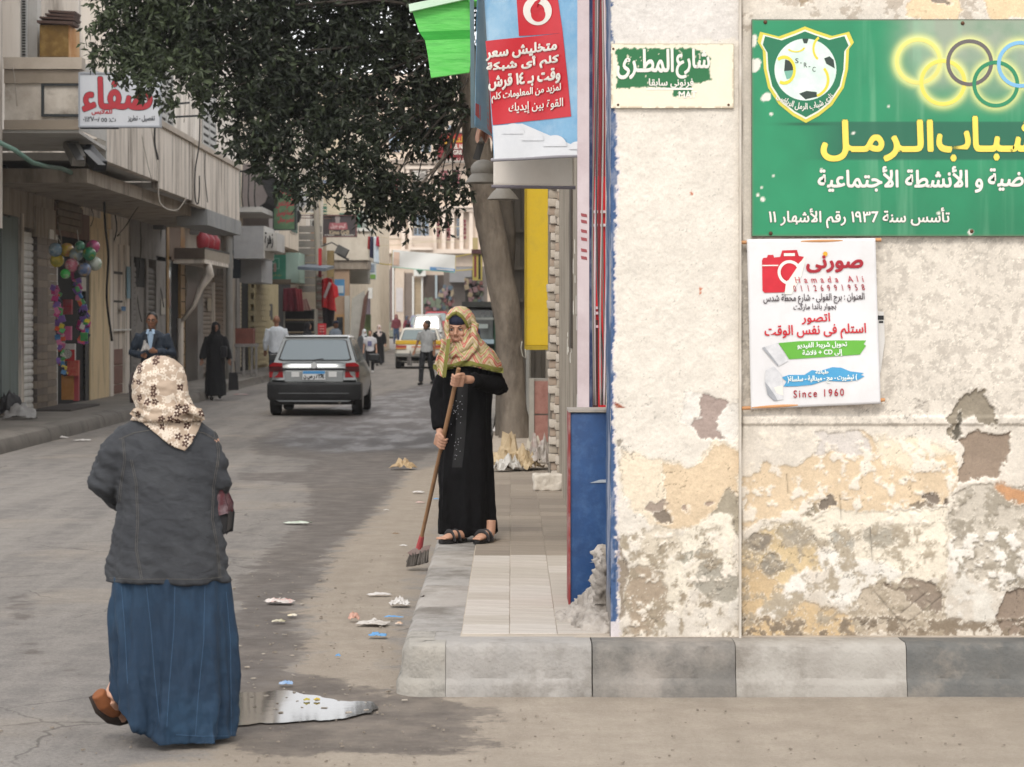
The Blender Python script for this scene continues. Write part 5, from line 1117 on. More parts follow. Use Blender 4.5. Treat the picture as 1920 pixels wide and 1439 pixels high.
for k in range(26): MB().box(a.x + .02, b_.x, 36.27, 36.3, a.z + .042 * k * 1.0, a.z + .042 * k + .020).build('slat', dkgrey, w)
fbox(48, -30, 70, 108, 36.8, .3, wht_s, 'door_leaf', apt); fbox(70, -30, 146, 112, 37.4, .3, fac2, 'balcony_wall', apt)
# rusty air conditioner box
ac = thing('rusty_cooler_box', 'rusty ochre air cooler box standing on the balcony under broken slats', 'air cooler', tuple(W(105, 106, 36.6)))
rym = mat('ochre_rust', '#6e5228', '#86672f', scale=5, rough=.7, dirt='#a2874f', damt=.5, dscale=9, bump=.4)
a = W(74, 107, 36.4); b_ = W(128, 47, 36.4); MB().box(a.x, b_.x, 36.4, 37.3, a.z, b_.z).build('casing', rym, ac, bevel=.01); MB().box(b_.x + .001, b_.x + .012, 36.42, 37.28, a.z, b_.z).build('side_panel', mat('orange_rust', '#a06a33', '#b98a55', scale=5, dirt='#c9b089', damt=.5), ac)
for k, (x0, x1, y0, y1) in enumerate(((69, 136, 38, 45), (74, 139, 31, 37), (84, 137, 25, 31), (90, 139, 19, 25))): 
    mb = MB(); p = W(x0, y1, 36.3); q = W(x1, y0, 36.3); mb.prism([(p.x, 36.3, p.z + .02), (q.x, 36.3, p.z - .01), (q.x + .02, 36.3, q.z - .02), (p.x, 36.3, q.z)], (0, .5, 0)); mb.build('slat', mat('dark_rusty_slat', '#4c3b35', '#614c44', scale=6), ac)
# spotlights under the bay
for i, (p, q, l) in enumerate((((131, 268), (148, 303), 'grey floodlight hanging under the balcony bay nearest the left edge'), ((160, 280), (188, 312), 'black floodlight under the balcony bay, right of the grey one'))):
    t = thing('floodlight', l, 'lamp', tuple(W(*p, 35.6)), 'floodlights under the balcony bay'); m = [mat('grey_lamp', '#77736d', '#8b8780', scale=5), flat('#26282b', .4)][i]
    MB().bar(W(*p, 35.8), W(*q, 35.2), .20, .16).build('lamp_body', m, t, bevel=.01); MB().bar(W(p[0] + 2, p[1] + 2, 35.2), W(q[0] + 3, q[1] - 2, 34.9), .13, .01).build('lens', flat('#3b3a38', .3), t)
    MB().tube([W(p[0], p[1], 35.7), W(p[0] + 3, p[1] - 8, 35.7), W(p[0] + 10, p[1] - 8, 35.7), W(p[0] + 12, p[1] + 3, 35.7)], .015, 6).build('bracket', bf_, t)
# tailor's sign
tsg = thing('tailor_sign', 'white shop sign with red Arabic name hanging on the balcony bay', 'sign', tuple(W(148, 238, 34.3)))
fs = plane_fn(34.3); a = W(148, 238, 34.3); b_ = W(300, 137, 34.3); MB().box(a.x, b_.x, 34.3, 34.42, a.z, b_.z).build('sign_panel', mat('sign_white', '#b4b8bf', '#bfc3c9', scale=1.5, rough=.4, bump=.05), tsg)
for q in ((147, 136, 301, 138.5), (147, 236, 301, 239), (147, 138.5, 149.5, 236), (298.5, 138.5, 301, 236)): fbox(*q, 34.28, .15, flat('#8f949c', .4), 'sign_frame', tsg)
rs_ = flat('#a3202d', .4); nvy = flat('#2b3038', .5)
text('صفاء', (156, 146, 284, 208), fs, rs_, tsg, bold=2.2, off=.004, outline=nvy, ow=3.2); text('للملابس', (172, 205, 210, 216), fs, rs_, tsg, bold=.5, off=.004)
text('ت: ٠١١٢٧٠٠٨٥٥', (156, 219, 217, 229), fs, nvy, tsg, bold=.3, off=.004); text('تفصيل - تطريز', (240, 217, 290, 229), fs, nvy, tsg, bold=.3, off=.004)
fbox(150, 239, 222, 242, 34.35, .05, bf_, 'support_bar', tsg)
for y in (193, 217): tag(MB().bar(W(320, y + 3, 40), W(384 if y == 217 else 356, y, 40), .03).build('iron_rod', bf_), ['upper iron rod jutting out beside the white sign', 'lower longer iron rod jutting out beside the white sign'][y == 217], 'rod')
# hose and hanging wires
tag(MB().tube([W(-30, 262, 34), W(0, 268, 34), W(28, 282, 34), W(60, 305, 34.4), W(85, 312, 35), W(115, 316, 36), W(150, 332, 38), W(185, 352, 40), W(205, 355, 42), W(213, 372, 42.5)], .035, 8).build('hose', mat('green_hose', '#5f7d72', '#6f8c80', scale=5, rough=.5), None, smooth=True), 'pale green hose sagging along the left building under the balcony', 'hose')
wires = [([(288, 232), (290, 280), (297, 320), (300, 380), (330, 395), (350, 370), (354, 355)], 41, 'pale wire sagging below the balcony between the two parapet runs', .010, '#a39d95'), ([(374, 150), (374, 260), (366, 320), (366, 372), (372, 380), (374, 330), (368, 240)], 44, 'black double wire hanging down from the tree crown along the parapet', .013, '#242322'),
 ([(291, 238), (290, 270), (296, 300), (293, 320)], 41, 'thick black cable end hanging on the parapet edge', .018, '#242322'), ([(385, 290), (384, 330), (389, 380), (385, 402)], 47, 'thin dark wire running down to the grey sign box', .010, '#3a3835'),
 ([(385, 288), (430, 290), (455, 300), (470, 310)], 50, 'thin dark wire stretched from the parapet to the next building', .009, '#3a3835'), ([(195, 345), (197, 420), (203, 480), (200, 560), (210, 640), (209, 660)], 43, 'black cable running down the tan shop pilaster to the slabs', .022, '#242322'), ([(225, 440), (235, 425), (262, 385), (290, 360), (330, 355)], 45, 'thin tangled wire over the grey stone fascia', .008, '#3a3835'), ([(24, 130), (28, 155), (32, 200), (38, 262)], 34.3, 'thin pale wire hanging down the front of the balcony bay', .007, '#8d867c'), ([(262, 232), (275, 300), (285, 340), (300, 400)], 40.5, 'very thin wire drooping in front of the first parapet run', .006, '#8d867c'), ([(350, 130), (345, 230), (330, 330)], 42, 'very thin wire slanting across the second parapet run', .006, '#8d867c')]
for P, Y, l, r, c in wires:
    pts = crv([(x, y) for x, y in P] , 6)[:6 * (len(P) - 1) - 5]; tag(MB().tube([W(x, y, Y) for x, y in pts], r, 5).build('wire', flat(c, .7), None, smooth=True), l, 'wire')
# street poles
pm_ = mat('grey_pole', '#77736c', '#8b867e', scale=2, stretch=(2, 2, .5), dirt='#5b7f95', damt=.3, dscale=1, bump=.2)
pl1 = thing('street_pole', 'grey steel street pole standing by the kerb left of the silver car', 'pole', tuple(G(430, 722, .18))); MB().tube([W(430, 722, 62), W(430, 440, 62)], [.10, .085], 12).build('shaft', pm_, pl1, smooth='a'); MB().box(*(W(418, 0, 62).x, W(442, 0, 62).x), 61.85, 62.15, W(0, 441, 62).z, W(0, 436, 62).z).build('cap', dkgrey, pl1)

rw = random.Random(31)
for k in range(9):
    x0 = [60, 110, 170, 215, 240, 262, 300, 345, 395][k]; y0 = [300, 318, 335, 350, 352, 365, 372, 385, 395][k]; Y = yl(x0) - .25; h_ = rw.uniform(60, 330)
    pts = [W(x0 + 7 * math.sin(j * .9 + k) * (j / 9), y0 + h_ * j / 9, Y) for j in range(10)]; tag(MB().tube(pts, rw.uniform(.008, .016), 5).build('wire', flat(['#242322', '#8d867c', '#3a3835'][k % 3], .7), None, smooth=True), 'loose wire hanging on the left shop fronts ' + ['above the white shutter', 'beside the toy balls', 'on the tan wall panel', 'at the red brown slabs', 'on the grey stone fascia', 'over the dark fanlight', 'by the grey pilaster', 'by the gold posts', 'beside the brown shutter'][k], 'wire')
for k, (x, y, w, h_, c, l) in enumerate(((146, 520, 8, 26, '#b5b0a6', 'white notice'), (232, 500, 6, 60, '#7fa0b0', 'pale blue peeling notice'), (222, 575, 7, 8, '#3f6f9a', 'small blue stencil'), (296, 560, 8, 30, '#a9a49b', 'grey notice'), (384, 560, 7, 22, '#9a8f7d', 'tan notice'))):
    Y0 = yl(x); Y1 = yl(x + w); zt = CZ + (600 - y) / FP * Y0; tag(MB().box(BX + .06, BX + .075, Y0, Y1, zt - h_ / FP * Y0, zt).build('wall_notice', flat(c, .7)), l + ' stuck on the left shop fronts', 'notice')
for k, (x, y, l) in enumerate(((196, 400, 'grey meter box on the tan pilaster'), (283, 430, 'grey meter box on the stone fascia'), (352, 440, 'grey meter box beside the railed balcony'))):
    Y0 = yl(x); z = CZ + (600 - y) / FP * Y0; t = thing('meter_box', l, 'meter box', (BX + .1, Y0, z), 'meter boxes on the left shop fronts'); MB().box(BX + .05, BX + .28, Y0, Y0 + .4, z, z + .4).build('casing', gbx_ if 0 else flat('#6d6b68', .6), t, bevel=.01); MB().box(BX + .08, BX + .24, Y0 - .01, Y0 - .002, z + .2, z + .34).build('dial_pane', flat('#2f3436', .2), t)
# ------------------------------------------------------------------ second building on the left, with the black curved balcony railings
b2m = mat('striped_beige_render', '#cdc1af', '#dccfbd', scale=1.2, stretch=(4, 4, .3), dirt='#8d8070', damt=.6, dscale=.8, bump=.3)
bl2 = thing('beige_building', 'narrow beige building with curved black iron balcony railings beyond the grey parapet', 'building', (-8, 66, .18))
MB().box(-14, -8.13, 70.5, 95, .1, 4.2).build('ground_floor', fdk, bl2); MB().box(-14, -7.75, 65, 95, 4.2, 11.2).build('upper_wall', b2m, bl2); MB().box(-7.76, -7.5, 76, 78, 4.2, 11.2).build('pilaster', fac2, bl2); MB().box(-7.76, -7.5, 88, 90, 4.2, 11.2).build('pilaster', fac2, bl2)
for (Y0, z0) in ((66.2, 5.0), (72, 5.6), (80, 5.0), (84.5, 5.0), (66.2, 8.5), (80, 8.5)): louvre_window(Y0, Y0 + 2.2, z0 - .2, z0 + 1.9, -7.75, bl2, mat('green_shutter_wood', '#3f5a50', '#4d6a5e', scale=4, dirt='#768279', damt=.4), n=8)
def belly_rail(Y0, Y1, zf, par):
    MB().box(-7.75, -6.75, Y0, Y1, zf - .14, zf).build('balcony_slab', wht_s, par); n = int((Y1 - Y0) / .22)
    def pr(x, y): return [(x, y, zf), (x + .16, y, zf + .12), (x + .22, y, zf + .30), (x + .10, y, zf + .55), (x + .02, y, zf + .95)]
    for k in range(n + 1): MB().tube(pr(-6.8, Y0 + .05 + (Y1 - Y0 - .1) * k / n), .018, 5).build('baluster', black, par)
    for k in range(5): MB().tube([(x if 0 else -7.6 + .17 * k, Y0 - (p[0] + 6.8), p[2]) for p in pr(-6.8, 0) for x in (0,)], .018, 5).build('baluster', black, par)
    MB().box(-6.8, -6.75, Y0, Y1, zf + .93, zf + .98).build('rail', black, par); MB().box(-7.7, -6.75, Y0, Y0 + .05, zf + .93, zf + .98).build('rail', black, par)
belly_rail(65.2, 69.5, 4.75, bl2); belly_rail(71.5, 75.5, 4.65, bl2); belly_rail(65.2, 69.5, 8.0, bl2); MB().box(-7.75, -7.0, 69.6, 71.4, 4.3, 6.2).build('bay_panel', mat('mauve_panel', '#8d8482', '#9a918f', scale=3), bl2)
def sfront(p0, p1, y0, y1, m, nm, proud=0, par=None): return face(p0, p1, y0, y1, m, nm, proud, .12, par or bl2)
ybk = mat('yellow_brick', '#a99b76', '#b8aa85', scale=5, dirt='#857857', damt=.5, bump=.4)
sfront(424, 434, 440, 718, fdk, 'front_wall'); shutter(yl(434), yl(440), .3, 2.9, bsh, parent=bl2); shutter(yl(446), yl(452), .3, 2.9, tsh, parent=bl2)
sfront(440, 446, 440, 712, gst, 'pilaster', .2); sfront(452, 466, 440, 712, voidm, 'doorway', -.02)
sfront(466, 500, 520, 702, ybk, 'yellow_brick_wall', .12); yb = [o for o in bl2.children if o.name.startswith('yellow_brick')][0]
Ya, Yb = yl(466), yl(500); zc = .3; bd = None; k = 0
while zc < 2.9:
    y = Ya + (.0 if k % 2 else .35)
    while y < Yb - .7:
        if bd is None: o = MB().box(0, .03, 0, .66, 0, .15).build('brick', ybk, yb, local=True); bd = o.data
        else: o = bpy.data.objects.new('brick', bd); COL.objects.link(o); o.parent = yb
        o.location = Vector((-7.88, y, zc)) - org(yb); y += .7
    o = bpy.data.objects.new('brick', bd); COL.objects.link(o); o.parent = yb; o.rotation_euler = (0, 0, -math.pi / 2); o.location = Vector((-8.6 + (.1 if k % 2 else 0), Ya + .001, zc)) - org(yb)
    zc += .17; k += 1
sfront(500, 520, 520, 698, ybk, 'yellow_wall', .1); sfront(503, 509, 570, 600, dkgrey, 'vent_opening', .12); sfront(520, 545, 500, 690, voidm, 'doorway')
# planter box on a table frame at the kerb
pb = thing('red_planter_box', 'brick red planter box standing on a grey table frame by the yellow brick wall', 'planter', tuple(G(458, 702, .18)))
YY_ = 64; fbox(441, 616, 475, 648, YY_, .5, mat('brick_red', '#6a3d33', '#7d4b3f', scale=5, dirt='#54352d', damt=.5, bump=.3), 'box', pb); fbox(439, 645, 481, 651, YY_ - .05, .6, gst, 'table_top', pb)
for x in (441, 455, 470, 478): fbox(x, 651, x + 4, 706, YY_ if x < 460 else YY_ - .04, .1, gst, 'leg', pb)
fbox(439, 698, 480, 702, YY_ + .12, .2, gst, 'foot_rail', pb)
# boxes, awnings and hanging signs over this stretch
def signbox(name, label, q, Y, dep, m, side=None, cat='sign', par=None):
    t = thing(name, label, cat, tuple(W(q[0], q[3], Y))); fbox(q[0], q[1], q[2], q[3], Y, dep, m, 'panel', t)
    if side:                     # the face turned to the street
        a = W(q[2], q[3], Y); b = W(q[2], q[1], Y); MB().box(a.x + .002, a.x + .03, Y, Y + dep, a.z, b.z).build('side_panel', side, t)
    return t, plane_fn(Y)
gbx = mat('light_grey_sheet', '#8d8e90', '#9d9d9d', scale=2, dirt='#77746f', damt=.4, bump=.05)
t, f_ = signbox('grey_shop_canopy', 'light grey boxed shop canopy with cut-out black letters on its end', (438, 424, 494, 485), 63.5, 2.5, gbx, wht_s, 'canopy')
MB().box(W(494, 0, 63.5).x, W(517, 0, 63.5).x, 63.6, 66, W(0, 470, 63.5).z, W(0, 436, 63.5).z).build('end_box', wht_s, t); text('زهرة', (497, 436, 512, 466), f_, black, t, off=-.05 + .08, bold=.6)
t, f_ = signbox('grey_roller_box', 'plain grey shop fascia box hanging under the canopy before the yellow brick wall', (449, 467, 490, 530), 65, 3, gbx, None, 'fascia')
fbox(435, 470, 450, 522, 64.8, .3, flat('#22303c', .5), 'dark_end', t)
grn = mat('green_sign_sheet', '#2f7a62', '#3a8a70', scale=2, rough=.45, dirt='#6f9a88', damt=.4, bump=.05)
t, f_ = signbox('green_pharmacy_sign', 'green boxed shop sign with pale end panel above the street stalls', (490, 478, 536, 524), 74, 2.2, grn, None)
fbox(536, 474, 560, 530, 74.02, 2.2, mat('mint_end', '#9db7a9', '#aec5b8', scale=2), 'end_panel', t); fbox(500, 484, 524, 505, 73.97, .02, flat('#74a995', .5), 'pale_frame', t); fbox(502, 486, 522, 503, 73.95, .02, grn, 'frame_field', t)
text('صيدلية', (503, 487, 517, 497), f_, flat('#b9d4c6', .5), t, off=.08); fbox(513, 494, 518, 510, 73.93, .01, flat('#a28a80', .5), 'pale_figure', t); text('شارع', (505, 514, 528, 520), f_, flat('#a59a4a', .5), t, off=.05); fbox(492, 524, 545, 532, 73.9, 2, mat('old_wood', '#6b5f4f', '#7c6f5d', scale=5), 'base_board', t)
gs = thing('green_vertical_sign', 'faded green vertical sign with red Arabic lettering projecting over the street', 'sign', tuple(W(534, 430, 68)))
fbox(513, 348, 553, 430, 68, .12, mat('faded_green', '#4b6b4e', '#64805f', scale=3, dirt='#7d8f70', damt=.5, dscale=4, bump=.05), 'panel', gs); f_ = plane_fn(68)
for q in ((512, 346, 554, 348.4), (512, 430, 555, 432), (511.5, 346, 513.5, 431), (552, 346, 556, 431)): fbox(*q, 67.97, .16, flat('#27352f', .5), 'sign_frame', gs)
fr2 = flat('#9c3b42', .5)
for s, q in (('فول و فلافل', (519, 352, 549, 367)), ('شوتس', (517, 372, 551, 391)), ('خدمة توصيل', (519, 394, 550, 406)), ('تحضير مجانى', (521, 407, 551, 419))): text(s, q, f_, fr2, gs, off=.004, bold=.5)
dish = thing('satellite_dish', 'round pale satellite dish beside the green vertical sign', 'satellite dish', tuple(W(558, 375, 70))); c = W(555, 375, 70)
rings = [[c + Vector((.30 * s * math.cos(a), -.10 * (1 - s * s) + .1, .32 * s * math.sin(a))) for a in [k * math.pi / 10 for k in range(20)]] for s in (1, .8, .5, .2, .02)]
MB().loft(rings, False).build('dish', mat('dish_grey', '#a3a4a5', '#afb0b0', scale=3), dish, smooth=True); MB().tube([c + Vector((0, -.1, -.3)), c + Vector((0, -.5, -.05))], .02, 6).build('arm', dkgrey, dish)
# tall concrete pole and thinner pale one
pl2 = thing('concrete_lamp_pole', 'tall concrete pole among the stalls, wrapped in red and white strips', 'pole', tuple(G(598, 702, .18))); MB().tube([W(600, 700, 75), W(597, 500, 75), W(591, 340, 75), W(588, 200, 75)], [.10, .10, .085, .07], 10).build('shaft', mat('concrete_pole', '#8e877c', '#a0998d', scale=2, bump=.3), pl2, smooth='a')
for k in range(14): fbox(593.5, 515 + k * 8, 606.5, 518 + k * 8, 74.85, .25, flat(['#8e6a66', '#a9a39d'][k % 2], .7), 'band', pl2)
tag(MB().tube([W(602, 470, 78), W(603, 380, 78), W(603, 340, 78)], .05, 8).build('pale_mast', mat('pale_mast', '#b9b3a8', '#c9c3b8', scale=3), None, smooth='a'), 'thin pale mast standing behind the concrete pole', 'mast')
lp = thing('street_floodlight', 'boxy grey street floodlight leaning over the stalls beside the concrete pole', 'lamp', tuple(W(643, 475, 76)))
MB().obox(W(641, 472, 76), (.36, .5, .30), Matrix.Rotation(R(28), 3, 'Y')).build('lamp_body', mat('flood_grey', '#4f4f4e', '#62615f', scale=4), lp); MB().tube([W(604, 462, 75.5), W(622, 455, 76), W(634, 462, 76)], .02, 6).build('arm', dkgrey, lp); MB().obox(W(643, 482, 75.9), (.38, .5, .06), Matrix.Rotation(R(28), 3, 'Y')).build('lens', black, lp)
kg = thing('grill_sign', 'dark grill restaurant sign with red ribbon over the stalls right of the concrete pole', 'sign', tuple(W(636, 443, 80))); f_ = plane_fn(80)
fbox(604, 404, 668, 444, 80, .15, flat('#3f393b', .5), 'panel', kg)
for q in ((603, 403, 669, 405), (603, 443, 669, 445), (666.5, 403, 669, 445)): fbox(*q, 79.95, .2, flat('#6b4a48', .5), 'sign_frame', kg)
parts_decal('ribbon', [(618, 418), (650, 418), (652, 430), (648, 431), (620, 431), (616, 430)], flat('#9c5a60', .5), .01, kg, f_); parts_decal('cook_hat', circle(633, 409, 5, 12), flat('#8f8583', .5), .01, kg, f_); parts_decal('cook_hat', rrect(629, 410, 637, 419), flat('#8f8583', .5), .014, kg, f_)
text('كيمو جريل', (620, 420, 648, 429), f_, flat('#c9b0ae', .5), kg, off=.02, bold=.3); text('Kimo Grill', (618, 432, 654, 440), f_, flat('#b3a58c', .5), kg, latin=True, off=.02, bold=.3); text('01200793707', (641, 440, 664, 443), f_, wht, kg, latin=True, off=.02); text('5740210', (609, 440, 626, 443), f_, wht, kg, latin=True, off=.02)
for y in (404, 409): tag(MB().bar(W(556, y, 77), W(622, y + 1, 80), .03).build('sign_bar', mat('rust_bar', '#5f463c', '#71554a', scale=8)), ['upper rusty bar holding the grill sign', 'lower rusty bar holding the grill sign'][y == 409], 'bar')
# stalls: bread cabinet, cloths, hanging clothes
stall = thing('bread_stall', 'dark glazed bread stall under a grey tin roof behind the silver car', 'stall', tuple(G(562, 706, .18)))
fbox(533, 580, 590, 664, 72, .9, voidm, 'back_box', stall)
for y in (580, 603, 626, 660): fbox(532, y, 591, y + 3, 71.9, 1.0, dkgrey, 'shelf', stall)
for x in (531.5, 589): fbox(x, 580, x + 2.5, 664, 71.88, 1.02, mat('stall_post', '#8d8a80', '#9b988d', scale=5), 'post', stall)
rb_ = random.Random(6); loaf = None
for y in (603, 626):
    for k in range(11):
        c = W(538 + 4.9 * k, y - 2.5, 72 - .04)
        if loaf is None: o = MB().ell((0, 0, 0), (.05, .05, .03), 8, 5).build('loaf', mat('bread', '#8f7c63', '#a6947a', scale=10), stall, smooth=True, local=True); loaf = o.data
        else: o = bpy.data.objects.new('loaf', loaf); COL.objects.link(o); o.parent = stall
        o.location = c - org(stall)
MB().prism([W(558, 500, 71), W(610, 503, 71), W(610, 509, 71), W(558, 506, 71)], (0, 3.5, .15)).build('tin_roof', mat('tin_roof', '#4b5663', '#5d6873', scale=2, rough=.5), stall)
for k in range(9): fbox(560, 424 + k * 14, 603, 436 + k * 14, 76.2 + .02 * (k % 2), .1, mat('grey_plank', '#77726c', '#87827b', scale=3, stretch=(.5, 1, 5)), 'wall_plank', stall)
def cloth(name, label, P, Y, m, cat='cloth', amp=.03, fr_=5):
    def f(u, v):
        a, b = bil(P, u, v); return W(a, b, Y - amp * math.sin(u * math.pi * fr_) * (.4 + v))
    o = MB().grid(f, 24, 14).build(name, m, None, smooth=True); md = o.modifiers.new('t', 'SOLIDIFY'); md.thickness = .006; md.offset = 0; return tag(o, label, cat)
cloth('maroon_cloth', 'dark maroon cloth hanging on the left side of the bread stall', [(531, 541), (556, 540), (560, 584), (530, 584)], 71.5, mat('maroon', '#5d1a26', '#6f2230', scale=8, bump=.3))
cloth('red_cloth', 'dull red cloth hanging at the middle of the bread stall', [(553, 541), (566, 543), (569, 584), (559, 584)], 71.3, mat('dull_red', '#7c2a31', '#8e3a40', scale=8))
cloth('pink_cloth', 'pinkish patterned cloth draped over the bread stall cabinet', [(568, 562), (575, 560), (584, 582), (568, 583)], 71.6, mat('pink_mix', '#8e6a66', '#a3847a', scale=30))
rsh = thing('red_sports_shirt', 'bright red sports shirt with a pale sash hanging at a shop front', 'shirt', tuple(W(616, 590, 73)))
mb = MB().grid(lambda u, v: W(603 + 20 * u + 8 * v * (1 - u) * 0 + (8 * v if u > .8 else 0), 525 + 52 * v - 4 * math.sin(u * 3) + (10 * u * v), 73 - .07 * math.sin(u * 9)), 16, 12); mb.build('shirt', mat('shirt_red', '#b31d24', '#c42b2e', scale=5, bump=.3), rsh, smooth=True)
MB().prism([W(*p, 72.85) for p in ((623, 530), (633, 538), (635, 556), (627, 560))], (0, .05, 0)).build('sleeve', MC['shirt_red'], rsh); MB().prism([W(*p, 72.86) for p in ((617, 529), (622, 531), (610, 560), (606, 557))], (0, -.02, 0)).build('sash', flat('#b7a7a6', .7), rsh)
cloth('black_trousers', 'black trousers hanging under the red sports shirt', [(604, 572), (628, 582), (624, 612), (606, 618)], 73.1, flat('#201d20', .9), 'trousers', .05, 3)
rbx = thing('red_price_box', 'small bright red printed box standing behind the silver car', 'box', tuple(W(603, 630, 70))); fbox(596, 607, 611, 630, 70, .2, flat('#b8202c', .5), 'box', rbx)
f_ = plane_fn(70)
for k in range(3): fbox(599, 611 + 5 * k, 608, 613 + 5 * k, 69.98, .02, flat('#c98a88', .5), 'print_line', rbx)
fbox(597, 466, 603, 520, 73.8, .1, flat('#b3202a', .5), 'red_strip', stall); fbox(613, 470, 626, 520, 76, .2, mat('shop_display', '#7d6a44', '#93805a', scale=14), 'display_panel', stall)  # red strip, then a plain mottled ochre display panel
ps = thing('blue_wall_poster', 'blue and white poster on the wall right of the red shirt', 'poster', tuple(W(636, 556, 78))); fbox(627, 524, 646, 555, 78, .04, flat('#4f86b0', .5), 'sheet', ps); fbox(629, 536, 644, 550, 77.98, .02, flat('#b3c2cb', .5), 'print', ps)
# ------------------------------------------------------------------ third building, turned towards us, with the white balcony
b3m = mat('cream_render', '#cfc2ab', '#dacdb8', scale=.8, dirt='#9c8d76', damt=.4, bump=.15)
bl3 = thing('cream_building', 'cream building with green shuttered windows and a white balcony across the street bend', 'building', (-7, 92, .18))
x0 = W(480, 0, 92).x; x1 = W(640, 0, 92).x
MB().box(x0, x1, 92, 128, .1, 10.4).build('wall', b3m, bl3); fbox(556, 428, 641, 456, 91.9, .1, mat('brick_band', '#a07c62', '#b08a70', scale=4), 'brick_band', bl3)
fbox(555, 338, 641, 347, 91.85, .15, mat('blue_band', '#75829b', '#8490a6', scale=3), 'cornice', bl3); fbox(555, 345, 641, 350, 91.8, .2, b3m, 'moulding', bl3)
for c_ in (578, 615): MB().tube([W(c_, 366, 91.98), W(c_, 366, 91.8)], .10, 12).build('roundel', mat('roundel', '#9f9280', '#b0a391', scale=6), bl3)
wb_ = mat('white_window_frame', '#c9c9c4', '#d3d3ce', scale=5); gp_ = mat('green_pane', '#3f6a58', '#4c7a66', scale=3, rough=.4)
def fwin(x0, y0, x1, y1, Y, par, fr_=wb_, pane=None, cols=2, rows=2, nm='window'):
    w = fbox(x0, y0, x1, y1, Y, .12, fr_, nm, par, .04); pane = pane or glass('window_glass')
    for i in range(cols):
        for j in range(rows):
            a = x0 + (x1 - x0) * (i + .14) / cols; b = x0 + (x1 - x0) * (i + .86) / cols; c = y0 + (y1 - y0) * (j + .12) / rows; d = y0 + (y1 - y0) * (j + .88) / rows
            fbox(a, c, b, d, Y - .05, .03, pane, 'pane', w)
    return w
fwin(557, 384, 575, 426, 91.95, bl3, rows=3); fwin(577, 384, 592, 426, 91.95, bl3, rows=3); fwin(601, 383, 613, 403, 91.95, bl3, gp_, gp_, 1, 4); fwin(560, 300, 590, 330, 91.95, bl3); fwin(606, 296, 632, 330, 91.95, bl3)
fbox(636, 400, 652, 440, 91.9, .1, gp_, 'shutter_leaf', bl3); fbox(652, 396, 690, 440, 94, .2, mat('grey_blue_wall', '#8d938f', '#9ca19c', scale=2), 'recess_wall', bl3); fbox(664, 398, 676, 440, 93.9, .1, gp_, 'door_leaf', bl3)
a = W(612, 485, 90); b = W(692, 434, 90); MB().box(a.x, b.x, 90, 92.5, W(0, 488, 90).z, b.z).build('balcony_parapet', mat('white_balcony', '#c9c1b3', '#d6cfc2', scale=1, dirt='#a59a89', damt=.4), bl3); MB().box(a.x, b.x + .06, 89.9, 92.6, b.z, b.z + .12).build('balcony_coping', wb_, bl3)
fbox(620, 488, 690, 505, 90.1, 2, fdk, 'soffit', bl3)
# laundry
for k, (x, w_, h_, c, l) in enumerate(((690, 5, 26, '#8c2a2c', 'red'), (694, 6, 42, '#2b2d45', 'navy'), (701, 8, 52, '#c4d0da', 'pale blue'), (706, 4, 20, '#b02a44', 'pink'))):
    cloth('laundry', '%s piece of washing hanging from the white balcony' % l, [(x, 444), (x + w_, 444), (x + w_ + 2, 444 + h_), (x - 1, 444 + h_ - 3)], 89.8 - .1 * k, flat(c, .8), 'washing', .04, 2)
t, f_ = signbox('grey_wall_board', 'blank grey hanging sign board below the white balcony', (652, 501, 690, 532), 93, 1.5, mat('board_grey', '#85837a', '#949188', scale=2), None)
t, f_ = signbox('white_green_sign', 'small white sign with a green foot hanging beside the grey board', (686, 492, 705, 524), 95, .15, flat('#b9c2c6', .5), None); fbox(687, 515, 704, 523, 94.97, .02, flat('#6f9a4a', .5), 'green_band', t)
for k in range(4): fbox(690, 496 + 4 * k, 702, 498 + 4 * k, 94.97, .02, flat('#7787a0', .5), 'print_line', t)
# shop fronts below
bl4 = thing('corner_shops', 'row of low shop fronts with a white leaning pier under the cream building', 'shop', (-7, 95, .18))
fbox(626, 500, 655, 690, 90.2, .3, mat('salmon_wall', '#a58b74', '#b39a83', scale=2), 'front_wall', bl4); fbox(628, 590, 646, 640, 90.1, .1, mat('orange_door_frame', '#b08a5e', '#bf9a6e', scale=4), 'door_frame', bl4); fbox(631, 595, 643, 640, 90.05, .05, glass(), 'door_glass', bl4)
fbox(646, 555, 655, 680, 89.9, .3, mat('pale_column', '#b3b0a8', '#c1beb6', scale=3), 'column', bl4)
MB().prism([W(*p, 89) for p in ((660, 560), (682, 546), (684, 560), (666, 690), (654, 690))], (0, .4, 0)).build('leaning_pier', mat('white_pier', '#a8a69f', '#b7b5ae', scale=2, dirt='#8a877f', damt=.5), bl4)
MB().prism([W(*p, 88.9) for p in ((682, 560), (690, 545), (672, 690), (664, 690))], (0, .6, 0)).build('brown_pier', mat('brown_pier', '#5b4038', '#6b4e45', scale=3), bl4)
fbox(690, 540, 698, 560, 90, .3, wsh, 'bracket', bl4); fbox(682, 560, 694, 590, 90.5, .2, mat('goods_mix', '#6f6470', '#8a7f86', scale=20), 'goods_panel', bl4); fbox(680, 590, 695, 650, 91, .2, mat('green_plant_panel', '#55643f', '#6d7a55', scale=25), 'plant_panel', bl4)
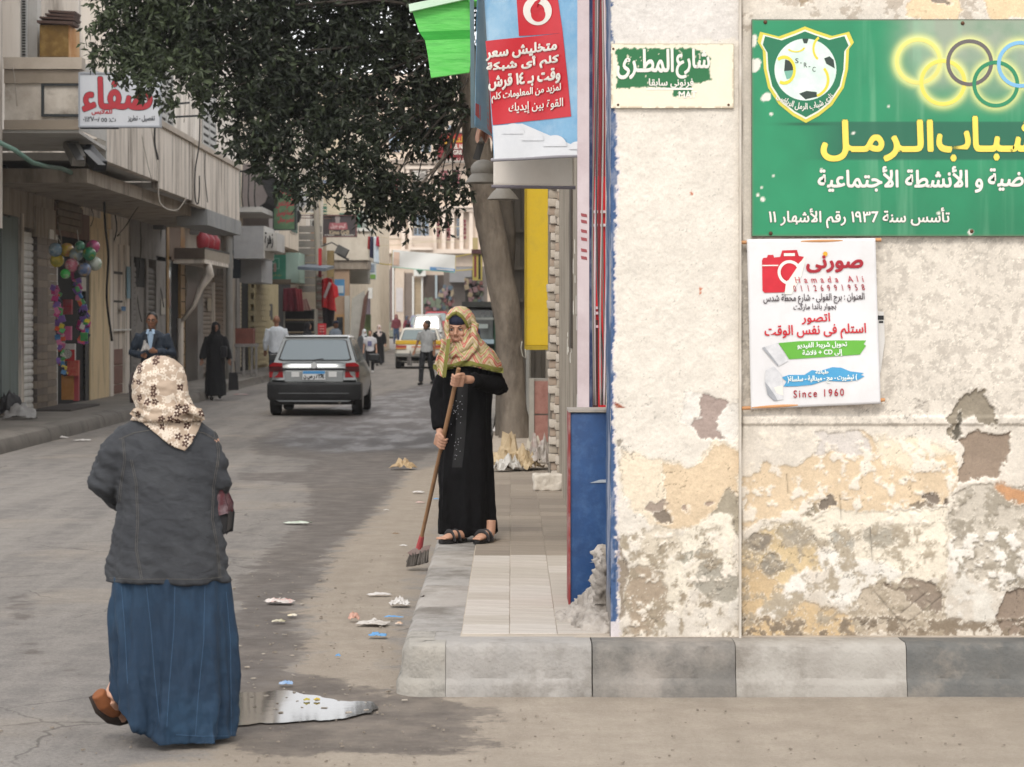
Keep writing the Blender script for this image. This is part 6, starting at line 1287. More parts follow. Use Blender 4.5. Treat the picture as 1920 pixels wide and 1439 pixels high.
# ------------------------------------------------------------------ the building that closes the street
EY = 162
em = mat('end_building_render', '#bfae9d', '#cfc0b0', scale=.35, stretch=(2, 2, .6), dirt='#9f8f80', damt=.5, dscale=.4, bump=.1)
em2 = mat('end_building_trim', '#cdbfb1', '#dacdc0', scale=.5, dirt='#b3a393', damt=.3, bump=.05)
eb = thing('end_building', 'tall pinkish beige building with columns and balconies closing the end of the street', 'building', (-4, EY, .9))
def E_(x0, y0, x1, y1, m, nm, pr=0.0, dep=.3, par=None): return fbox(x0, y0, x1, y1, EY, dep, m, nm, par or eb, pr)
a = W(560, 0, EY); b = W(1000, 0, EY); MB().box(a.x, b.x, EY, EY + 14, .3, 18.2).build('wall', em, eb)
for x in (753, 766, 812, 829, 845, 862, 880): E_(x, 395, x + 7, 476, em2, 'column', .5, .5)
for x in (752, 762, 802, 815): E_(x, 300, x + 6, 372, em2, 'column', .4, .4)
for y0, y1, pr in ((468, 476, .7), (392, 398, .6), (388, 391, .8), (302, 308, .6), (300, 302, .9), (206, 214, .6)): E_(600, y0, 940, y1, em2, 'cornice', pr, pr)
mar = mat('maroon_shutter', '#7d4448', '#8d5257', scale=2); 
for q in ((814, 412, 824, 446), (838, 412, 847, 452), (866, 412, 874, 450), (722, 329, 747, 357), (826, 320, 840, 352), (850, 320, 862, 352), (640, 330, 664, 360)): 
    w = E_(q[0] - 1.5, q[1] - 1.5, q[2] + 1.5, q[3] + 1.5, em2, 'window', .06, .06); n = 5
    for k in range(n): E_(q[0], q[1] + (q[3] - q[1]) * k / n, q[2], q[1] + (q[3] - q[1]) * (k + .8) / n, mar, 'slat', .14, .06, w)
for q in ((776, 404, 790, 442), (792, 404, 804, 442), (856, 410, 862, 446), (700, 405, 716, 440), (640, 400, 660, 440), (670, 250, 690, 290), (730, 240, 750, 285), (790, 240, 808, 285), (840, 236, 858, 285), (610, 250, 630, 290)): fwin(*q, EY - .1, eb, mat('blue_frame', '#7d8ea0', '#8b9bab', scale=3), glass(), 2, 2)
E_(770, 444, 812, 447, em2, 'rail', 1.2, .2); E_(770, 466, 812, 470, em2, 'balcony_slab', 1.3, 1.3)
for i in range(9):
    for j in range(2): 
        p = W(773 + 4.4 * i, 451 + 10 * j, EY - 1.15); r_ = .085
        mb = MB(); 
        for s in (-1, 1): mb.bar(p + Vector((-s * .075, 0, .17)), p + Vector((s * .075, 0, -.17)), .035)
        mb.build('lattice', em2, eb)['kind'] = 'stuff'
E_(724, 412, 752, 447, em2, 'relief_panel', .1, .1); E_(727, 415, 749, 444, em, 'relief_field', .12, .03); text('الله', (730, 418, 746, 440), plane_fn(EY - .12), em2, eb, off=.06, bold=.6)
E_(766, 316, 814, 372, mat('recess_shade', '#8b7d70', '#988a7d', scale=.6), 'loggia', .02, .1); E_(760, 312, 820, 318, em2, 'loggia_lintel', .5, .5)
acu = thing('air_conditioner', 'white air conditioner unit in the upper loggia of the end building', 'air conditioner', tuple(W(787, 338, EY))); fbox(775, 322, 799, 340, EY, .6, mat('ac_white', '#b7b2aa', '#c3beb6', scale=2), 'casing', acu, .75)
MB().tube([W(792, 331, EY - .76), W(792, 331, EY - .80)], .25, 16).build('fan_grille', flat('#77726c', .6), acu)
# ground floor shutters and shops
def eshut(x0, y0, x1, y1, m, n): 
    w = E_(x0, y0, x1, y1, m, 'roller_shutter', .05, .05)
    for k in range(n): E_(x0 + .6, y0 + (y1 - y0) * k / n, x1 - .6, y0 + (y1 - y0) * (k + .8) / n, m, 'slat', .10, .05, w)
eshut(692, 505, 732, 622, gsh, 22); eshut(759, 512, 774, 640, mat('mid_shutter', '#7a6e66', '#887c73', scale=1), 20); eshut(777, 522, 790, 640, mat('cream_shutter', '#a08f76', '#b09f86', scale=1), 18)
E_(732, 500, 740, 640, mat('dull_pink_post', '#6f5c58', '#7e6a66', scale=1), 'post', .2, .2); E_(736, 500, 739, 640, wb_, 'white_pipe', .4, .1); E_(740, 508, 758, 640, em, 'pier', .3, .3); E_(743, 540, 756, 585, flat('#b9b4b3', .8), 'torn_poster', .34, .03); E_(773, 518, 776.5, 640, wb_, 'white_post', .3, .2); E_(790, 520, 793, 640, wb_, 'white_post', .3, .2)
E_(794, 516, 832, 640, mat('shop_interior', '#3d342f', '#55483f', scale=.9), 'doorway', .03, .03); E_(816, 516, 820, 600, mat('light_post', '#93a0a6', '#a0acb1', scale=1), 'post', .3, .2); E_(832, 500, 940, 640, mat('dark_shop_row', '#5c5550', '#6d6660', scale=.6), 'shop_row', .1, .1)
E_(844, 502, 885, 530, mat('grey_awning', '#77787a', '#8a8a8b', scale=1), 'awning', 1.5, 1.5)
sgn = thing('green_triangle_sign', 'white sign with a dark green triangle above the end building shutters', 'sign', tuple(W(786, 518, EY - .5))); fbox(776, 505, 798, 518, EY - .6, .2, wb_, 'panel', sgn); MB().prism([W(*p, EY - .64) for p in ((780, 506), (794, 506), (787, 515))], (0, -.02, 0)).build('triangle', flat('#2c4a3a', .5), sgn)
rkm = [flat(c, .7) for c in ('#6e4644', '#4b5a66', '#8a7e69', '#5f6a59', '#7a6368', '#6d6f73')]
def goods(label, name, x0, y0, x1, y1, Y, n, cat, seed, s=.22):
    t = thing(name, label, cat, tuple(W((x0 + x1) / 2, y1, Y))); r_ = random.Random(seed); fbox(x0, y0, x1, y1, Y + .4, .3, dkgrey, 'back_board', t)
    for k in range(n): p = W(r_.uniform(x0, x1), r_.uniform(y0, y1), Y + r_.uniform(-.2, .3)); MB().obox(p, (s * r_.uniform(.5, 1.2), s, s * r_.uniform(.6, 1.6)), Matrix.Rotation(r_.uniform(-.4, .4), 3, 'Y')).build('goods_box', rkm[r_.randrange(6)], t, bevel=.02)
goods('stand of hanging goods with a red and blue top before the end building', 'goods_stand', 826, 540, 848, 580, EY - 3, 26, 'stand', 4, .3); goods('heaped coloured goods before the open shop of the end building', 'goods_heap', 796, 560, 826, 584, EY - 4, 22, 'goods', 5, .3)
goods('dim shelves of goods at the far right end of the street', 'goods_shelves', 872, 520, 905, 572, 128, 30, 'shelves', 7, .22)
for k in range(4): fbox(683 - 2 * k, 604 + 7 * k, 736 + 2 * k, 611 + 7 * k, 158 - 3 * k, 3.2, mat('terrace_step', '#6d7064', '#7c7f72', scale=1), 'step', None); 
for i, o in enumerate([o for o in COL.objects if o.name.startswith('step')]): tag(o, ['topmost long step', 'second long step from the top', 'third long step from the top', 'lowest long step'][i] + ' in front of the big grey shutter', 'step', 'steps before the grey shutter')
# right-hand far side
rf = thing('right_kiosk', 'dark green street kiosk with glass shelves beside the tree trunk', 'kiosk', tuple(G(905, 690)))
fbox(868, 572, 936, 682, 78, 1.5, mat('kiosk_dark', '#3b3d3b', '#4a4c4a', scale=2), 'back', rf); fbox(926, 565, 936, 690, 77.6, .3, mat('kiosk_green', '#22402f', '#2c4c39', scale=2), 'post', rf); fbox(866, 566, 936, 576, 77.5, 2, flat('#2f312f', .6), 'roof', rf); fbox(870, 596, 926, 600, 77.5, .5, mat('kiosk_shelf', '#7d8380', '#8d9390', scale=2), 'shelf', rf)
fbox(872, 582, 924, 636, 77.8, .05, glass('kiosk_glass', '#4d5554', .15), 'glass_pane', rf); fbox(893, 608, 915, 616, 77.6, .2, flat('#9aa5a5', .4), 'white_tray', rf); fbox(876, 637, 926, 645, 77.4, .6, flat('#9ab0bd', .4), 'counter_edge', rf)
MB().box(-1.2, -1.0, 118, 160, 0, 7).build('w', em); o = bpy.data.objects[-1] if 0 else [o for o in COL.objects if o.name == 'w'][0]; o.name = 'far_right_wall'; tag(o, 'far shaded wall on the right side of the street beyond the kiosk', 'wall')
ysg = thing('yellow_red_sign', 'narrow yellow and maroon hanging sign left of the tree trunk', 'sign', tuple(W(893, 530, 95)))
fbox(886, 474, 904, 526, 95, .4, flat('#a99a4c', .5), 'panel', ysg); fbox(889, 480, 893, 520, 94.98, .3, flat('#6f2430', .5), 'maroon_band', ysg); fbox(897, 478, 901, 524, 94.98, .3, black, 'black_band', ysg); fbox(884, 468, 906, 476, 94.9, .6, flat('#4a2a2c', .5), 'cap', ysg); fbox(886, 446, 896, 470, 95.1, .3, flat('#b5a678', .6), 'upper_panel', ysg)
rds = thing('red_cafe_sign', 'dark red restaurant sign hanging beside the tree trunk', 'sign', tuple(W(845, 304, 60))); fbox(819, 248, 874, 302, 60, .1, mat('dark_red_print', '#6a2028', '#8c2a2e', scale=5, rough=.4, bump=0), 'panel', rds); f_ = plane_fn(60)
for q in ((817, 246, 875, 249), (817, 301, 875, 305), (817, 247, 820, 304)): fbox(*q, 59.95, .2, flat('#a9a39c', .5), 'sign_frame', rds)
parts_decal('oval', circle(855, 265, 24, 20, .6), flat('#a83a2e', .5), .01, rds, f_); text('النجار', (834, 256, 872, 270), f_, flat('#c9a233', .5), rds, off=.02, bold=.6); text('EL NA', (852, 271, 872, 279), f_, wht, rds, latin=True, off=.02, bold=.4); text('GRILL', (850, 282, 872, 290), f_, wht, rds, latin=True, off=.02, bold=.3); text('01127175', (822, 297, 872, 301), f_, wht, rds, latin=True, off=.02)
# banner hung across the street
sbn = thing('street_banner', 'white printed banner slung on yellow ropes across the far street', 'banner', tuple(W(795, 500, 105))); SB = [(735, 469), (855, 479), (854, 512), (734, 502)]
def sbf(u, v, l): a, b = bil(SB, u, v); return W(a, b, 105 - l - .05 * math.sin(u * 9 + v * 3))
MB().grid(lambda u, v: sbf(u, v, 0), 20, 6).build('banner_sheet', mat('bright_banner', '#d9dcdc', '#dfe2e2', rough=.5, scale=1, bump=0), sbn, smooth=True)
for (u0, v0, u1, v1, c, nm) in ((.60, .78, .99, .97, '#5f8fc0', 'blue_stripe'), (.0, .96, 1, 1, '#6fae97', 'green_edge'), (.03, .1, .12, .85, '#d9bfae', 'faded_figure'), (.70, .83, .97, .90, '#d6dde2', 'stripe_writing'), (0, 0, .01, 1, '#b9a76a', 'side_edge'), (.99, 0, 1, 1, '#b9a76a', 'side_edge')):
    MB().grid(lambda u, v: sbf(u0 + (u1 - u0) * u, v0 + (v1 - v0) * v, .03 + (.03 if nm == 'stripe_writing' else 0)), 12, 2).build(nm, flat(c, .6), sbn)
for a, b, c, l in (((640, 456), (735, 497), 10, 'yellow rope from the cream building to the street banner, the lower left one'), ((855, 508), (895, 505), 0, 'yellow rope from the street banner to the right, the lower one'), ((855, 482), (895, 474), 0, 'yellow rope from the street banner to the right, the upper one')):
    pts = [W(a[0] + (b[0] - a[0]) * t, a[1] + (b[1] - a[1]) * t + c * 4 * t * (1 - t), 100 + 5 * (t if c else 1)) for t in [k / 10 for k in range(11)]]; tag(MB().tube(pts, .025, 5).build('rope', flat('#b5a254', .7)), l, 'rope')
for k, (a, b, s, Y) in enumerate((((556, 375), (700, 390), 6, 85), ((556, 385), (720, 402), 4, 86), ((600, 250), (720, 330), 10, 88), ((560, 400), (690, 388), 5, 84), ((690, 440), (880, 452), 7, 110), ((690, 462), (880, 440), 5, 112), ((700, 330), (870, 300), 8, 100), ((440, 250), (560, 310), 12, 62), ((470, 310), (520, 318), 4, 66), ((690, 420), (870, 425), 4, 118))):
    pts = [W(a[0] + (b[0] - a[0]) * t, a[1] + (b[1] - a[1]) * t + s * 4 * t * (1 - t), Y) for t in [k_ / 12 for k_ in range(13)]]
    tag(MB().tube(pts, .016 if k % 3 else .022, 5).build('overhead_wire', flat(['#c9bda4', '#6a655e'][k in (2, 6, 7, 8)], .7)), ['pale wire from the green vertical sign towards the grill sign', 'second wire sagging just below the grill sign bars', 'dark thick wire high up under the tree crown', 'pale wire crossing in front of the green shuttered windows', 'long pale wire sagging across the end building balcony', 'pale wire rising to the right across the end building', 'dark wire high across the end building columns', 'dark wire from the parapet to the curved balcony railing', 'short dark wire between the parapet and curved railing', 'nearly level pale wire across the end building shutters'][k] if 1 else '', 'wire', 'overhead wires across the far street')

# ------------------------------------------------------------------ cars
tyrem = mat('tyre_rubber', '#1d1c1c', '#272625', scale=12, rough=.85, bump=.2)
def car(name, label, cat, x, y, L_, W_, H, belt, paint, rear=True, z=0.0, cabin=(.08, .5, .60, .74), hood=.15, group=None, glass_c='#56646b', bump_m=None, rz=0.0, lowm=None):
    """y=0 end faces the camera; cabin = base/roof start, roof/base end along the length"""
    t = thing(name, label, cat, (x, y, z), group, rz); h = W_ / 2
    def sec(yy, zt, w, zb=.30): return [Vector((s * px_, yy, pz)) for s, px_, pz in [(-1, w * .80, zb - .05), (-1, w * .95, zb), (-1, w, zb + .18), (-1, w * 1.0, (zb + zt) / 2 + .06), (-1, w * .965, zt - .12), (-1, w * .90, zt - .015), (-1, w * .5, zt + .012)] + [(1, w * .5, zt + .012), (1, w * .90, zt - .015), (1, w * .965, zt - .12), (1, w * 1.0, (zb + zt) / 2 + .06), (1, w, zb + .18), (1, w * .95, zb), (1, w * .80, zb - .05)]]
    fr_z = belt - hood if rear else belt; rr_z = belt if rear else belt - hood
    P = [(0, rr_z - .10, h * .90), (.05, rr_z - .03, h * .95), (.18, rr_z, h * .985), (.8, rr_z, h), (L_ * .5, belt, h), (L_ * .72, belt, h), (L_ * .9, fr_z - .02, h * .97), (L_ - .06, fr_z - .12, h * .92), (L_, fr_z - .22, h * .86)]
    if not rear: P = [(0, rr_z - .18, h * .88), (.05, rr_z - .06, h * .93), (.2, rr_z, h * .97), (L_ * .28, belt, h), (L_ * .5, belt, h), (L_ * .72, belt, h), (L_ * .9, fr_z, h * .99), (L_ - .06, fr_z - .06, h * .96), (L_, fr_z - .12, h * .9)]
    body = MB().loft([sec(*p) for p in P]).build('body', paint, t, smooth='a', local=True)
    a0, a1, a2, a3 = [c * L_ for c in cabin]
    def ring(yy, w, zz, w2=None, z2=None): return [Vector((-w, yy, zz)), Vector((-(w2 or w), yy, z2 or zz)), Vector(((w2 or w), yy, z2 or zz)), Vector((w, yy, zz))]
    wb2, wt = h * .90, h * .70
    Q = [(-wb2, a0, belt - .05), (wb2, a0, belt - .05), (wb2, a3, belt - .05), (-wb2, a3, belt - .05)]; T_ = [(-wt, a1, H - .03), (wt, a1, H - .03), (wt, a2, H - .03), (-wt, a2, H - .03)]; TT = [(-wt * .86, a1 + .12, H), (wt * .86, a1 + .12, H), (wt * .86, a2 - .12, H), (-wt * .86, a2 - .12, H)]
    mid = [tuple(Vector(q).lerp(Vector(p), .97)) for q, p in zip(Q, T_)]
    mb = MB(); mb.loft([[Vector(v) for v in r] for r in (Q, mid, T_, TT)]); mb.build('cabin', paint, t, smooth='a', local=True, bevel=.012)
    gl = glass('car_glass_' + glass_c.strip('#'), glass_c, .05)
    def pane(i, j, u0, u1, v0, v1, nm='window_glass', m=None, off=.008):
        A, B_, C_, D_ = Vector(Q[i]), Vector(Q[j]), Vector(T_[j]), Vector(T_[i]); n = (B_ - A).cross(D_ - A).normalized(); cc = sum((Vector(q) for q in Q), Vector()) / 4
        if n.dot((A + B_) / 2 - cc) < 0: n = -n
        f = lambda u, v: A.lerp(B_, u).lerp(D_.lerp(C_, u), v) + n * off
        k = .04; P8 = [f(u0 + k, v0), f(u1 - k, v0), f(u1, v0 + k), f(u1 - .0, v1 - k), f(u1 - k, v1), f(u0 + k, v1), f(u0, v1 - k), f(u0, v0 + k)]
        return MB().prism(P8, n * .006).build(nm, m or gl, t, local=True)
    pane(0, 1, .045, .955, .14, .90, 'glass_seal', flat('#1a1b1c', .6), .004); pane(0, 1, .065, .935, .17, .88, 'rear_window' if rear else 'windscreen'); pane(2, 3, .06, .94, .1, .9, 'windscreen' if rear else 'rear_window')
    for i, j in ((1, 2), (3, 0)): pane(i, j, .08, .47, .12, .9, 'side_window'); pane(i, j, .51, .92, .12, .9, 'side_window')
    for sx in (-1, 1):
        for yy in (.62, L_ - .72):
            c = Vector((sx * (h - .10), yy, .29)); n = 20
            rings = [[c + Vector((d, r * math.cos(a), r * math.sin(a))) for a in [2 * math.pi * k / n for k in range(n)]] for d, r in ((-.09, .18), (-.09, .27), (-.06, .29), (.06, .29), (.09, .27), (.09, .18))]
            w = MB().loft(rings).build('wheel', tyrem, t, local=True, smooth='a'); MB().tube([c + Vector((sx * .08, 0, 0)), c + Vector((sx * .10, 0, 0))], .17, 14).build('rim', flat('#8a8b8c', .35), w, local=True)
    MB().box(-h * .8, h * .8, .15, L_ - .3, .20, .34).build('underbody', flat('#161616', .9), t, local=True)
    return t
silver = mat('silver_paint', '#7c8081', '#868a8b', rough=.28, metal=.55, scale=2, bump=0, dirt='#7b7a76', damt=.3, coat=.4)
sc_ = car('silver_hatchback', 'silver hatchback car with blue topped number plate driving away up the street', 'car', -3.5, 42.75, 3.8, 1.66, 1.42, .95, silver, True, 0, (.03, .14, .56, .74), .12)
def cx(*a): return MB().box(*a)
L5 = lambda nm, mb, m, **k: mb.build(nm, m, sc_, local=True, **k)
blk_p = mat('black_bumper', '#1f2022', '#292a2c', scale=3, rough=.5, bump=.05)
rings = [[Vector((-.80, -.02, z)), Vector((-.83, .0, z)), Vector((-.84, .3, z)), Vector((.84, .3, z)), Vector((.83, 0, z)), Vector((.80, -.02, z)), Vector((.6, -.09, z)), Vector((-.6, -.09, z))] for z in (.28, .34, .56, .60)]
for r_, s in zip((0, 3), (.97, .97)):
    for v in rings[r_]: v.x *= s; v.y = v.y * .8 + .03
L5('bumper', MB().loft(rings), blk_p, smooth='a'); L5('bumper_line', cx(-.62, .62, -.097, -.08, .395, .41), flat('#55585a', .4)); L5('lower_skirt', cx(-.68, .68, .02, .2, .20, .29), flat('#151515', .9))
L5('hatch_panel', cx(-.52, .52, -.012, .1, .60, .80), silver, bevel=.01); L5('trim_strip', cx(-.58, .58, -.02, .05, .812, .845), flat('#1c1d1f', .4)); L5('hatch_lip', cx(-.76, .76, .0, .12, .60, .632), silver)
red_l = mat('tail_light_red', '#7c1118', '#8e1a20', rough=.15, scale=6, bump=0, coat=.6); red_d = mat('tail_light_smoked', '#3a1216', '#481a1d', rough=.15, scale=6, bump=0, coat=.6)
for s in (-1, 1):
    P_ = [Vector((s * .545, -.02, .68)), Vector((s * .79, .01, .68)), Vector((s * .80, .03, .80)), Vector((s * .79, .04, .90)), Vector((s * .72, .03, .945)), Vector((s * .56, -.0, .935))]
    tl_ = MB().prism(P_, (0, .06, 0)).build('tail_light', red_l, sc_, local=True); MB().prism([Vector((s * .55, -.028, .785)), Vector((s * .80, .015, .785)), Vector((s * .795, .025, .875)), Vector((s * .56, -.018, .875))], (0, .02, 0)).build('dark_lens', red_d, tl_, local=True)
    L5('plate_lamp', cx(s * .33 - .07, s * .33 + .07, -.022, 0, .69, .78), flat('#c9cbcc', .4))
plt = L5('number_plate', cx(-.20, .20, -.032, -.012, .64, .80), flat('#c9cdd0', .4)); MB().box(-.195, .195, -.036, -.031, .745, .795).build('plate_band', flat('#3f86bd', .4), plt, local=True)
pf_ = lambda x, y, l: Vector((x, -.034 - l, y)); text('٨٢٦٤ ر ص ن', (-.18, .735, .18, .65), pf_, flat('#2e3236', .5), plt, off=.003, bold=.006)
for o in plt.children:
    if o.name.startswith('lettering'):
        for v in o.data.vertices: v.co += org(plt)
MB().tube([Vector((0, -.03, .895)), Vector((0, .0, .895))], .055, 20).build('emblem', flat('#b9bcbe', .3), sc_, local=True, smooth='a'); MB().tube([Vector((-.0, .06, .99)), Vector((.16, .08, 1.01))], .008, 6).build('wiper', flat('#17181a', .5), sc_, local=True)
L5('boot_handle', cx(-.03, .03, -.0, .03, .965, .985), flat('#1a1b1c', .5)); L5('roof_edge', cx(-.56, .56, .50, .60, 1.385, 1.41), silver, bevel=.01)
L5('wing_mirror', MB().obox((.93, 2.35, 1.0), (.20, .10, .13)), flat('#232527', .4), bevel=.02); L5('wing_mirror', MB().obox((-.93, 2.35, 1.0), (.20, .10, .13)), flat('#232527', .4), bevel=.02); L5('exhaust_pipe', MB().tube([Vector((.45, -.02, .24)), Vector((.45, .4, .24))], .025, 8), flat('#5a5550', .5)); L5('aerial', MB().tube([Vector((0, 1.9, 1.42)), Vector((0, 1.75, 1.52))], .005, 5), black)
for o in list(sc_.children) + [c for o in sc_.children for c in o.children]: pass
# taxi
ty = mat('taxi_yellow', '#c9a22a', '#d3ae3a', rough=.35, scale=2, bump=0); twh = mat('taxi_white', '#c9c6bc', '#d1cec5', rough=.35, scale=2, bump=0)
tx = car('yellow_white_taxi', 'old white saloon taxi with a yellow boot band seen from behind', 'taxi', -3.25, 84.0, 4.1, 1.66, 1.42, .96, twh, True, 0, (.20, .30, .60, .74), .12, glass_c='#5f7073')
MB().box(-.79, .79, -.02, .8, .84, .985).build('yellow_band', ty, tx, local=True, bevel=.02); MB().box(-.82, .82, -.10, .06, .42, .54).build('bumper', mat('dull_chrome', '#6a6a68', '#7b7b78', scale=3, rough=.4), tx, local=True, bevel=.02); MB().box(-.78, .78, .0, .2, .26, .41).build('lower_skirt', flat('#3a3632', .8), tx, local=True)
for s in (-1, 1): l_ = MB().box(min(s * .42, s * .78), max(s * .42, s * .78), -.03, .02, .68, .81).build('tail_light', flat('#a03a30', .3), tx, local=True); MB().box(min(s * .42, s * .78), max(s * .42, s * .78), -.036, -.031, .68, .73).build('amber_lens', flat('#c08a50', .3), l_, local=True)
MB().box(-.25, .25, -.03, .02, .60, .78).build('number_plate', flat('#c3bdb2', .5), tx, local=True); MB().box(-.24, .24, -.035, -.031, .74, .78).build('orange_strip', flat('#c25a35', .5), tx, local=True)
# white van facing us
vw = mat('van_white', '#c6cbcd', '#cfd3d5', rough=.35, scale=2, bump=0)
vn = car('white_minibus', 'white minibus coming towards us behind the taxi', 'minibus', -4.30, 122, 4.0, 1.7, 1.92, 1.08, vw, False, .05, (.02, .12, .94, .98), .12, glass_c='#5a6872')
MB().box(-.45, .45, -.03, .0, .55, .80).build('grille', flat('#3f4a50', .5), vn, local=True); MB().box(-.86, .86, -.10, .05, .32, .50).build('bumper', flat('#77797a', .5), vn, local=True, bevel=.02)
for s in (-1, 1): MB().box(min(s * .50, s * .80), max(s * .50, s * .80), -.04, .02, .60, .78).build('headlight', flat('#a9a58f', .2), vn, local=True); MB().box(min(s * .88, s * 1.08), max(s * .88, s * 1.08), .3, .4, 1.2, 1.42).build('wing_mirror', black, vn, local=True)
MB().box(-.25, .25, -.11, -.101, .36, .46).build('number_plate', flat('#b9c2c8', .5), vn, local=True)
lvn = mat('lavender_paint', '#6d6f86', '#787a90', rough=.35, scale=2, bump=0)
car('lavender_car', 'dusty lavender estate car parked behind the white minibus', 'car', -5.3, 142, 4.2, 1.9, 1.62, 1.0, lvn, False, .35, (.18, .34, .9, .97), .2, glass_c='#6c7a7a')
car('red_car', 'red car parked behind the minibus, only its red roof showing', 'car', -4.75, 150, 4.2, 1.8, 1.60, .95, flat('#9c2430', .35), False, .62, (.2, .36, .8, .93), .15, glass_c='#6c7a7a')
car('pale_parked_car', 'pale parked car half hidden by the kiosk and the sweeping woman', 'car', -1.55, 96, 4.1, 1.66, 1.42, .95, flat('#a9b3ba', .35), False, 0, (.22, .36, .66, .84), .12, glass_c='#6c7a7a')
# ------------------------------------------------------------------ toys hanging at the toy shop
def ballmat(i, a, b, c):
    m = mat('toy_ball_%d' % i, a, b, scale=9, rough=.25, bump=.25, bscale=14, bdist=.01, dirt=c, damt=.9, dscale=7, coat=.5); return m
bl_ = [(340,225,'#4b6f8c','#8aa3b0','#c5c9c4','pale blue ball at the upper left of the net'), (410,225,'#c2a83a','#cdbb6a','#a84a5a','yellow and pink ball at the top of the net'), (490,200,'#2f6f55','#5c9a7c','#b9c2b8','small green ball at the top middle of the net'), (570,207,'#a03a6a','#c05a88','#2f6a5c','magenta ball at the upper right of the net'), (467,255,'#7f9fae','#b3bfc2','#c2a83a','misty blue ball in the middle of the net'), (546,250,'#1f6b4a','#2f8a60','#c2b43a','dark green ball with yellow on the right'), (350,290,'#c9b02c','#d2c04e','#7d8a3a','big yellow ball at the left of the net'), (440,320,'#b33a58','#c9788a','#d0cfcc','pink and white ball at the bottom middle'), (517,345,'#3f5a8c','#8a9ab5','#c9a23a','blue and yellow ball at the bottom right'), (582,310,'#a9b3a5','#c5cbbf','#3f7a4a','white and green ball at the far right'), (400,372,'#35b04a','#4fc45c','#c9c2b8','small bright green ball under the net')]
for i, (u, v, a, b, c, l) in enumerate(bl_):
    p = W(u / 3.27, 400 + v / 3.27, 40.3 + .12 * math.sin(i * 2.3)); r_ = .118 if i not in (2, 10) else .085
    tag(MB().ell(p, (r_, r_, r_), 18, 12, Matrix.Rotation(i, 3, 'X')).build('toy_ball', ballmat(i, a, b, c), None, smooth=True), l, 'ball', 'plastic balls hanging in nets at the toy shop')
for i, (x0, x1, l) in enumerate(((105, 122, 'thin cord holding the left balls above the toy shop'), (143, 152, 'thin cord holding the right balls above the toy shop'))): tag(MB().tube([W(x0 - 4 + 6 * i, 432, 40.5), W((x0 + x1) / 2, 455, 40.4)], .006, 5).build('cord', flat('#b5b0a6', .7)), l, 'cord')
tcol = [flat(c, .35) for c in ('#b8407a', '#c9b53a', '#4a7fb0', '#cfcac4', '#4f9a5a', '#c4502f', '#7a5aa0', '#d07aa0', '#2d2f3a')]
def toystrip(label, pts, n, Y, seed, s=.09):
    t = thing('toy_strip', label, 'toys', tuple(W(*pts[-1], Y)), 'strings of packed toys at the toy shop'); r_ = random.Random(seed)
    for k in range(n):
        q = k / (n - 1) * (len(pts) - 1); i = min(int(q), len(pts) - 2); u = q - i; x = pts[i][0] * (1 - u) + pts[i + 1][0] * u + r_.uniform(-5, 5); y = pts[i][1] * (1 - u) + pts[i + 1][1] * u
        M_ = Matrix.Rotation(r_.uniform(-.6, .6), 3, 'Y') @ Matrix.Rotation(r_.uniform(-.5, .5), 3, 'X'); MB().obox(W(x, y, Y + r_.uniform(-.1, .1)), (s * r_.uniform(.6, 1.3), .03, s * r_.uniform(.7, 1.5)), M_).build('toy_pack', tcol[r_.randrange(9)], t, bevel=.006)
toystrip('left string of bright toy packs hanging at the toy shop doorway', [(103, 540), (108, 565), (112, 590), (112, 620)], 34, 40.4, 1)
toystrip('lower left string of toy packs above the pink rackets', [(112, 620), (114, 650), (118, 690)], 20, 40.4, 2, .07)
toystrip('right string of toy packs hanging below the balls', [(140, 515), (148, 545), (156, 585), (162, 610)], 40, 40.6, 3)
toystrip('lower right bundle of dark and white toy packs', [(150, 610), (160, 625), (158, 640)], 16, 40.6, 5, .11)
toystrip('pink bundle of rackets low in the toy shop doorway', [(112, 672), (118, 690), (124, 702)], 14, 40.3, 8, .07)
def tbox(label, q, Y, m, name='toy_box', extra=None):
    t = thing(name, label, 'box', tuple(W(q[0], q[3], Y)), 'boxes in the toy shop doorway'); fbox(*q, Y, .12, m, 'box', t); return t
t = tbox('white and red box with a black dartboard picture', (119, 645, 140, 676), 40.8, flat('#c5c3c0', .4)); f_ = plane_fn(40.8)
fbox(119, 656, 140, 677, 40.79, .01, flat('#b3262c', .4), 'red_print', t); mb = MB()
for k in range(20): annulus(mb, 126, 664, .5, 9, f_, .014, 2, 1, k * math.pi / 10, (k + .5) * math.pi / 10)
mb.build('dart_print', wht, t, fix=False)['kind'] = 'stuff'; parts_decal('dart_disc', circle(126, 664, 9.5, 24), blk, .012, t, f_)
tbox('pink play set case with coloured sticks', (117, 612, 133, 638), 40.7, flat('#c25a86', .35)); tbox('red blister box under the pink case', (126, 676, 147, 705), 40.85, mat('red_print', '#a8242c', '#b86a50', scale=20, rough=.4)); tbox('brown cardboard toy box on the doorstep', (115, 704, 137, 750), 40.9, mat('brown_card', '#9c6a35', '#ad7b45', scale=8)); tbox('tall red box right of the brown cardboard box', (137, 700, 147, 752), 41, flat('#a04048', .4)); tbox('red flower picture box above the dartboard box', (118, 562, 134, 590), 40.9, mat('red_card', '#a02a34', '#8a5a60', scale=12))
tag(MB().box(-8.0, -7.3, 40.0, 42.8, .182, .215).build('doormat', flat('#4a4542', .9)), 'flat dark doormat on the pavement before the toy shop', 'doormat')

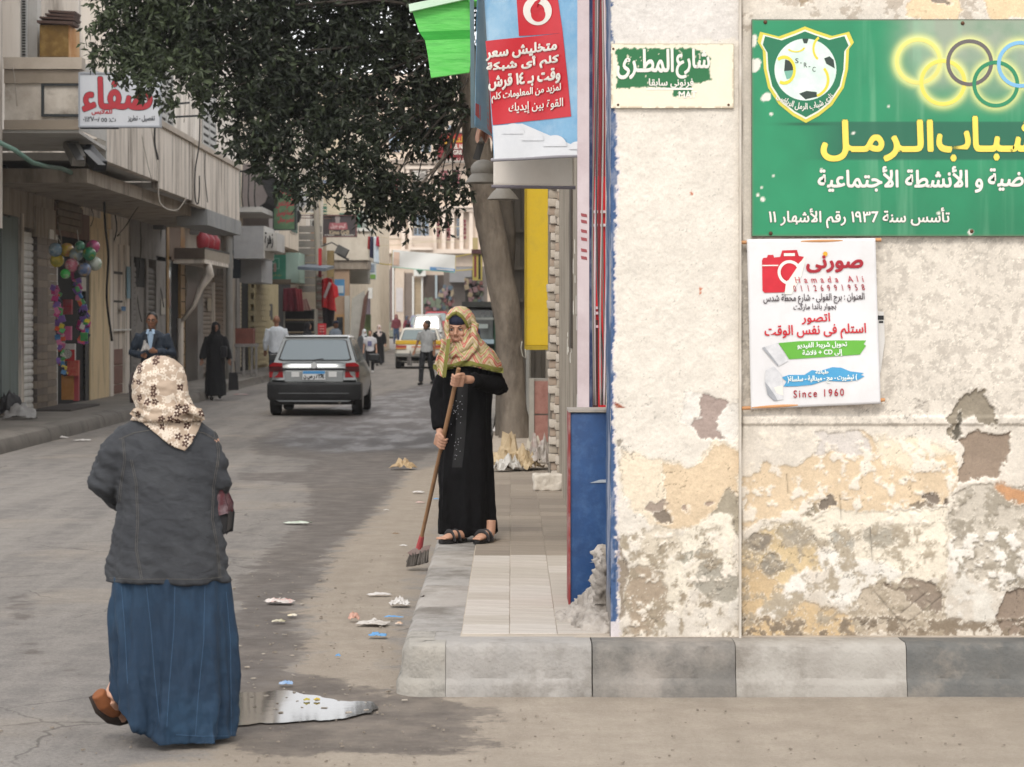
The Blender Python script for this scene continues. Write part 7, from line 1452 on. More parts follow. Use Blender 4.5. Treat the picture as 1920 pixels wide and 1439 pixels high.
# ------------------------------------------------------------------ crumpled litter
def crumple(name, label, cat, c, size, m, seed, amp=.5, fold=2, group=None, rz=0, sm=False):
    r_ = random.Random(seed); n = 11 if not sm else 16; ph = [r_.uniform(0, 6) for _ in range(6)]
    M_ = Matrix.Rotation(rz, 3, 'Z')
    def f(u, v):
        x, y = u - .5, v - .5; e = 1 + .35 * noise.noise(Vector((math.atan2(y, x) * 1.5, seed, 0))); p = Vector((x * size[0] * e, y * size[1] * e, 0))
        k = abs(noise.noise(Vector((x * 5 + ph[0], y * 5 + ph[1], seed)))) * 1.7 + abs(noise.noise(Vector((x * 11 + ph[2], y * 11, seed)))) * .8
        d = max(0, 1 - (x * x + y * y) * 2.6); p.z = size[2] * (k * amp * 1.15 + d * (.3 if not sm else .8)) * (.35 + .65 * d) + .004
        p.x += .12 * size[0] * noise.noise(Vector((x * 6, y * 6, seed + 3))); return Vector(c) + M_ @ p
    o = MB().grid(f, n, n).build(name, m, None, smooth=sm); md = o.modifiers.new('t', 'SOLIDIFY'); md.thickness = .0015; md.offset = 1; return tag(o, label, cat, group)
def pl_(c, c2, **k): return mat('litter_' + c.strip('#') + c2.strip('#'), c, c2, scale=k.pop('scale', 14), rough=.5, bump=.2, **k)
wpl = pl_('#c9c6c3', '#b5b1ad'); bpl = pl_('#4f86b8', '#6d9cc4'); LT_ = [
 ('plastic_wrapper', 'long white plastic wrapper with red spots lying on the wet road', 'wrapper', (524, 1132), (.17, .10, .035), pl_('#cfcac6', '#a9a19b', dirt='#b34a35', damt=.8, dscale=18)),
 ('paper_scrap', 'folded white paper lying on the road left of the broom', 'paper', (556, 983), (.21, .10, .02), pl_('#c6c8c2', '#8fa08a')),
 ('yellow_wrapper', 'small yellow and white wrapper below the long white wrapper', 'wrapper', (548, 1157), (.05, .04, .012), pl_('#c9b98a', '#cfcbc4')),
 ('sweet_wrapper', 'pale crumpled wrapper on the wet patch left of the yellow one', 'wrapper', (522, 1168), (.07, .05, .015), pl_('#bfb9a8', '#8f8a6a')),
 ('crisp_packet', 'orange and purple crisp packet standing among the litter', 'packet', (664, 1165), (.055, .05, .06), pl_('#c46a25', '#4a3a5e', dirt='#cfc8c2', damt=.6, scale=5)),
 ('plastic_bag', 'crumpled clear plastic bag beside the crisp packet', 'bag', (700, 1172), (.16, .12, .03), pl_('#bdb9b4', '#a39c94')),
 ('blue_plastic_strip', 'blue plastic strip lying between the crisp packet and the kerb', 'plastic strip', (738, 1160), (.10, .02, .012), bpl),
 ('blue_wrapper', 'bright blue crumpled wrapper nearest the kerb corner', 'wrapper', (708, 1195), (.09, .06, .02), bpl),
 ('crumpled_paper', 'white crumpled paper ball beside the kerb edge', 'paper', (750, 1137), (.11, .10, .06), wpl),
 ('tissue', 'thin white tissue strip lying up the gutter', 'tissue', (710, 1118), (.14, .05, .02), wpl),
 ('orange_wrapper', 'small orange and white wrapper close to the kerb', 'wrapper', (748, 1172), (.04, .03, .012), pl_('#c98a3a', '#d0cbc5')),
 ('small_blue_packet', 'tiny blue packet alone on the dusty road', 'packet', (634, 1233), (.025, .02, .014), bpl),
 ('blue_white_packet', 'blue and white packet at the far edge of the puddle', 'packet', (536, 1286), (.06, .05, .02), pl_('#5f8fc0', '#b9bdc2', scale=6)),
 ('lemon_peel', 'yellow peel floating at the puddle edge, the left one', 'peel', (575, 1316), (.025, .02, .012), pl_('#a89a35', '#b5a83e')),
 ('orange_peel', 'yellow peel at the puddle edge, the right one', 'peel', (594, 1316), (.025, .02, .010), pl_('#b39a2c', '#bfa83a')),
 ('brown_paper_bag', 'crumpled brown paper bag lying on the road left of the sweeping woman', 'paper bag', (757, 880), (.26, .22, .13), pl_('#9c8565', '#b39c7a', dirt='#6f4a30', damt=.5)),
 ('grey_wrapper', 'pale plastic scraps on the road behind the broom handle', 'plastic scrap', (785, 925), (.10, .08, .02), wpl),
 ('pink_scrap', 'faint pink scrap on the road right of the broom handle', 'scrap', (788, 944), (.08, .03, .01), pl_('#b99a94', '#c9aaa4')),
 ('blue_scrap', 'light blue scrap near the sweeping woman dress', 'scrap', (818, 938), (.05, .04, .015), bpl),
 ('white_flake', 'white flake on the dust left of the broom', 'scrap', (724, 958), (.04, .03, .01), wpl),
 ('brown_leaf', 'dry brown leaf on the dusty road beneath the broom handle', 'leaf', (742, 1003), (.05, .03, .01), pl_('#6a5238', '#7a6248')),
 ('paper_flake', 'pale paper flake just left of the broom head', 'scrap', (757, 1025), (.05, .03, .01), wpl),
 ('red_white_litter', 'red and white litter by the kerb near the black clad woman', 'litter', (452, 741), (.3, .2, .03), pl_('#b9b4b0', '#a04a44', scale=5)),
 ('white_scrap_left', 'white scrap in the gutter by the left kerb, the left one', 'scrap', (115, 822), (.2, .15, .03), wpl),
 ('white_flyer', 'white flyer in the gutter by the left kerb, the right one', 'flyer', (155, 827), (.22, .15, .02), wpl),
]
for i, (n_, l, c, p, s, m) in enumerate(LT_):
    g = G(*p); crumple(n_, l, c, (g.x, g.y + (.0 if p[1] < 1000 else 0), .003), s, m, 11 + i * 7, rz=(i % 5 - 2) * .12)
g = G(660, 1312); rp_ = random.Random(77); gr = MB()
for k in range(520):
    if k < 300: x, y = rp_.uniform(430, 1000), 1030 + 400 * rp_.random() ** .8
    else: x, y = rp_.uniform(-100, 1900), rp_.uniform(1330, 1450)
    if x > 735 and y < 1312: continue
    q = G(x, y); s = .003 + .008 * rp_.random() ** 3; gr.obox(q + Vector((0, 0, s * .3)), (s * rp_.uniform(1, 2.2), s, s * .7), Matrix.Rotation(rp_.uniform(0, 3), 3, 'Z'))
tag(gr.build('gravel', mat('gravel_bits', '#5f564c', '#9a9083', scale=30), None), 'small stones and dust crumbs scattered over the near road', kind='stuff')
gr = MB()
for k in range(110):
    q = G(rp_.uniform(440, 760), 1040 + 300 * rp_.random()); s = .006 + .012 * rp_.random() ** 2; a = rp_.uniform(0, 3); gr.obox(q + Vector((0, 0, .003)), (s * 1.8, s * .8, .003), Matrix.Rotation(a, 3, 'Z') @ Matrix.Rotation(.3, 3, 'X'))
tag(gr.build('paper_crumbs', mat('pale_crumbs', '#a9a298', '#7d7264', scale=30), None), 'tiny pale paper crumbs scattered in the gutter beside the wet streak', kind='stuff')
kr_ = pl_('#a08c6d', '#bba888', dirt='#7d6a4e', damt=.5); nw_ = pl_('#b3aca4', '#8f8882', dirt='#7d3a38', damt=.4, dscale=9)
for i, (x, y, s, m, l) in enumerate((((962, 880, (.36, .30, .26), kr_, 'crumpled brown wrapping paper, the main heap by the tree')), ((948, 884, (.28, .22, .14), pl_('#a9a6a1', '#bfbcb6'), 'crumpled clear plastic at the left of the brown paper heap')), ((985, 882, (.34, .26, .16), kr_, 'flatter brown wrapping paper before the main heap')), ((1012, 880, (.38, .30, .24), nw_, 'crumpled printed newspaper beside the brick pier')), ((1003, 868, (.30, .2, .26), pl_('#b9b1a2', '#a39a8a'), 'torn pale paper standing behind the newspaper')))):
    p = G(x, y, .236); crumple('waste_paper', l, 'paper', (p.x, p.y, .236), s, m, 60 + i, .8, group='waste paper heap by the brick pier', rz=i * .5)
p = G(940, 815, .23); crumple('white_bag', 'small white plastic bag on the pavement beside the tree foot', 'bag', (p.x, p.y, .23), (.2, .2, .16), wpl, 91, .8)
for i, (x, y, s, a, b, l) in enumerate(((18, 782, (.5, .5, .34), '#2a282a', '#1f1e20', 'black rubbish bag on the left pavement'), (30, 768, (.4, .4, .42), '#9c6e5c', '#8a6050', 'salmon bag lying on top of the black rubbish bag'), (38, 786, (.45, .4, .22), '#a9a7a5', '#8f8d8b', 'grey white plastic bag in front of the black rubbish bag'))):
    p = G(x, y, .185); crumple('rubbish_bag', l, 'bag', (p.x, p.y, .185), s, pl_(a, b), 100 + i, .35, group='rubbish bags on the left pavement', sm=True)

# ------------------------------------------------------------------ people
skin = mat('skin', '#a8806a', '#b98f78', scale=14, rough=.55, bump=.1, bscale=80, spec=.4); skind = mat('brown_skin', '#7d5844', '#8d6650', scale=14, rough=.55, bump=.1, bscale=80); hairm = mat('black_hair', '#15120f', '#1f1a16', scale=30, rough=.5, bump=.3)
eyew = flat('#b9b2aa', .3); eyed = flat('#17110d', .3); lipm = mat('lips', '#8a5348', '#955c50', scale=20, rough=.5)
def rot_pts(mb, c, a): 
    M_ = Matrix.Rotation(a, 3, 'Z'); mb.v = [tuple(Vector(c) + M_ @ (Vector(v) - Vector(c))) for v in mb.v]
def head_geo(mb, c, s=1.0, yaw=0.0, old=False):
    """head about 0.22 tall looking along -y, turned by yaw"""
    h = MB(); c = Vector(c); E_2 = lambda x, y, z, a, b, d, n=12, m=8: h.ell(c + Vector((x, y, z)) * s, (a * s, b * s, d * s), n, m)
    E_2(0, .01, .02, .074, .092, .098, 20, 14); E_2(0, -.012, -.04, .058, .066, .072, 16, 10); E_2(0, -.055, -.088, .024, .022, .02)
    E_2(0, -.078, .030, .05, .014, .012); h.tube([c + Vector((0, -.080, .022)) * s, c + Vector((0, -.096, -.006)) * s, c + Vector((0, -.104, -.024)) * s], [.008 * s, .010 * s, .014 * s], 8); E_2(-.011, -.090, -.026, .009, .010, .008, 8, 6); E_2(.011, -.090, -.026, .009, .010, .008, 8, 6)
    E_2(-.036, -.062, -.014, .020, .018, .020); E_2(.036, -.062, -.014, .020, .018, .020); E_2(0, -.078, -.052, .022, .012, .007); E_2(0, -.075, -.062, .018, .012, .007); E_2(-.076, .012, -.005, .010, .018, .028, 8, 6); E_2(.076, .012, -.005, .010, .018, .028, 8, 6)
    if old: E_2(-.034, -.060, -.050, .018, .014, .022); E_2(.034, -.060, -.050, .018, .014, .022)
    rot_pts(h, c, yaw); b = len(mb.v); mb.v += h.v; mb.f += [tuple(b + i for i in f) for f in h.f]; mb.mi += h.mi
def face_bits(par, c, s=1.0, yaw=0.0, local=False, brow=hairm, old=False, glasses=False):
    c = Vector(c)
    def put(mb, nm, m, **k): rot_pts(mb, c, yaw); mb.build(nm, m, par, local=local, smooth=True, **k)
    for sx in (-1, 1):
        put(MB().ell(c + Vector((sx * .030, -.074, .012)) * s, (.013 * s, .008 * s, .006 * s), 10, 6), 'eye', eyew); put(MB().ell(c + Vector((sx * .029 - .001, -.080, .012)) * s, (.0058 * s, .004 * s, .0055 * s), 8, 6), 'iris', eyed)
        put(MB().tube([c + Vector((sx * .014, -.090, .030 if not old else .026)) * s, c + Vector((sx * .030, -.088, .036)) * s, c + Vector((sx * .046, -.074, .028)) * s], [.003 * s, .004 * s, .0025 * s], 6), 'eyebrow', brow)
        put(MB().tube([c + Vector((sx * .016, -.083, .017)) * s, c + Vector((sx * .030, -.083, .021)) * s, c + Vector((sx * .044, -.072, .014)) * s], .002 * s, 5), 'eyelid', flat('#4a3026', .6))
        if glasses: put(MB().tube([c + Vector((sx * .031 + .020 * math.cos(a), -.092, .010 + .015 * math.sin(a))) * s for a in [k * math.pi / 6 for k in range(13)]], .0025 * s, 5), 'spectacle_rim', black)
        if old: put(MB().tube([c + Vector((sx * .018, -.096, -.026)) * s, c + Vector((sx * .034, -.082, -.048)) * s, c + Vector((sx * .034, -.072, -.068)) * s], .0022 * s, 5), 'wrinkle', flat('#6d4636', .7))
    z0 = -.057; dz = -.017 if old else 0
    put(MB().tube([c + Vector((-.024, -.076, z0 + dz)) * s, c + Vector((0, -.091, z0)) * s, c + Vector((.024, -.076, z0 + dz)) * s], [.002 * s, .0045 * s, .002 * s], 6), 'mouth', lipm)
def hand_geo(mb, wr, direction, s=1.0, curl=.35, side=1):
    """relaxed hand at the end of an arm"""
    d = Vector(direction).normalized(); l = d.cross(Vector((0, 1, 0))); l = l.normalized() if l.length > .1 else Vector((1, 0, 0)); n = l.cross(d); wr = Vector(wr)
    mb.tube([wr - d * .02 * s, wr + d * .03 * s, wr + d * .085 * s], [(.022 * s, .028 * s), (.016 * s, .036 * s), (.014 * s, .040 * s)], 10, up=l)
    for k, L_ in enumerate((.062, .072, .068, .052)):
        b = wr + d * .080 * s + l * (.028 - .019 * k) * s; mb.tube([b, b + d * L_ * .5 * s - n * .004 * s, b + d * L_ * (1 - curl * .3) * s - n * curl * .05 * s], [.0085 * s, .0078 * s, .0062 * s], 6)
    b = wr + d * .02 * s + l * .03 * s * side; mb.tube([b, b + (d * .03 + l * .018 * side) * s, b + (d * .06 + l * .018 * side) * s], [.011 * s, .0095 * s, .007 * s], 6)
def fist(mb, c, axis, front, wr, s=1.0):
    """hand closed round a stick: c on the stick, fingers stacked along it"""
    a = Vector(axis).normalized(); f = Vector(front); f = (f - a * f.dot(a)).normalized(); c = Vector(c); wr = Vector(wr); u = wr - c; u = (u - a * u.dot(a)); u = (u - f * u.dot(f) * .7).normalized()
    mb.tube([wr, wr.lerp(c, .45), c + u * .035 * s - f * .004], [.026 * s, .026 * s, (.024 * s, .036 * s)], 10, up=a)
    mb.obox(c + u * .034 * s + f * .006, (.030 * s, .034 * s, .075 * s), Matrix([u, a.cross(u), a]).transposed())
    for k in range(4):
        o = c + a * (.030 - .0205 * k) * s; r_ = (.026 - .001 * k) * s; P = [o + u * .045 * s + f * .012 * s]
        for q in (20, 60, 100, 145, 190): P.append(o + u * r_ * math.cos(R(q)) * 1.15 + f * r_ * math.sin(R(q)))
        mb.tube(P, [.0105 * s, .0115 * s, .0105 * s, .0098 * s, .009 * s, .008 * s], 8)
    mb.tube([c + u * .040 * s + a * .040 * s, c + u * .012 * s + f * .020 * s + a * .050 * s, c - u * .012 * s + f * .026 * s + a * .040 * s], [.013 * s, .011 * s, .008 * s], 8)
def wrinkle(a1, s1, st=(1, 1, .45)):
    def f(c, n): return a1 * fb(Vector((c.x * st[0], c.y * st[1], c.z * st[2])), s1, 3)
    return f
def person(label, x, y, h, rz, z=0.0, top=None, bot=None, dress=None, hijab=None, hair=hairm, sk=skin, arms=None, stride=.10, jacket=None, group=None, shoes=flat('#1a1817', .5), glasses=False, look=0.0, bald=False, shortsleeve=False, vox=.014, robe_w=1.0, collar=None, cap=None, face=True):
    s = h / 1.7; t = thing('person', label, 'person', (x, y, z), group, rz); V = lambda a, b, c: Vector((a, b, c)) * s
    arms = arms or [[(-.24, .02, 1.13), (-.26, -.06, .90)], [(.24, .02, 1.13), (.26, -.06, .90)]]
    hc = V(0, -.02, 1.585); b = MB(); head_geo(b, hc, s, look); b.tube([V(0, .01, 1.36), V(0, -.005, 1.52)], [.055 * s, .05 * s], 12)
    b.tube([V(0, 0, .88), V(0, 0, 1.05), V(0, 0, 1.25), V(0, .01, 1.40)], [(.15 * s, .10 * s), (.125 * s, .09 * s), (.15 * s, .10 * s), (.11 * s, .07 * s)], 16, up=(0, 1, 0))
    fy = stride
    legs = [[V(-.09, 0, .92), V(-.095, -fy * .6, .50), V(-.095, -fy * .9, .09)], [V(.09, 0, .92), V(.095, fy * .2, .50), V(.095, fy * 1.2, .12)]]
    for lg_ in legs: b.tube(lg_, [.075 * s, .05 * s, .035 * s], 10); b.tube([lg_[2] + V(0, .05, -.04), lg_[2] + V(0, -.14, -.06)], [.032 * s, .03 * s], 8)
    for i, (e, w) in enumerate(arms):
        sx = -1 if i == 0 else 1; sh = V(sx * .175, .01, 1.385); e = V(*e); w = V(*w); b.tube([sh, e, w], [.042 * s, .036 * s, .024 * s], 10); hand_geo(b, w, (w - e), s, .5, -sx)
    solid(b, vox * .75, 'body', sk, t, local=True, smooth=2)
    if face: face_bits(t, hc, s, look, True, glasses=glasses)
    tr_ = [(.10, .095), (.155, .115), (.205, .125), (.19, .13), (.165, .12), (.175, .125)]
    if top or jacket:
        m = jacket or top; c = MB(); zb = .86 if not jacket else .78
        c.tube([V(0, .01, 1.455), V(0, .01, 1.42), V(0, .01, 1.36), V(0, 0, 1.22), V(0, 0, 1.04), V(0, 0, zb)], [(a * s, d * s) for a, d in tr_], 20, up=(0, 1, 0))
        for i, (e, w) in enumerate(arms):
            sx = -1 if i == 0 else 1; e = V(*e); w = V(*w); k = [V(sx * .165, .01, 1.385), V(sx * .175, .01, 1.385).lerp(e, .5), e] + ([] if shortsleeve else [e.lerp(w, .5), e.lerp(w, .93)])
            if shortsleeve: k[2] = V(sx * .175, .01, 1.385).lerp(e, .85)
            c.tube(k, [.075 * s, .066 * s, .060 * s, .055 * s, .048 * s][:len(k)], 12)
        solid(c, vox, 'jacket' if jacket else 'shirt', m, t, local=True, smooth=3, disp=wrinkle(.012 * s, 9))
    if bot:
        c = MB(); c.tube([V(0, 0, 1.0), V(0, 0, .86)], [(.16 * s, .115 * s), (.165 * s, .125 * s)], 16, up=(0, 1, 0))
        for lg_ in legs: c.tube([lg_[0] + V(0, 0, -.02), lg_[1], lg_[2] + V(0, 0, .0)], [.095 * s, .072 * s, .062 * s], 12)
        solid(c, vox, 'trousers', bot, t, local=True, smooth=3, disp=wrinkle(.010 * s, 9))
    if dress:
        c = MB(); w_ = robe_w
        c.tube([V(0, .01, 1.46), V(0, .01, 1.40), V(0, 0, 1.25), V(0, 0, 1.0), V(0, 0, .8), V(0, 0, .45), V(0, 0, .10)], [(.10 * s, .1 * s), (.19 * s, .125 * s), (.195 * w_ * s, .14 * s), (.19 * w_ * s, .14 * s), (.21 * w_ * s, .16 * s), (.22 * w_ * s, (.17 + fy * .4) * s), (.23 * w_ * s, (.18 + fy * .8) * s)], 24, up=(0, 1, 0))
        for i, (e, w) in enumerate(arms):
            sx = -1 if i == 0 else 1; e = V(*e); w = V(*w); c.tube([V(sx * .165, .01, 1.385), e, e.lerp(w, .92)], [.08 * s, .075 * s, .065 * s], 12)
        solid(c, vox, 'robe', dress, t, local=True, smooth=3, disp=wrinkle(.020 * s, 7, (1.3, 1.3, .35)))
    if hijab:
        c = MB(); c.ell(hc + V(0, .018, .012), (.098 * s, .108 * s, .125 * s), 18, 12); c.tube([hc + V(0, .02, -.03), V(0, .01, 1.44), V(0, .005, 1.34), V(0, 0, 1.22)], [(.085 * s, .09 * s), (.12 * s, .11 * s), (.19 * s, .14 * s), (.16 * s, .15 * s)], 18, up=(0, 1, 0))
        h_ = solid(c, vox * .8, 'headscarf', hijab, t, local=True, smooth=2, disp=wrinkle(.012 * s, 11))
    elif hair and not bald:
        c = MB(); c.ell(hc + V(0, .028, .042), (.082 * s, .094 * s, .092 * s), 16, 10); c.ell(hc + V(0, .06, -.02), (.07 * s, .05 * s, .07 * s), 12, 8); rot_pts(c, hc, look); solid(c, .010, 'hair', hair, t, local=True, smooth=1)
    if cap: MB().ell(hc + V(0, .01, .075), (.088 * s, .1 * s, .06 * s), 16, 8).build('cap', cap, t, local=True, smooth=True); MB().obox(hc + V(0, -.11, .055), (.12 * s, .09 * s, .012)).build('peak', cap, t, local=True)
    for lg_ in legs: MB().tube([lg_[2] + V(0, .07, -.055), lg_[2] + V(0, -.03, -.05), lg_[2] + V(0, -.16, -.065)], [(.038 * s, .036 * s), (.042 * s, .042 * s), (.036 * s, .028 * s)], 12).build('shoe', shoes, t, local=True, smooth=True)
    return t, V
PI = math.pi
suit = mat('navy_suit', '#1e2733', '#283341', scale=8, rough=.75, bump=.1); blackc = mat('black_cloth', '#0f0f12', '#17171b', scale=8, rough=.85, bump=.1); blshirt = flat('#8fa6be', .7)
t, V = person('man in dark blue suit and glasses walking towards us holding a small plastic bag', -5.42, 36.4, 1.80, 0, 0, jacket=suit, bot=suit, glasses=True, sk=skind, arms=[[(-.29, .04, 1.13), (-.10, -.20, 1.10)], [(.29, .04, 1.13), (.08, -.22, 1.16)]])
MB().prism([V(-.05, -.128, 1.44), V(.05, -.128, 1.44), V(.042, -.14, 1.28), V(.0, -.15, 1.16), V(-.042, -.14, 1.28)], (0, -.008, 0)).build('shirt_front', blshirt, t, local=True)
for sx in (-1, 1): MB().prism([V(sx * .015, -.13, 1.475), V(sx * .055, -.11, 1.47), V(sx * .065, -.15, 1.41), V(sx * .03, -.16, 1.40)], (0, -.01, 0)).build('collar', blshirt, t, local=True); MB().prism([V(sx * .055, -.14, 1.44), V(sx * .115, -.13, 1.38), V(sx * .085, -.155, 1.32), V(sx * .01, -.162, 1.16)], (0, -.008, 0)).build('lapel', flat('#18202b', .7), t, local=True)
p = W(273, 652, 36.1); crumple('small_plastic_bag', 'small clear plastic bag held by the man in the suit', 'bag', p - Vector((0, 0, .08)), (.13, .1, .13), pl_('#a5a2a0', '#8d8a88'), 44, .6, sm=True)
t, V = person('woman in long black robe and black headscarf walking with a black handbag', -6.3, 51.4, 1.64, .15, 0, dress=blackc, hijab=blackc, sk=skind, stride=.14, arms=[[(-.24, .02, 1.13), (-.30, -.04, .88)], [(.25, .0, 1.12), (.30, -.04, .88)]], look=.1)
bag = thing('black_handbag', 'black handbag hanging from the shoulder of the black clad woman', 'bag', tuple(W(418, 700, 51.3))); MB().obox(W(420, 660, 51.25), (.13, .1, .24)).build('bag', flat('#1b1b21', .4), bag, bevel=.03, smooth=True); MB().tube([W(411, 622, 51.3), W(416, 650, 51.2)], .008, 5).build('strap', black, bag)
bag = thing('black_carrier_bag', 'long black carrier bag held low by the black clad woman', 'bag', tuple(W(437, 731, 51.3))); MB().prism([W(*p, 51.35) for p in ((430, 700), (444, 700), (446, 731), (429, 731))], (0, .08, 0)).build('bag', flat('#1d1c1e', .6), bag, bevel=.01); MB().tube([W(433, 701, 51.38), W(434, 678, 51.38), W(440, 678, 51.38), W(442, 701, 51.38)], .008, 5).build('handle', black, bag)
person('bald man in white shirt seen from behind beyond the silver car', -5.6, 57.5, 1.80, PI, 0, top=mat('white_shirt', '#b9c0c8', '#c6ccd3', scale=5, bump=.1), bot=flat('#232a3a', .8), bald=True, sk=skind, stride=.05, face=False)
t, V = person('girl in white printed T-shirt and black leggings walking towards us', -4.52, 77, 1.36, 0, 0, top=mat('print_tee', '#bcbcc2', '#c8c8cc', scale=6), bot=flat('#17161a', .8), shortsleeve=True, shoes=flat('#cfcfce', .6), stride=.12, vox=.018)
MB().obox(V(-.01, -.135, 1.18), (.13, .02, .16)).build('shirt_print', mat('tee_print', '#7d6a80', '#4f6a9a', scale=25), t, local=True)
person('woman in long pale pink headscarf and black robe behind the girl', -4.95, 90, 1.50, .2, 0, dress=blackc, hijab=mat('pale_pink_scarf', '#c9b8b3', '#d3c4bf', scale=4), stride=.08, vox=.02)
person('small figure in white headscarf half hidden behind the girl', -4.95, 81, 1.38, .3, 0, dress=flat('#4a4e52', .8), hijab=flat('#c3c7cb', .8), vox=.02)
person('man in navy cap standing by the shop fronts behind the silver car', -5.55, 76, 1.66, .9, 0, top=flat('#8f9aa8', .8), bot=flat('#2a2c33', .8), cap=flat('#1b2440', .6), sk=skind, vox=.02)
person('person with black headscarf standing behind the silver car roof', -5.75, 68, 1.62, 1.2, 0, dress=blackc, hijab=blackc, vox=.02, face=False)
stp = mat('striped_polo', '#a9acae', '#8f9294', scale=9, stretch=(8, 8, .6), dirt='#5d6063', damt=.5, dscale=6)
t, V = person('dark haired man in grey striped polo shirt crossing and looking left', -2.23, 63.2, 1.68, -.35, 0, top=stp, bot=flat('#16181d', .8), sk=skind, shortsleeve=True, stride=.2, look=-1.0, arms=[[(-.27, .04, 1.14), (-.33, -.04, .90)], [(.22, .04, 1.14), (.22, .0, .90)]])
MB().tube([V(-.05, -.05, 1.47), V(-.06, .05, 1.47), V(.06, .05, 1.47), V(.05, -.05, 1.47), V(.0, -.10, 1.43)], .025, 8).build('collar', flat('#16181d', .8), t, local=True, smooth=True)
p = W(768, 680, 63.0); crumple('grey_bag', 'small grey cloth hanging from the hand of the polo shirt man', 'cloth', p - Vector((0, 0, .12)), (.12, .1, .28), pl_('#5d5a58', '#6d6a68'), 47, .9)
person('man in white short sleeved shirt and black trousers far up the street', -7.4, 140, 1.72, .1, zr(140), top=flat('#b9bcc4', .8), bot=flat('#202025', .8), sk=skind, shortsleeve=True, vox=.03)
person('woman in maroon tunic and jeans far up the street', -6.7, 140, 1.68, -.2, zr(140), top=flat('#5c2028', .8), bot=flat('#2f3f55', .8), hijab=flat('#5c2630', .8), vox=.03)
person('woman in maroon dress and grey headscarf beside the minibus', -5.95, 137, 1.66, .9, zr(137), dress=flat('#6a1f2c', .8), hijab=flat('#3f4552', .8), vox=.03)
person('person in navy blue jacket half hidden between the sweeping woman and the tree', -.68, 45, 1.55, -.4, 0, jacket=flat('#16264a', .7), bot=flat('#1b1d26', .8), hijab=flat('#16264a', .8), vox=.02, face=False)
# ------------------------------------------------------------------ the sweeping woman in black
YB = 16.06
def P(x, y, d=0.0): return W(x, y, YB + d)
MPX = YB / FP
wo = thing('person', 'elderly woman in black robe and patterned orange and olive headscarf holding a broom', 'person', tuple(P(875, 1012)))
hc = P(859, 622, -.02); b = MB(); head_geo(b, hc, .98, -.16, True); b.tube([P(866, 650, .02), P(868, 680, .03)], [.05, .06], 12)
b.tube([P(872, 690, .03), P(873, 780, .02), P(874, 840, .02)], [(.15, .09), (.13, .09), (.15, .1)], 14, up=(0, 1, 0)); b.tube([P(858, 840, .02), P(856, 990, .02)], [.08, .04], 10); b.tube([P(892, 840, .02), P(900, 990, .02)], [.08, .04], 10)
pole_a = P(859, 696, -.34); pole_b = W(786, 1028, 16.42); ax = (pole_a - pole_b).normalized()
def on_pole(py):
    for k in range(200):
        q = pole_b.lerp(pole_a, k / 199)
        if 600 + (CZ - q.z) * FP / q.y <= py: return q
    return pole_a
h1 = on_pole(713); h2 = on_pole(828); w1 = P(882, 712, -.25); w2 = P(825, 806, -.05)
sh1, el1 = P(915, 692, .02), P(934, 724, -.03); sh2, el2 = P(838, 692, .02), P(820, 752, .03)
b.tube([sh1, el1, w1], [.045, .04, .026], 10); b.tube([sh2, el2, w2], [.045, .04, .026], 10)
fist(b, h1, ax, (0, -1, 0), w1, 1.08); fist(b, h2, ax, (-.25, -1, 0), w2, 1.12)
solid(b, .0048, 'body', skin, wo, smooth=2, disp=lambda c, n: .0012 * fb(c, 60, 3)); face_bits(wo, hc, .98, -.16, brow=flat('#4a3a30', .8), old=True)
rob = mat('black_robe', '#0a0a0b', '#100f11', scale=6, stretch=(3, 3, .5), rough=.85, bump=.25, bscale=120, spec=.12)
c = MB(); prof = [(652, 866, 22, .075), (668, 870, 44, .10), (684, 874, 54, .12), (700, 875, 54, .13), (740, 873, 50, .13), (790, 873, 48, .13), (850, 873, 50, .14), (900, 874, 52, .15), (950, 875, 54, .16), (1000, 876, 56, .155)]
rings = []; n = 72
for i in range(46):
    t_ = i / 45 * (len(prof) - 1); k = min(int(t_), len(prof) - 2); u = t_ - k; py, cxp, hw, hd = [prof[k][j] * (1 - u) + prof[k + 1][j] * u for j in range(4)]; cc = P(cxp, py, .02); f_ = max(0, (py - 700) / 300); ring = []
    for j in range(n):
        a = 2 * PI * j / n; r_ = 1 + f_ * (.075 * math.sin(5 * a + 1.2) + .065 * math.sin(9 * a + 3 + f_) + .035 * math.sin(15 * a)) ; ring.append(cc + Vector((hw * MPX * r_ * math.cos(a), hd * r_ * math.sin(a), -.012 * f_ * math.sin(3 * a) if i == 45 else 0)))
    rings.append(ring)
c.loft(rings); c.tube([P(905, 688, .02), sh1.lerp(el1, .4) + Vector((.0, 0, 0)), el1, el1.lerp(w1, .5), el1.lerp(w1, .95)], [.075, .07, .068, .058, .05], 14); c.tube([P(845, 688, .02), sh2.lerp(el2, .5), el2, el2.lerp(w2, .6), el2.lerp(w2, .97)], [.065, .062, .058, .05, .047], 14)
ro = solid(c, .009, 'robe', rob, wo, smooth=3, disp=lambda q, nn: .012 * fb(Vector((q.x * 1.2, q.y * 1.2, q.z * .5)), 9, 3) + .010 * max(0, q.z - 1.1) * fb(Vector((q.x, q.y, q.z * 1.6)), 16, 3))
rbv = bvh_of(ro)
MB().grid(lambda u, v: hit(rbv, 858 + 19 * u - 10 * v * v, 702 + 175 * v, .004), 8, 40).build('front_panel', mat('satin_panel', '#0b0b0c', '#101012', scale=9, rough=.75, bump=.3, bscale=60), wo, smooth=True)
rs2 = random.Random(9); mb = MB()
for k in range(34): x = 850 + rs2.gauss(6, 5); y = rs2.choice([rs2.gauss(765, 10), rs2.gauss(840, 18), rs2.uniform(740, 900)]); mb.ell(hit(rbv, x, y, .005), .0022, 6, 4)
mb.build('sequins', flat('#c9c9d2', .15), wo)['kind'] = 'stuff'
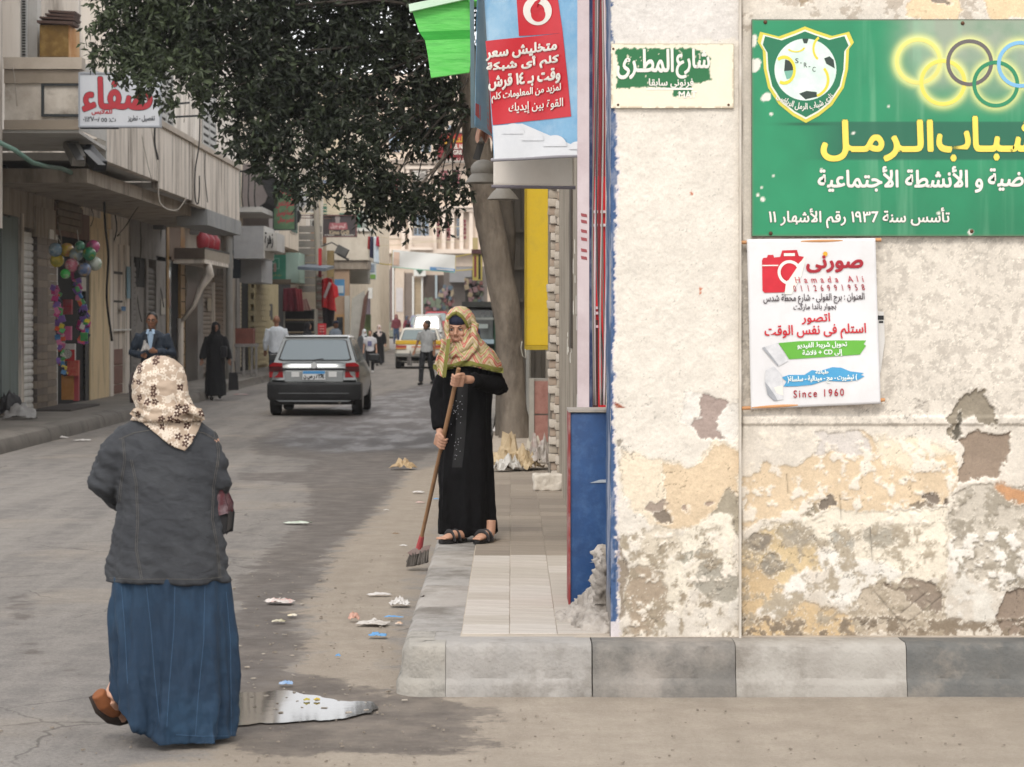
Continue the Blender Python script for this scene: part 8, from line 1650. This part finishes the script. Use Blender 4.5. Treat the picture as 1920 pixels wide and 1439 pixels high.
# headscarf
def scarf_mat():
    m = bpy.data.materials.new('patterned_scarf'); m.use_nodes = True; N = m.node_tree.nodes; L = m.node_tree.links; p = N['Principled BSDF']; p.inputs['Roughness'].default_value = .8
    tc = N.new('ShaderNodeTexCoord'); sp = N.new('ShaderNodeSeparateXYZ'); L.new(tc.outputs['Object'], sp.inputs[0])
    def M_(op, a, b=None, c_=None):
        q = N.new('ShaderNodeMath'); q.operation = op
        for i, v in enumerate((a, b, c_)):
            if v is None: continue
            if isinstance(v, (int, float)): q.inputs[i].default_value = v
            else: L.new(v, q.inputs[i])
        return q.outputs[0]
    zig = M_('PINGPONG', M_('ADD', sp.outputs[0], 5.02), .055); nz = N.new('ShaderNodeTexNoise'); nz.inputs['Scale'].default_value = 7; L.new(tc.outputs['Object'], nz.inputs['Vector'])
    v = M_('ADD', M_('ADD', M_('MULTIPLY', sp.outputs[2], 6.6), M_('MULTIPLY', zig, 9.0)), M_('MULTIPLY', nz.outputs[0], .8)); fr_ = M_('FRACT', v)
    r = N.new('ShaderNodeValToRGB'); r.color_ramp.interpolation = 'CONSTANT'; el = r.color_ramp.elements; cs_ = [(0, '#b5a388'), (.16, '#978850'), (.21, '#b8a68a'), (.34, '#b0553a'), (.41, '#c08e88'), (.47, '#b0553a'), (.53, '#bcb08e'), (.66, '#a09a55'), (.72, '#c0a0a2'), (.78, '#b86a42'), (.84, '#bdb190'), (.93, '#8d8a45')]
    el[0].color = (*hx(cs_[0][1]), 1); el[1].position = cs_[1][0]; el[1].color = (*hx(cs_[1][1]), 1)
    for a, c_ in cs_[2:]: e = el.new(a); e.color = (*hx(c_), 1)
    L.new(fr_, r.inputs[0])
    vo = N.new('ShaderNodeTexVoronoi'); vo.distance = 'MANHATTAN'; vo.inputs['Scale'].default_value = 34; vo.inputs['Randomness'].default_value = .15; L.new(tc.outputs['Object'], vo.inputs['Vector'])
    dd = M_('COMPARE', vo.outputs['Distance'], .42, .10); mx = N.new('ShaderNodeMixRGB'); L.new(M_('MULTIPLY', dd, .55), mx.inputs[0]); L.new(r.outputs[0], mx.inputs[1]); mx.inputs[2].default_value = (*hx('#8a7a3e'), 1); L.new(mx.outputs[0], p.inputs['Base Color'])
    return m
scm = scarf_mat(); olive = mat('olive_border', '#69682f', '#767537', scale=12, rough=.8, bump=.2); navyc = flat('#1a1f33', .85)
c = MB(); c.ell(P(863, 611, .035), (.108, .112, .132), 24, 16)
cr = [(618, 864, 28, 28, .10, .02), (635, 866, 30, 34, .11, .02), (650, 870, 36, 46, .125, .02), (665, 873, 52, 58, .14, .02), (680, 874, 58, 64, .155, .02), (690, 875, 60, 69, .165, .02)]
rings = []
for i, (py, cxp, hl, hr, hd, dy) in enumerate(cr):
    ring = []
    for j in range(48):
        a = 2 * PI * j / 48; ca = math.cos(a); lf = 7 * max(0, ca) - 6 * max(0, 1 - abs(ca) * 1.6) * (math.sin(a) < 0) if i == 5 else 0
        q = P(cxp + (hr if ca > 0 else hl) * ca * (1 + .03 * math.sin(7 * a)), py + lf, dy); q.y += hd * math.sin(a) * (1 + .05 * math.sin(9 * a)); ring.append(q)
    rings.append(ring)
c.loft(rings)
for pts, r_ in (([(893, 606), (890, 632), (876, 650), (856, 662), (842, 668)], .020), ([(889, 622), (893, 648), (880, 668), (858, 682)], .018), ([(846, 650), (852, 662), (866, 668), (884, 660)], .016), ([(838, 600), (838, 625), (843, 645)], .018), ([(880, 590), (889, 606), (887, 630)], .018)):
    c.tube([P(x, y, -.10 - .0006 * max(0, y - 620)) for x, y in pts], r_, 10)
hood = solid(c, .0055, 'headscarf', scm, wo, smooth=2, disp=lambda q, nn: .006 * fb(Vector((q.x, q.y, q.z * .6)), 22, 3)); hb = bvh_of(hood)
mb = MB().grid(lambda u, v: hit(hb, 812 + (944 - 812) * u, 690 + 1.5 * math.sin(u * 9) + (7 if u > .75 else 0) * (u - .75) * 4 - 6 * math.exp(-((u - .45) / .15) ** 2) + 9 * (v - .5) - 2, .006, YB - .13), 60, 4); mb.build('border', olive, hood, smooth=True)
rim = [(857, 587), (847, 590), (839, 599), (837, 612), (839, 628), (845, 640)]; rim2 = [(857, 587), (866, 594), (873, 604), (878, 616)]
MB().tube([P(x, y, -.095 + .0006 * abs(x - 857)) for x, y in rim], [.013, .012, .010, .009, .008, .007], 8).build('face_border', olive, hood, smooth=True); MB().tube([P(x, y, -.098 + .0009 * abs(x - 857)) for x, y in rim2], [.013, .012, .010, .006], 8).build('face_border', olive, hood, smooth=True)
MB().ell(P(858, 603, -.028), (.064, .082, .052), 18, 12).build('dark_under_scarf', navyc, wo, smooth=True)
mb = MB().grid(lambda u, v: P(826 + (843 - 826) * u * (1 - .3 * v) - 8 * v + 2 * math.sin(v * 8), 636 + 66 * v + 7 * u * v, -.16 - .03 * math.sin(v * 2) - .01 * math.sin(u * 6 + v * 4)), 10, 20); o = mb.build('scarf_flap', scm, hood, smooth=True); md = o.modifiers.new('t', 'SOLIDIFY'); md.thickness = .004
mb = MB().grid(lambda u, v: P(838 + 7 * u - 9 * v, 636 + 72 * v, -.175 - .03 * math.sin(v * 2)), 4, 20); mb.build('border', olive, hood, smooth=True); MB().grid(lambda u, v: P(813 + 16 * u, 684 + 18 * u + 7 * v - 2 * u, -.18), 6, 3).build('border', olive, hood, smooth=True)
# feet and sandals
for i, (hl, to) in enumerate(((P(872, 1004, -.10), P(826, 1008, -.24)), (P(921, 1001, -.08), P(888, 1010, -.30)))):
    z0 = .236; hl.z = z0 + .035; to.z = z0 + .03; d = (to - hl).normalized(); L_ = .22; hl.z = z0; l = Vector((-d.y, d.x, 0)).normalized(); d = Vector((d.x, d.y, 0)).normalized(); q = lambda a, b_, z: Vector((hl.x, hl.y, z0)) + d * a + l * b_ + Vector((0, 0, z))
    sd = MB(); sd.loft([[q(a, b_ * w, z) for a, b_, w in [(-.02, 0, 1), (0, .6, .036), (.08, 1, .036), (.16, 1, .044), (.21, .6, .04), (.225, 0, 1), (.21, -.6, .04), (.16, -1, .044), (.08, -1, .036), (0, -.6, .036)]] for z in (0, .022)]); sn = sd.build('sandal', flat('#161414', .5), wo, bevel=.003)
    ft = MB(); ft.tube([q(.01, 0, .07), q(.02, 0, .045), q(.09, 0, .05), q(.15, 0, .038), q(.175, 0, .034)], [(.028, .03), (.034, .03), (.034, .032), (.040, .022), (.038, .014)], 12, up=(0, 0, 1)); ft.tube([q(.01, 0, .05), q(.0, 0, .14)], [.032, .034], 10)
    for k in range(5): bb = q(.17, (.030 - .015 * k) * (1 if i else -1), .033); ft.tube([bb, bb + d * (.042 - .005 * k), bb + d * (.050 - .005 * k) - Vector((0, 0, .006))], [.0105 - .001 * k, .0095 - .0009 * k, .006], 8)
    solid(ft, .0045, 'foot', skin, wo, smooth=1)
    for a in (.085, .135): MB().tube([q(a, .047 * math.cos(t_), .012 + .062 * math.sin(t_)) for t_ in [PI * k / 8 for k in range(9)]], [(.018, .005)] * 9, 8, up=d).build('strap', flat('#1d1a1a', .45), sn)
# broom
br = thing('broom', 'old broom with wooden handle, red collar and grey bristles resting on the road', 'broom', tuple(W(780, 1045, 16.4)))
MB().tube([pole_a + ax * .02, pole_a.lerp(pole_b, .3), pole_a.lerp(pole_b, .6), pole_b.lerp(pole_a, .05)], [.0135, .0145, .014, .013], 12).build('handle', mat('worn_wood', '#8c6a4c', '#a17e5c', scale=18, stretch=(1, 1, .15), dirt='#5f4632', damt=.5, bump=.3), br, smooth='a')
MB().tube([pole_b.lerp(pole_a, .07), pole_b - ax * .01], [.017, .024], 12).build('red_collar', flat('#a8474a', .5), br, smooth='a')
hb0 = [(765, 1037), (775, 1030), (806, 1025), (804, 1033), (772, 1041)]; MB().prism([W(x, y, 16.40) for x, y in hb0], (0, .07, .0)).build('head_block', mat('faded_red_block', '#7d6460', '#8f8680', scale=9, rough=.6), br, bevel=.003)
MB().prism([W(x, y, 16.42) for x, y in ((768, 1039), (805, 1031), (800, 1049), (786, 1056), (766, 1059), (761, 1054))], (0, .05, 0)).build('bristle_mass', mat('bristle_grey', '#57524e', '#6d6762', scale=20, stretch=(9, 9, 1), bump=.5), br)
bz = MB(); r_ = random.Random(3)
for k in range(260):
    u, v = r_.random(), r_.random(); a = W(768 + 36 * u, 1038 - 8 * u, 16.40 + .07 * v); e = W(762 + 40 * u + r_.uniform(-2, 2), 1062 - 9 * u + 2 * math.sin(u * 3) + r_.uniform(-1.5, 1.5), 16.38 + .11 * v); e.z = max(e.z, .004); bz.bar(a, e, .0042)
bz.build('bristles', mat('grey_bristles', '#4b4642', '#6b655f', scale=14), br)['kind'] = 'stuff'

# ------------------------------------------------------------------ the woman in denim seen from behind
YA = 9.75
def A(x, y, d=0.0): return W(x, y, YA + d)
MA = YA / FP
wa = thing('person', 'woman seen from behind in grey denim jacket, blue denim skirt and flowered beige headscarf', 'person', tuple(A(320, 1385)))
b = MB(); hc = A(302, 722, .03); head_geo(b, hc, .98, PI - .35); b.tube([A(304, 755, .04), A(306, 800, .03)], [.05, .06], 12); b.tube([A(308, 810, .03), A(314, 950, .03), A(316, 1090, .03)], [(.16, .10), (.15, .1), (.18, .12)], 14, up=(0, 1, 0))
LA_ = [A(226, 826, .02), A(196, 906, .03), A(232, 942, .22)]; RA_ = [A(388, 826, .02), A(405, 900, .03), A(396, 934, .24)]
b.tube(LA_, [.05, .045, .03], 10); b.tube(RA_, [.05, .045, .03], 10); hand_geo(b, LA_[2], LA_[2] - LA_[1], 1, .5); hand_geo(b, RA_[2], RA_[2] - RA_[1], 1, .5)
b.tube([A(280, 1090, .05), A(262, 1200, .12), A(222, 1290, .02), A(207, 1312, .0)], [.09, .06, .042, .036], 12); b.tube([A(350, 1090, .05), A(355, 1230, .05), A(360, 1370, .08)], [.09, .06, .04], 12); b.tube([A(207, 1308, .0), A(214, 1330, .05), A(232, 1345, .10)], [.036, .038, .03], 10)
solid(b, .006, 'body', skin, wa, smooth=2)
def denim(name, a, b_, fade, sc_=1.0):
    m = mat(name, a, b_, scale=5, rough=.85, dirt=fade, damt=.55, dscale=3.2, bump=.0); N = m.node_tree.nodes; L = m.node_tree.links; p = N['Principled BSDF']
    tc = N.new('ShaderNodeTexCoord'); w = N.new('ShaderNodeTexNoise'); w.inputs['Scale'].default_value = 420; w.inputs['Detail'].default_value = 2; mp = N.new('ShaderNodeMapping'); mp.inputs['Scale'].default_value = (1, 1, .35); L.new(tc.outputs['Object'], mp.inputs[0]); L.new(mp.outputs[0], w.inputs['Vector'])
    n2 = N.new('ShaderNodeTexNoise'); n2.inputs['Scale'].default_value = 16; n2.inputs['Detail'].default_value = 5; n2.inputs['Distortion'].default_value = .6; mp2 = N.new('ShaderNodeMapping'); mp2.inputs['Scale'].default_value = (.7, .7, 1.5) if sc_ < .9 or name[0] == 'g' else (1.3, 1.3, .35); L.new(tc.outputs['Object'], mp2.inputs[0]); L.new(mp2.outputs[0], n2.inputs['Vector'])
    b1 = N.new('ShaderNodeBump'); b1.inputs['Strength'].default_value = .35; b1.inputs['Distance'].default_value = .002; L.new(w.outputs[0], b1.inputs['Height']); b2 = N.new('ShaderNodeBump'); b2.inputs['Strength'].default_value = .45 * sc_; b2.inputs['Distance'].default_value = .02; L.new(n2.outputs[0], b2.inputs['Height']); L.new(b1.outputs[0], b2.inputs['Normal']); L.new(b2.outputs[0], p.inputs['Normal']); return m
jm = denim('grey_denim', '#2a2c30', '#34363a', '#434548'); skm = denim('blue_denim', '#122639', '#182f45', '#26425a', 1.0)
c = MB(); prof = [(772, 308, 34, .075), (786, 306, 58, .10), (802, 306, 84, .12), (822, 307, 96, .135), (860, 309, 97, .145), (905, 312, 94, .15), (950, 318, 97, .155), (1000, 317, 103, .165), (1045, 315, 109, .172), (1090, 314, 113, .178)]
rings = []
for i in range(50):
    t_ = i / 49 * (len(prof) - 1); k = min(int(t_), len(prof) - 2); u = t_ - k; py, cxp, hw, hd = [prof[k][j] * (1 - u) + prof[k + 1][j] * u for j in range(4)]; cc = A(cxp, py, .04); f_ = max(0, (py - 860) / 230); ring = []
    for j in range(72): a = 2 * PI * j / 72; r_ = 1 + f_ * (.022 * math.sin(6 * a + 1) + .018 * math.sin(11 * a + 2)); ring.append(cc + Vector((hw * MA * r_ * math.cos(a), hd * r_ * math.sin(a), (-.006 * math.sin(4 * a) if i == 49 else 0))))
    rings.append(ring)
c.loft(rings); c.tube([A(262, 822, .03), A(232, 832, .03), LA_[0].lerp(LA_[1], .55), LA_[1], LA_[1].lerp(LA_[2], .5), LA_[2]], [.060, .072, .070, .066, .058, .05], 16); c.tube([A(352, 822, .03), A(382, 832, .03), RA_[0].lerp(RA_[1], .55), RA_[1], RA_[1].lerp(RA_[2], .5), RA_[2]], [.060, .070, .066, .060, .054, .048], 16)
def jd(q, nn):
    arm = max(0, abs(q.x - A(312, 0).x) - .17) * 12; fold = fb(Vector((q.x * .9, q.y, q.z * 1.7 + q.x * .8)), 10, 3); return (.0055 + .010 * min(1, arm)) * fold + .0015 * fb(q, 28, 3)
ja = solid(c, .008, 'jacket', jm, wa, smooth=10, disp=jd); jb = bvh_of(ja)
stitch = flat('#5b5854', .8)
def seam(bv, pts, par, dbl=True, r_=.0009, off=.0015, m=stitch):
    for dx in ((0, 3.2) if dbl else (0,)):
        P_ = []
        for i in range(len(pts) - 1):
            for k in range(14): u = k / 14; P_.append(hit(bv, pts[i][0] * (1 - u) + pts[i + 1][0] * u + dx, pts[i][1] * (1 - u) + pts[i + 1][1] * u, off, YA))
        MB().tube(P_, r_, 5).build('seam', m, par)
for pts in ([(223, 824), (250, 812), (284, 806)], [(345, 806), (380, 812), (402, 824)], [(245, 862), (254, 907), (257, 973), (254, 1029), (265, 1090)], [(407, 862), (398, 918), (396, 973), (406, 1029), (411, 1088)], [(229, 823), (233, 862), (226, 905), (222, 945)], [(400, 808), (408, 845), (406, 879)]): seam(jb, pts, ja)
seam(jb, [(206, 1084), (260, 1087), (315, 1086), (370, 1087), (421, 1082)], ja, False)
# skirt
def hem(x): return 1290 + 100 * min(1, max(0, (x - 203) / 130.)) ** .75
SKP = [(1078, 314, 107, .165), (1130, 317, 114, .18), (1200, 321, 118, .20), (1280, 323, 118, .22), (1340, 323, 118, .24), (1392, 322, 117, .25)]
rings = []; n = 110
for i in range(61):
    t_ = i / 60; ring = []
    for j in range(n):
        a = 2 * PI * j / n; q = t_ * (len(SKP) - 1); k = min(int(q), len(SKP) - 2); u = q - k; py, cxp, hw, hd = [SKP[k][z] * (1 - u) + SKP[k + 1][z] * u for z in range(4)]
        r_ = 1 + (.15 + .85 * t_) * (.045 * math.sin(5 * a + .8 - t_) + .075 * math.sin(9 * a + 2 + t_ * 1.2) + .050 * math.sin(16 * a + 1 + t_ * 2.2 + .6 * math.sin(5 * t_))); xx = cxp + hw * r_ * math.cos(a)
        yy_ = 1078 + (hem(xx) - (10 if math.sin(a) > 0 else 0) - 1078) * t_; pt = A(xx, yy_, .05); pt.y += hd * r_ * math.sin(a) * 1.0; pt.x = (xx - 960) / FP * YA; pt.z = max(pt.z, .006); ring.append(pt)
    rings.append(ring)
c = MB().loft(rings, True)
sk_ = solid(c, .009, 'skirt', skm, wa, smooth=1, disp=lambda q, nn: .018 * fb(Vector((q.x * 1.4, q.y, q.z * .3 + q.x * .6)), 8, 3) + .006 * max(0, .6 - q.z) * fb(q, 18, 3) * 2); sb_ = bvh_of(sk_)
for v in sk_.data.vertices: v.co.z = max(v.co.z, .008)
st2 = flat('#36506a', .8)
for pts in ([(228, 1100), (234, 1180), (240, 1290)], [(275, 1100), (283, 1180), (290, 1270), (300, 1360)], [(328, 1100), (326, 1180), (318, 1280), (312, 1370)], [(384, 1100), (382, 1200), (372, 1300), (366, 1385)], [(424, 1110), (432, 1200), (433, 1300), (433, 1385)]): seam(sb_, pts, sk_, False, .0014, .001, st2)
seam(sb_, [(330, 1378), (380, 1381), (436, 1380)], sk_, False, .0014, .001, st2)
# shoes
sue = mat('brown_suede', '#6e4022', '#824e2c', scale=18, rough=.9, bump=.3, bscale=120)
c = MB(); c.tube([A(184, 1300, -.02), A(196, 1318, .0), A(212, 1332, .04), (A(228, 1341, .10)), A(240, 1346, .15)], [(.030, .034), (.036, .036), (.038, .034), (.036, .028), (.024, .018)], 14); sh_ = solid(c, .005, 'shoe', sue, wa, smooth=2)
MB().tube([A(176, 1303, -.01), A(190, 1330, -.0), A(212, 1346, .03), A(232, 1351, .09), A(243, 1351, .14)], [(.024, .008), (.030, .008), (.034, .009), (.032, .009), (.02, .008)], 12).build('sole', flat('#2c211b', .8), sh_, smooth=True)
c = MB(); c.tube([A(345, 1378, .0), A(352, 1376, .1), A(356, 1380, .2)], [.04, .045, .03], 12); solid(c, .007, 'shoe', sue, wa)
# headscarf with flowers
def flower_mat():
    m = bpy.data.materials.new('flowered_scarf'); m.use_nodes = True; N = m.node_tree.nodes; L = m.node_tree.links; p = N['Principled BSDF']; p.inputs['Roughness'].default_value = .75
    tc = N.new('ShaderNodeTexCoord'); sp = N.new('ShaderNodeSeparateXYZ'); L.new(tc.outputs['Object'], sp.inputs[0]); cb_ = N.new('ShaderNodeCombineXYZ'); L.new(sp.outputs[0], cb_.inputs[0]); L.new(sp.outputs[2], cb_.inputs[1])
    def M_(op, a, b_=None):
        q = N.new('ShaderNodeMath'); q.operation = op
        for i, v in enumerate((a, b_)):
            if v is None: continue
            if isinstance(v, (int, float)): q.inputs[i].default_value = v
            else: L.new(v, q.inputs[i])
        return q.outputs[0]
    def flowers(scale, off, thr_lo, rad):
        mp = N.new('ShaderNodeMapping'); mp.inputs['Location'].default_value = (off, off * .7, 0); mp.inputs['Scale'].default_value = (scale,) * 3; L.new(cb_.outputs[0], mp.inputs[0])
        vo = N.new('ShaderNodeTexVoronoi'); vo.voronoi_dimensions = '2D'; vo.inputs['Scale'].default_value = 1; vo.inputs['Randomness'].default_value = .75; L.new(mp.outputs[0], vo.inputs['Vector'])
        sb = N.new('ShaderNodeVectorMath'); sb.operation = 'SUBTRACT'; L.new(mp.outputs[0], sb.inputs[0]); L.new(vo.outputs['Position'], sb.inputs[1]); s2 = N.new('ShaderNodeSeparateXYZ'); L.new(sb.outputs[0], s2.inputs[0])
        an = M_('ARCTAN2', s2.outputs[1], s2.outputs[0]); pet = M_('ABSOLUTE', M_('COSINE', M_('MULTIPLY', an, 2.5))); rr2 = M_('MULTIPLY', M_('ADD', M_('MULTIPLY', pet, .6), .4), rad); ins = M_('LESS_THAN', vo.outputs['Distance'], rr2); ctr = M_('GREATER_THAN', vo.outputs['Distance'], rad * .2)
        s3 = N.new('ShaderNodeSeparateXYZ'); L.new(vo.outputs['Color'], s3.inputs[0]); pick = M_('GREATER_THAN', s3.outputs[0], thr_lo); return M_('MULTIPLY', M_('MULTIPLY', ins, ctr), pick)
    def mix(f, a, c_):
        q = N.new('ShaderNodeMixRGB'); L.new(f, q.inputs[0])
        if isinstance(a, tuple): q.inputs[1].default_value = (*a, 1)
        else: L.new(a, q.inputs[1])
        q.inputs[2].default_value = (*c_, 1); return q.outputs[0]
    nz = N.new('ShaderNodeTexNoise'); nz.inputs['Scale'].default_value = 11; nz.inputs['Detail'].default_value = 1; L.new(cb_.outputs[0], nz.inputs['Vector']); vine = M_('LESS_THAN', M_('ABSOLUTE', M_('SUBTRACT', nz.outputs[0], .5)), .010)
    col = mix(vine, hx('#a3917f'), hx('#c1b5a7')); col = mix(flowers(33, 3, .25, .46), col, hx('#c6b9a9')); col = mix(flowers(31, 9.3, .70, .48), col, hx('#42291f')); L.new(col, p.inputs['Base Color']); return m
flm = flower_mat()
c = MB(); prof = [(669, 299, 14, .03), (674, 299, 27, .07), (684, 299, 38, .09), (700, 299, 47, .105), (722, 300, 52, .115), (745, 303, 53, .115), (762, 309, 54, .11), (776, 314, 60, .12), (788, 315, 70, .13)]
c.loft([[A(cxp, py, .03) + Vector((hw * MA * math.cos(a) * (1 + .012 * math.sin(8 * a)), hd * math.sin(a), 0)) for a in [2 * PI * j / 56 for j in range(56)]] for py, cxp, hw, hd in prof])
for pts in ([(258, 752), (285, 768), (320, 768), (348, 752)], [(254, 768), (285, 784), (330, 778), (362, 764)], [(330, 740), (352, 762), (378, 782)]): c.tube([A(x, y, -.085 + .0000 * x) for x, y in pts], [.010, .014, .014, .010], 8)
hs_ = solid(c, .006, 'headscarf', flm, wa, smooth=3, disp=lambda q, nn: .005 * fb(Vector((q.x, q.y, q.z * 1.5)), 18, 3)); hbv = bvh_of(hs_)
bot = [(243, 776), (262, 790), (285, 806), (305, 824), (325, 838), (345, 846), (358, 832), (368, 812), (376, 796), (384, 782)]; topx = (252, 378)
def kf(u, v):
    q = u * (len(bot) - 1); k = min(int(q), len(bot) - 2); w = q - k; bx_ = bot[k][0] * (1 - w) + bot[k + 1][0] * w; by_ = bot[k][1] * (1 - w) + bot[k + 1][1] * w; x = (topx[0] * (1 - u) + topx[1] * u) * (1 - v) + bx_ * v; y = 766 * (1 - v) + by_ * v
    a = hit(jb, x, y, .009, YA - .05); b_ = hit(hbv, x, y, .004, YA + 9); p = a if a.y < b_.y else b_; return p + Vector((0, -.006 * math.sin(u * 22 + v * 5) * math.sin(v * PI) - .004, 0))
o = MB().grid(kf, 50, 24).build('kerchief', flm, hs_, smooth=True); md = o.modifiers.new('t', 'SOLIDIFY'); md.thickness = .003; md.offset = 0
MB().tube([A(252, 700, .02), A(249, 725, .03), A(250, 755, .04)], [.012, .018, .014], 8).build('dark_under_scarf', flat('#241d1c', .9), hs_, smooth=True)  # dark sliver along the left edge of the headscarf
# bag carried on the right arm
hb2 = thing('carried_bag', 'small black bag with dark red checked cloth carried in front of the denim woman', 'bag', tuple(A(418, 1003, .12)))
MB().prism([A(x, y, .02) for x, y in ((404, 962), (424, 955), (428, 968), (425, 1000), (406, 1003))], (0, .16, 0)).build('bag', flat('#151416', .6), hb2, bevel=.008, smooth=True)
pm2 = mat('red_check', '#5c1f25', '#3a2a30', scale=26, stretch=(1, 1, 1), rough=.8, dirt='#9a9094', damt=.4, dscale=14); MB().prism([A(x, y, .01) for x, y in ((403, 916), (416, 922), (428, 948), (427, 962), (406, 966))], (0, .14, 0)).build('checked_cloth', pm2, hb2, bevel=.006, smooth=True)
# ------------------------------------------------------------------ smoky air
hz = MB().box(-70, 70, -30, 190, -1.2, 19.5).build('haze', None and [] or flat('#ffffff', .9, 'haze_tmp')); hz.data.materials.clear()
hm = bpy.data.materials.new('haze_air'); hm.use_nodes = True; N = hm.node_tree.nodes; N.remove(N['Principled BSDF']); v = N.new('ShaderNodeVolumePrincipled'); v.inputs['Color'].default_value = (.95, .95, .96, 1); v.inputs['Density'].default_value = .00040; v.inputs['Anisotropy'].default_value = .2
hm.node_tree.links.new(v.outputs[0], N['Material Output'].inputs['Volume']); hz.data.materials.append(hm); tag(hz, 'thin dusty haze filling the whole street', kind='stuff')
bpy.data.scenes.remove(TS)
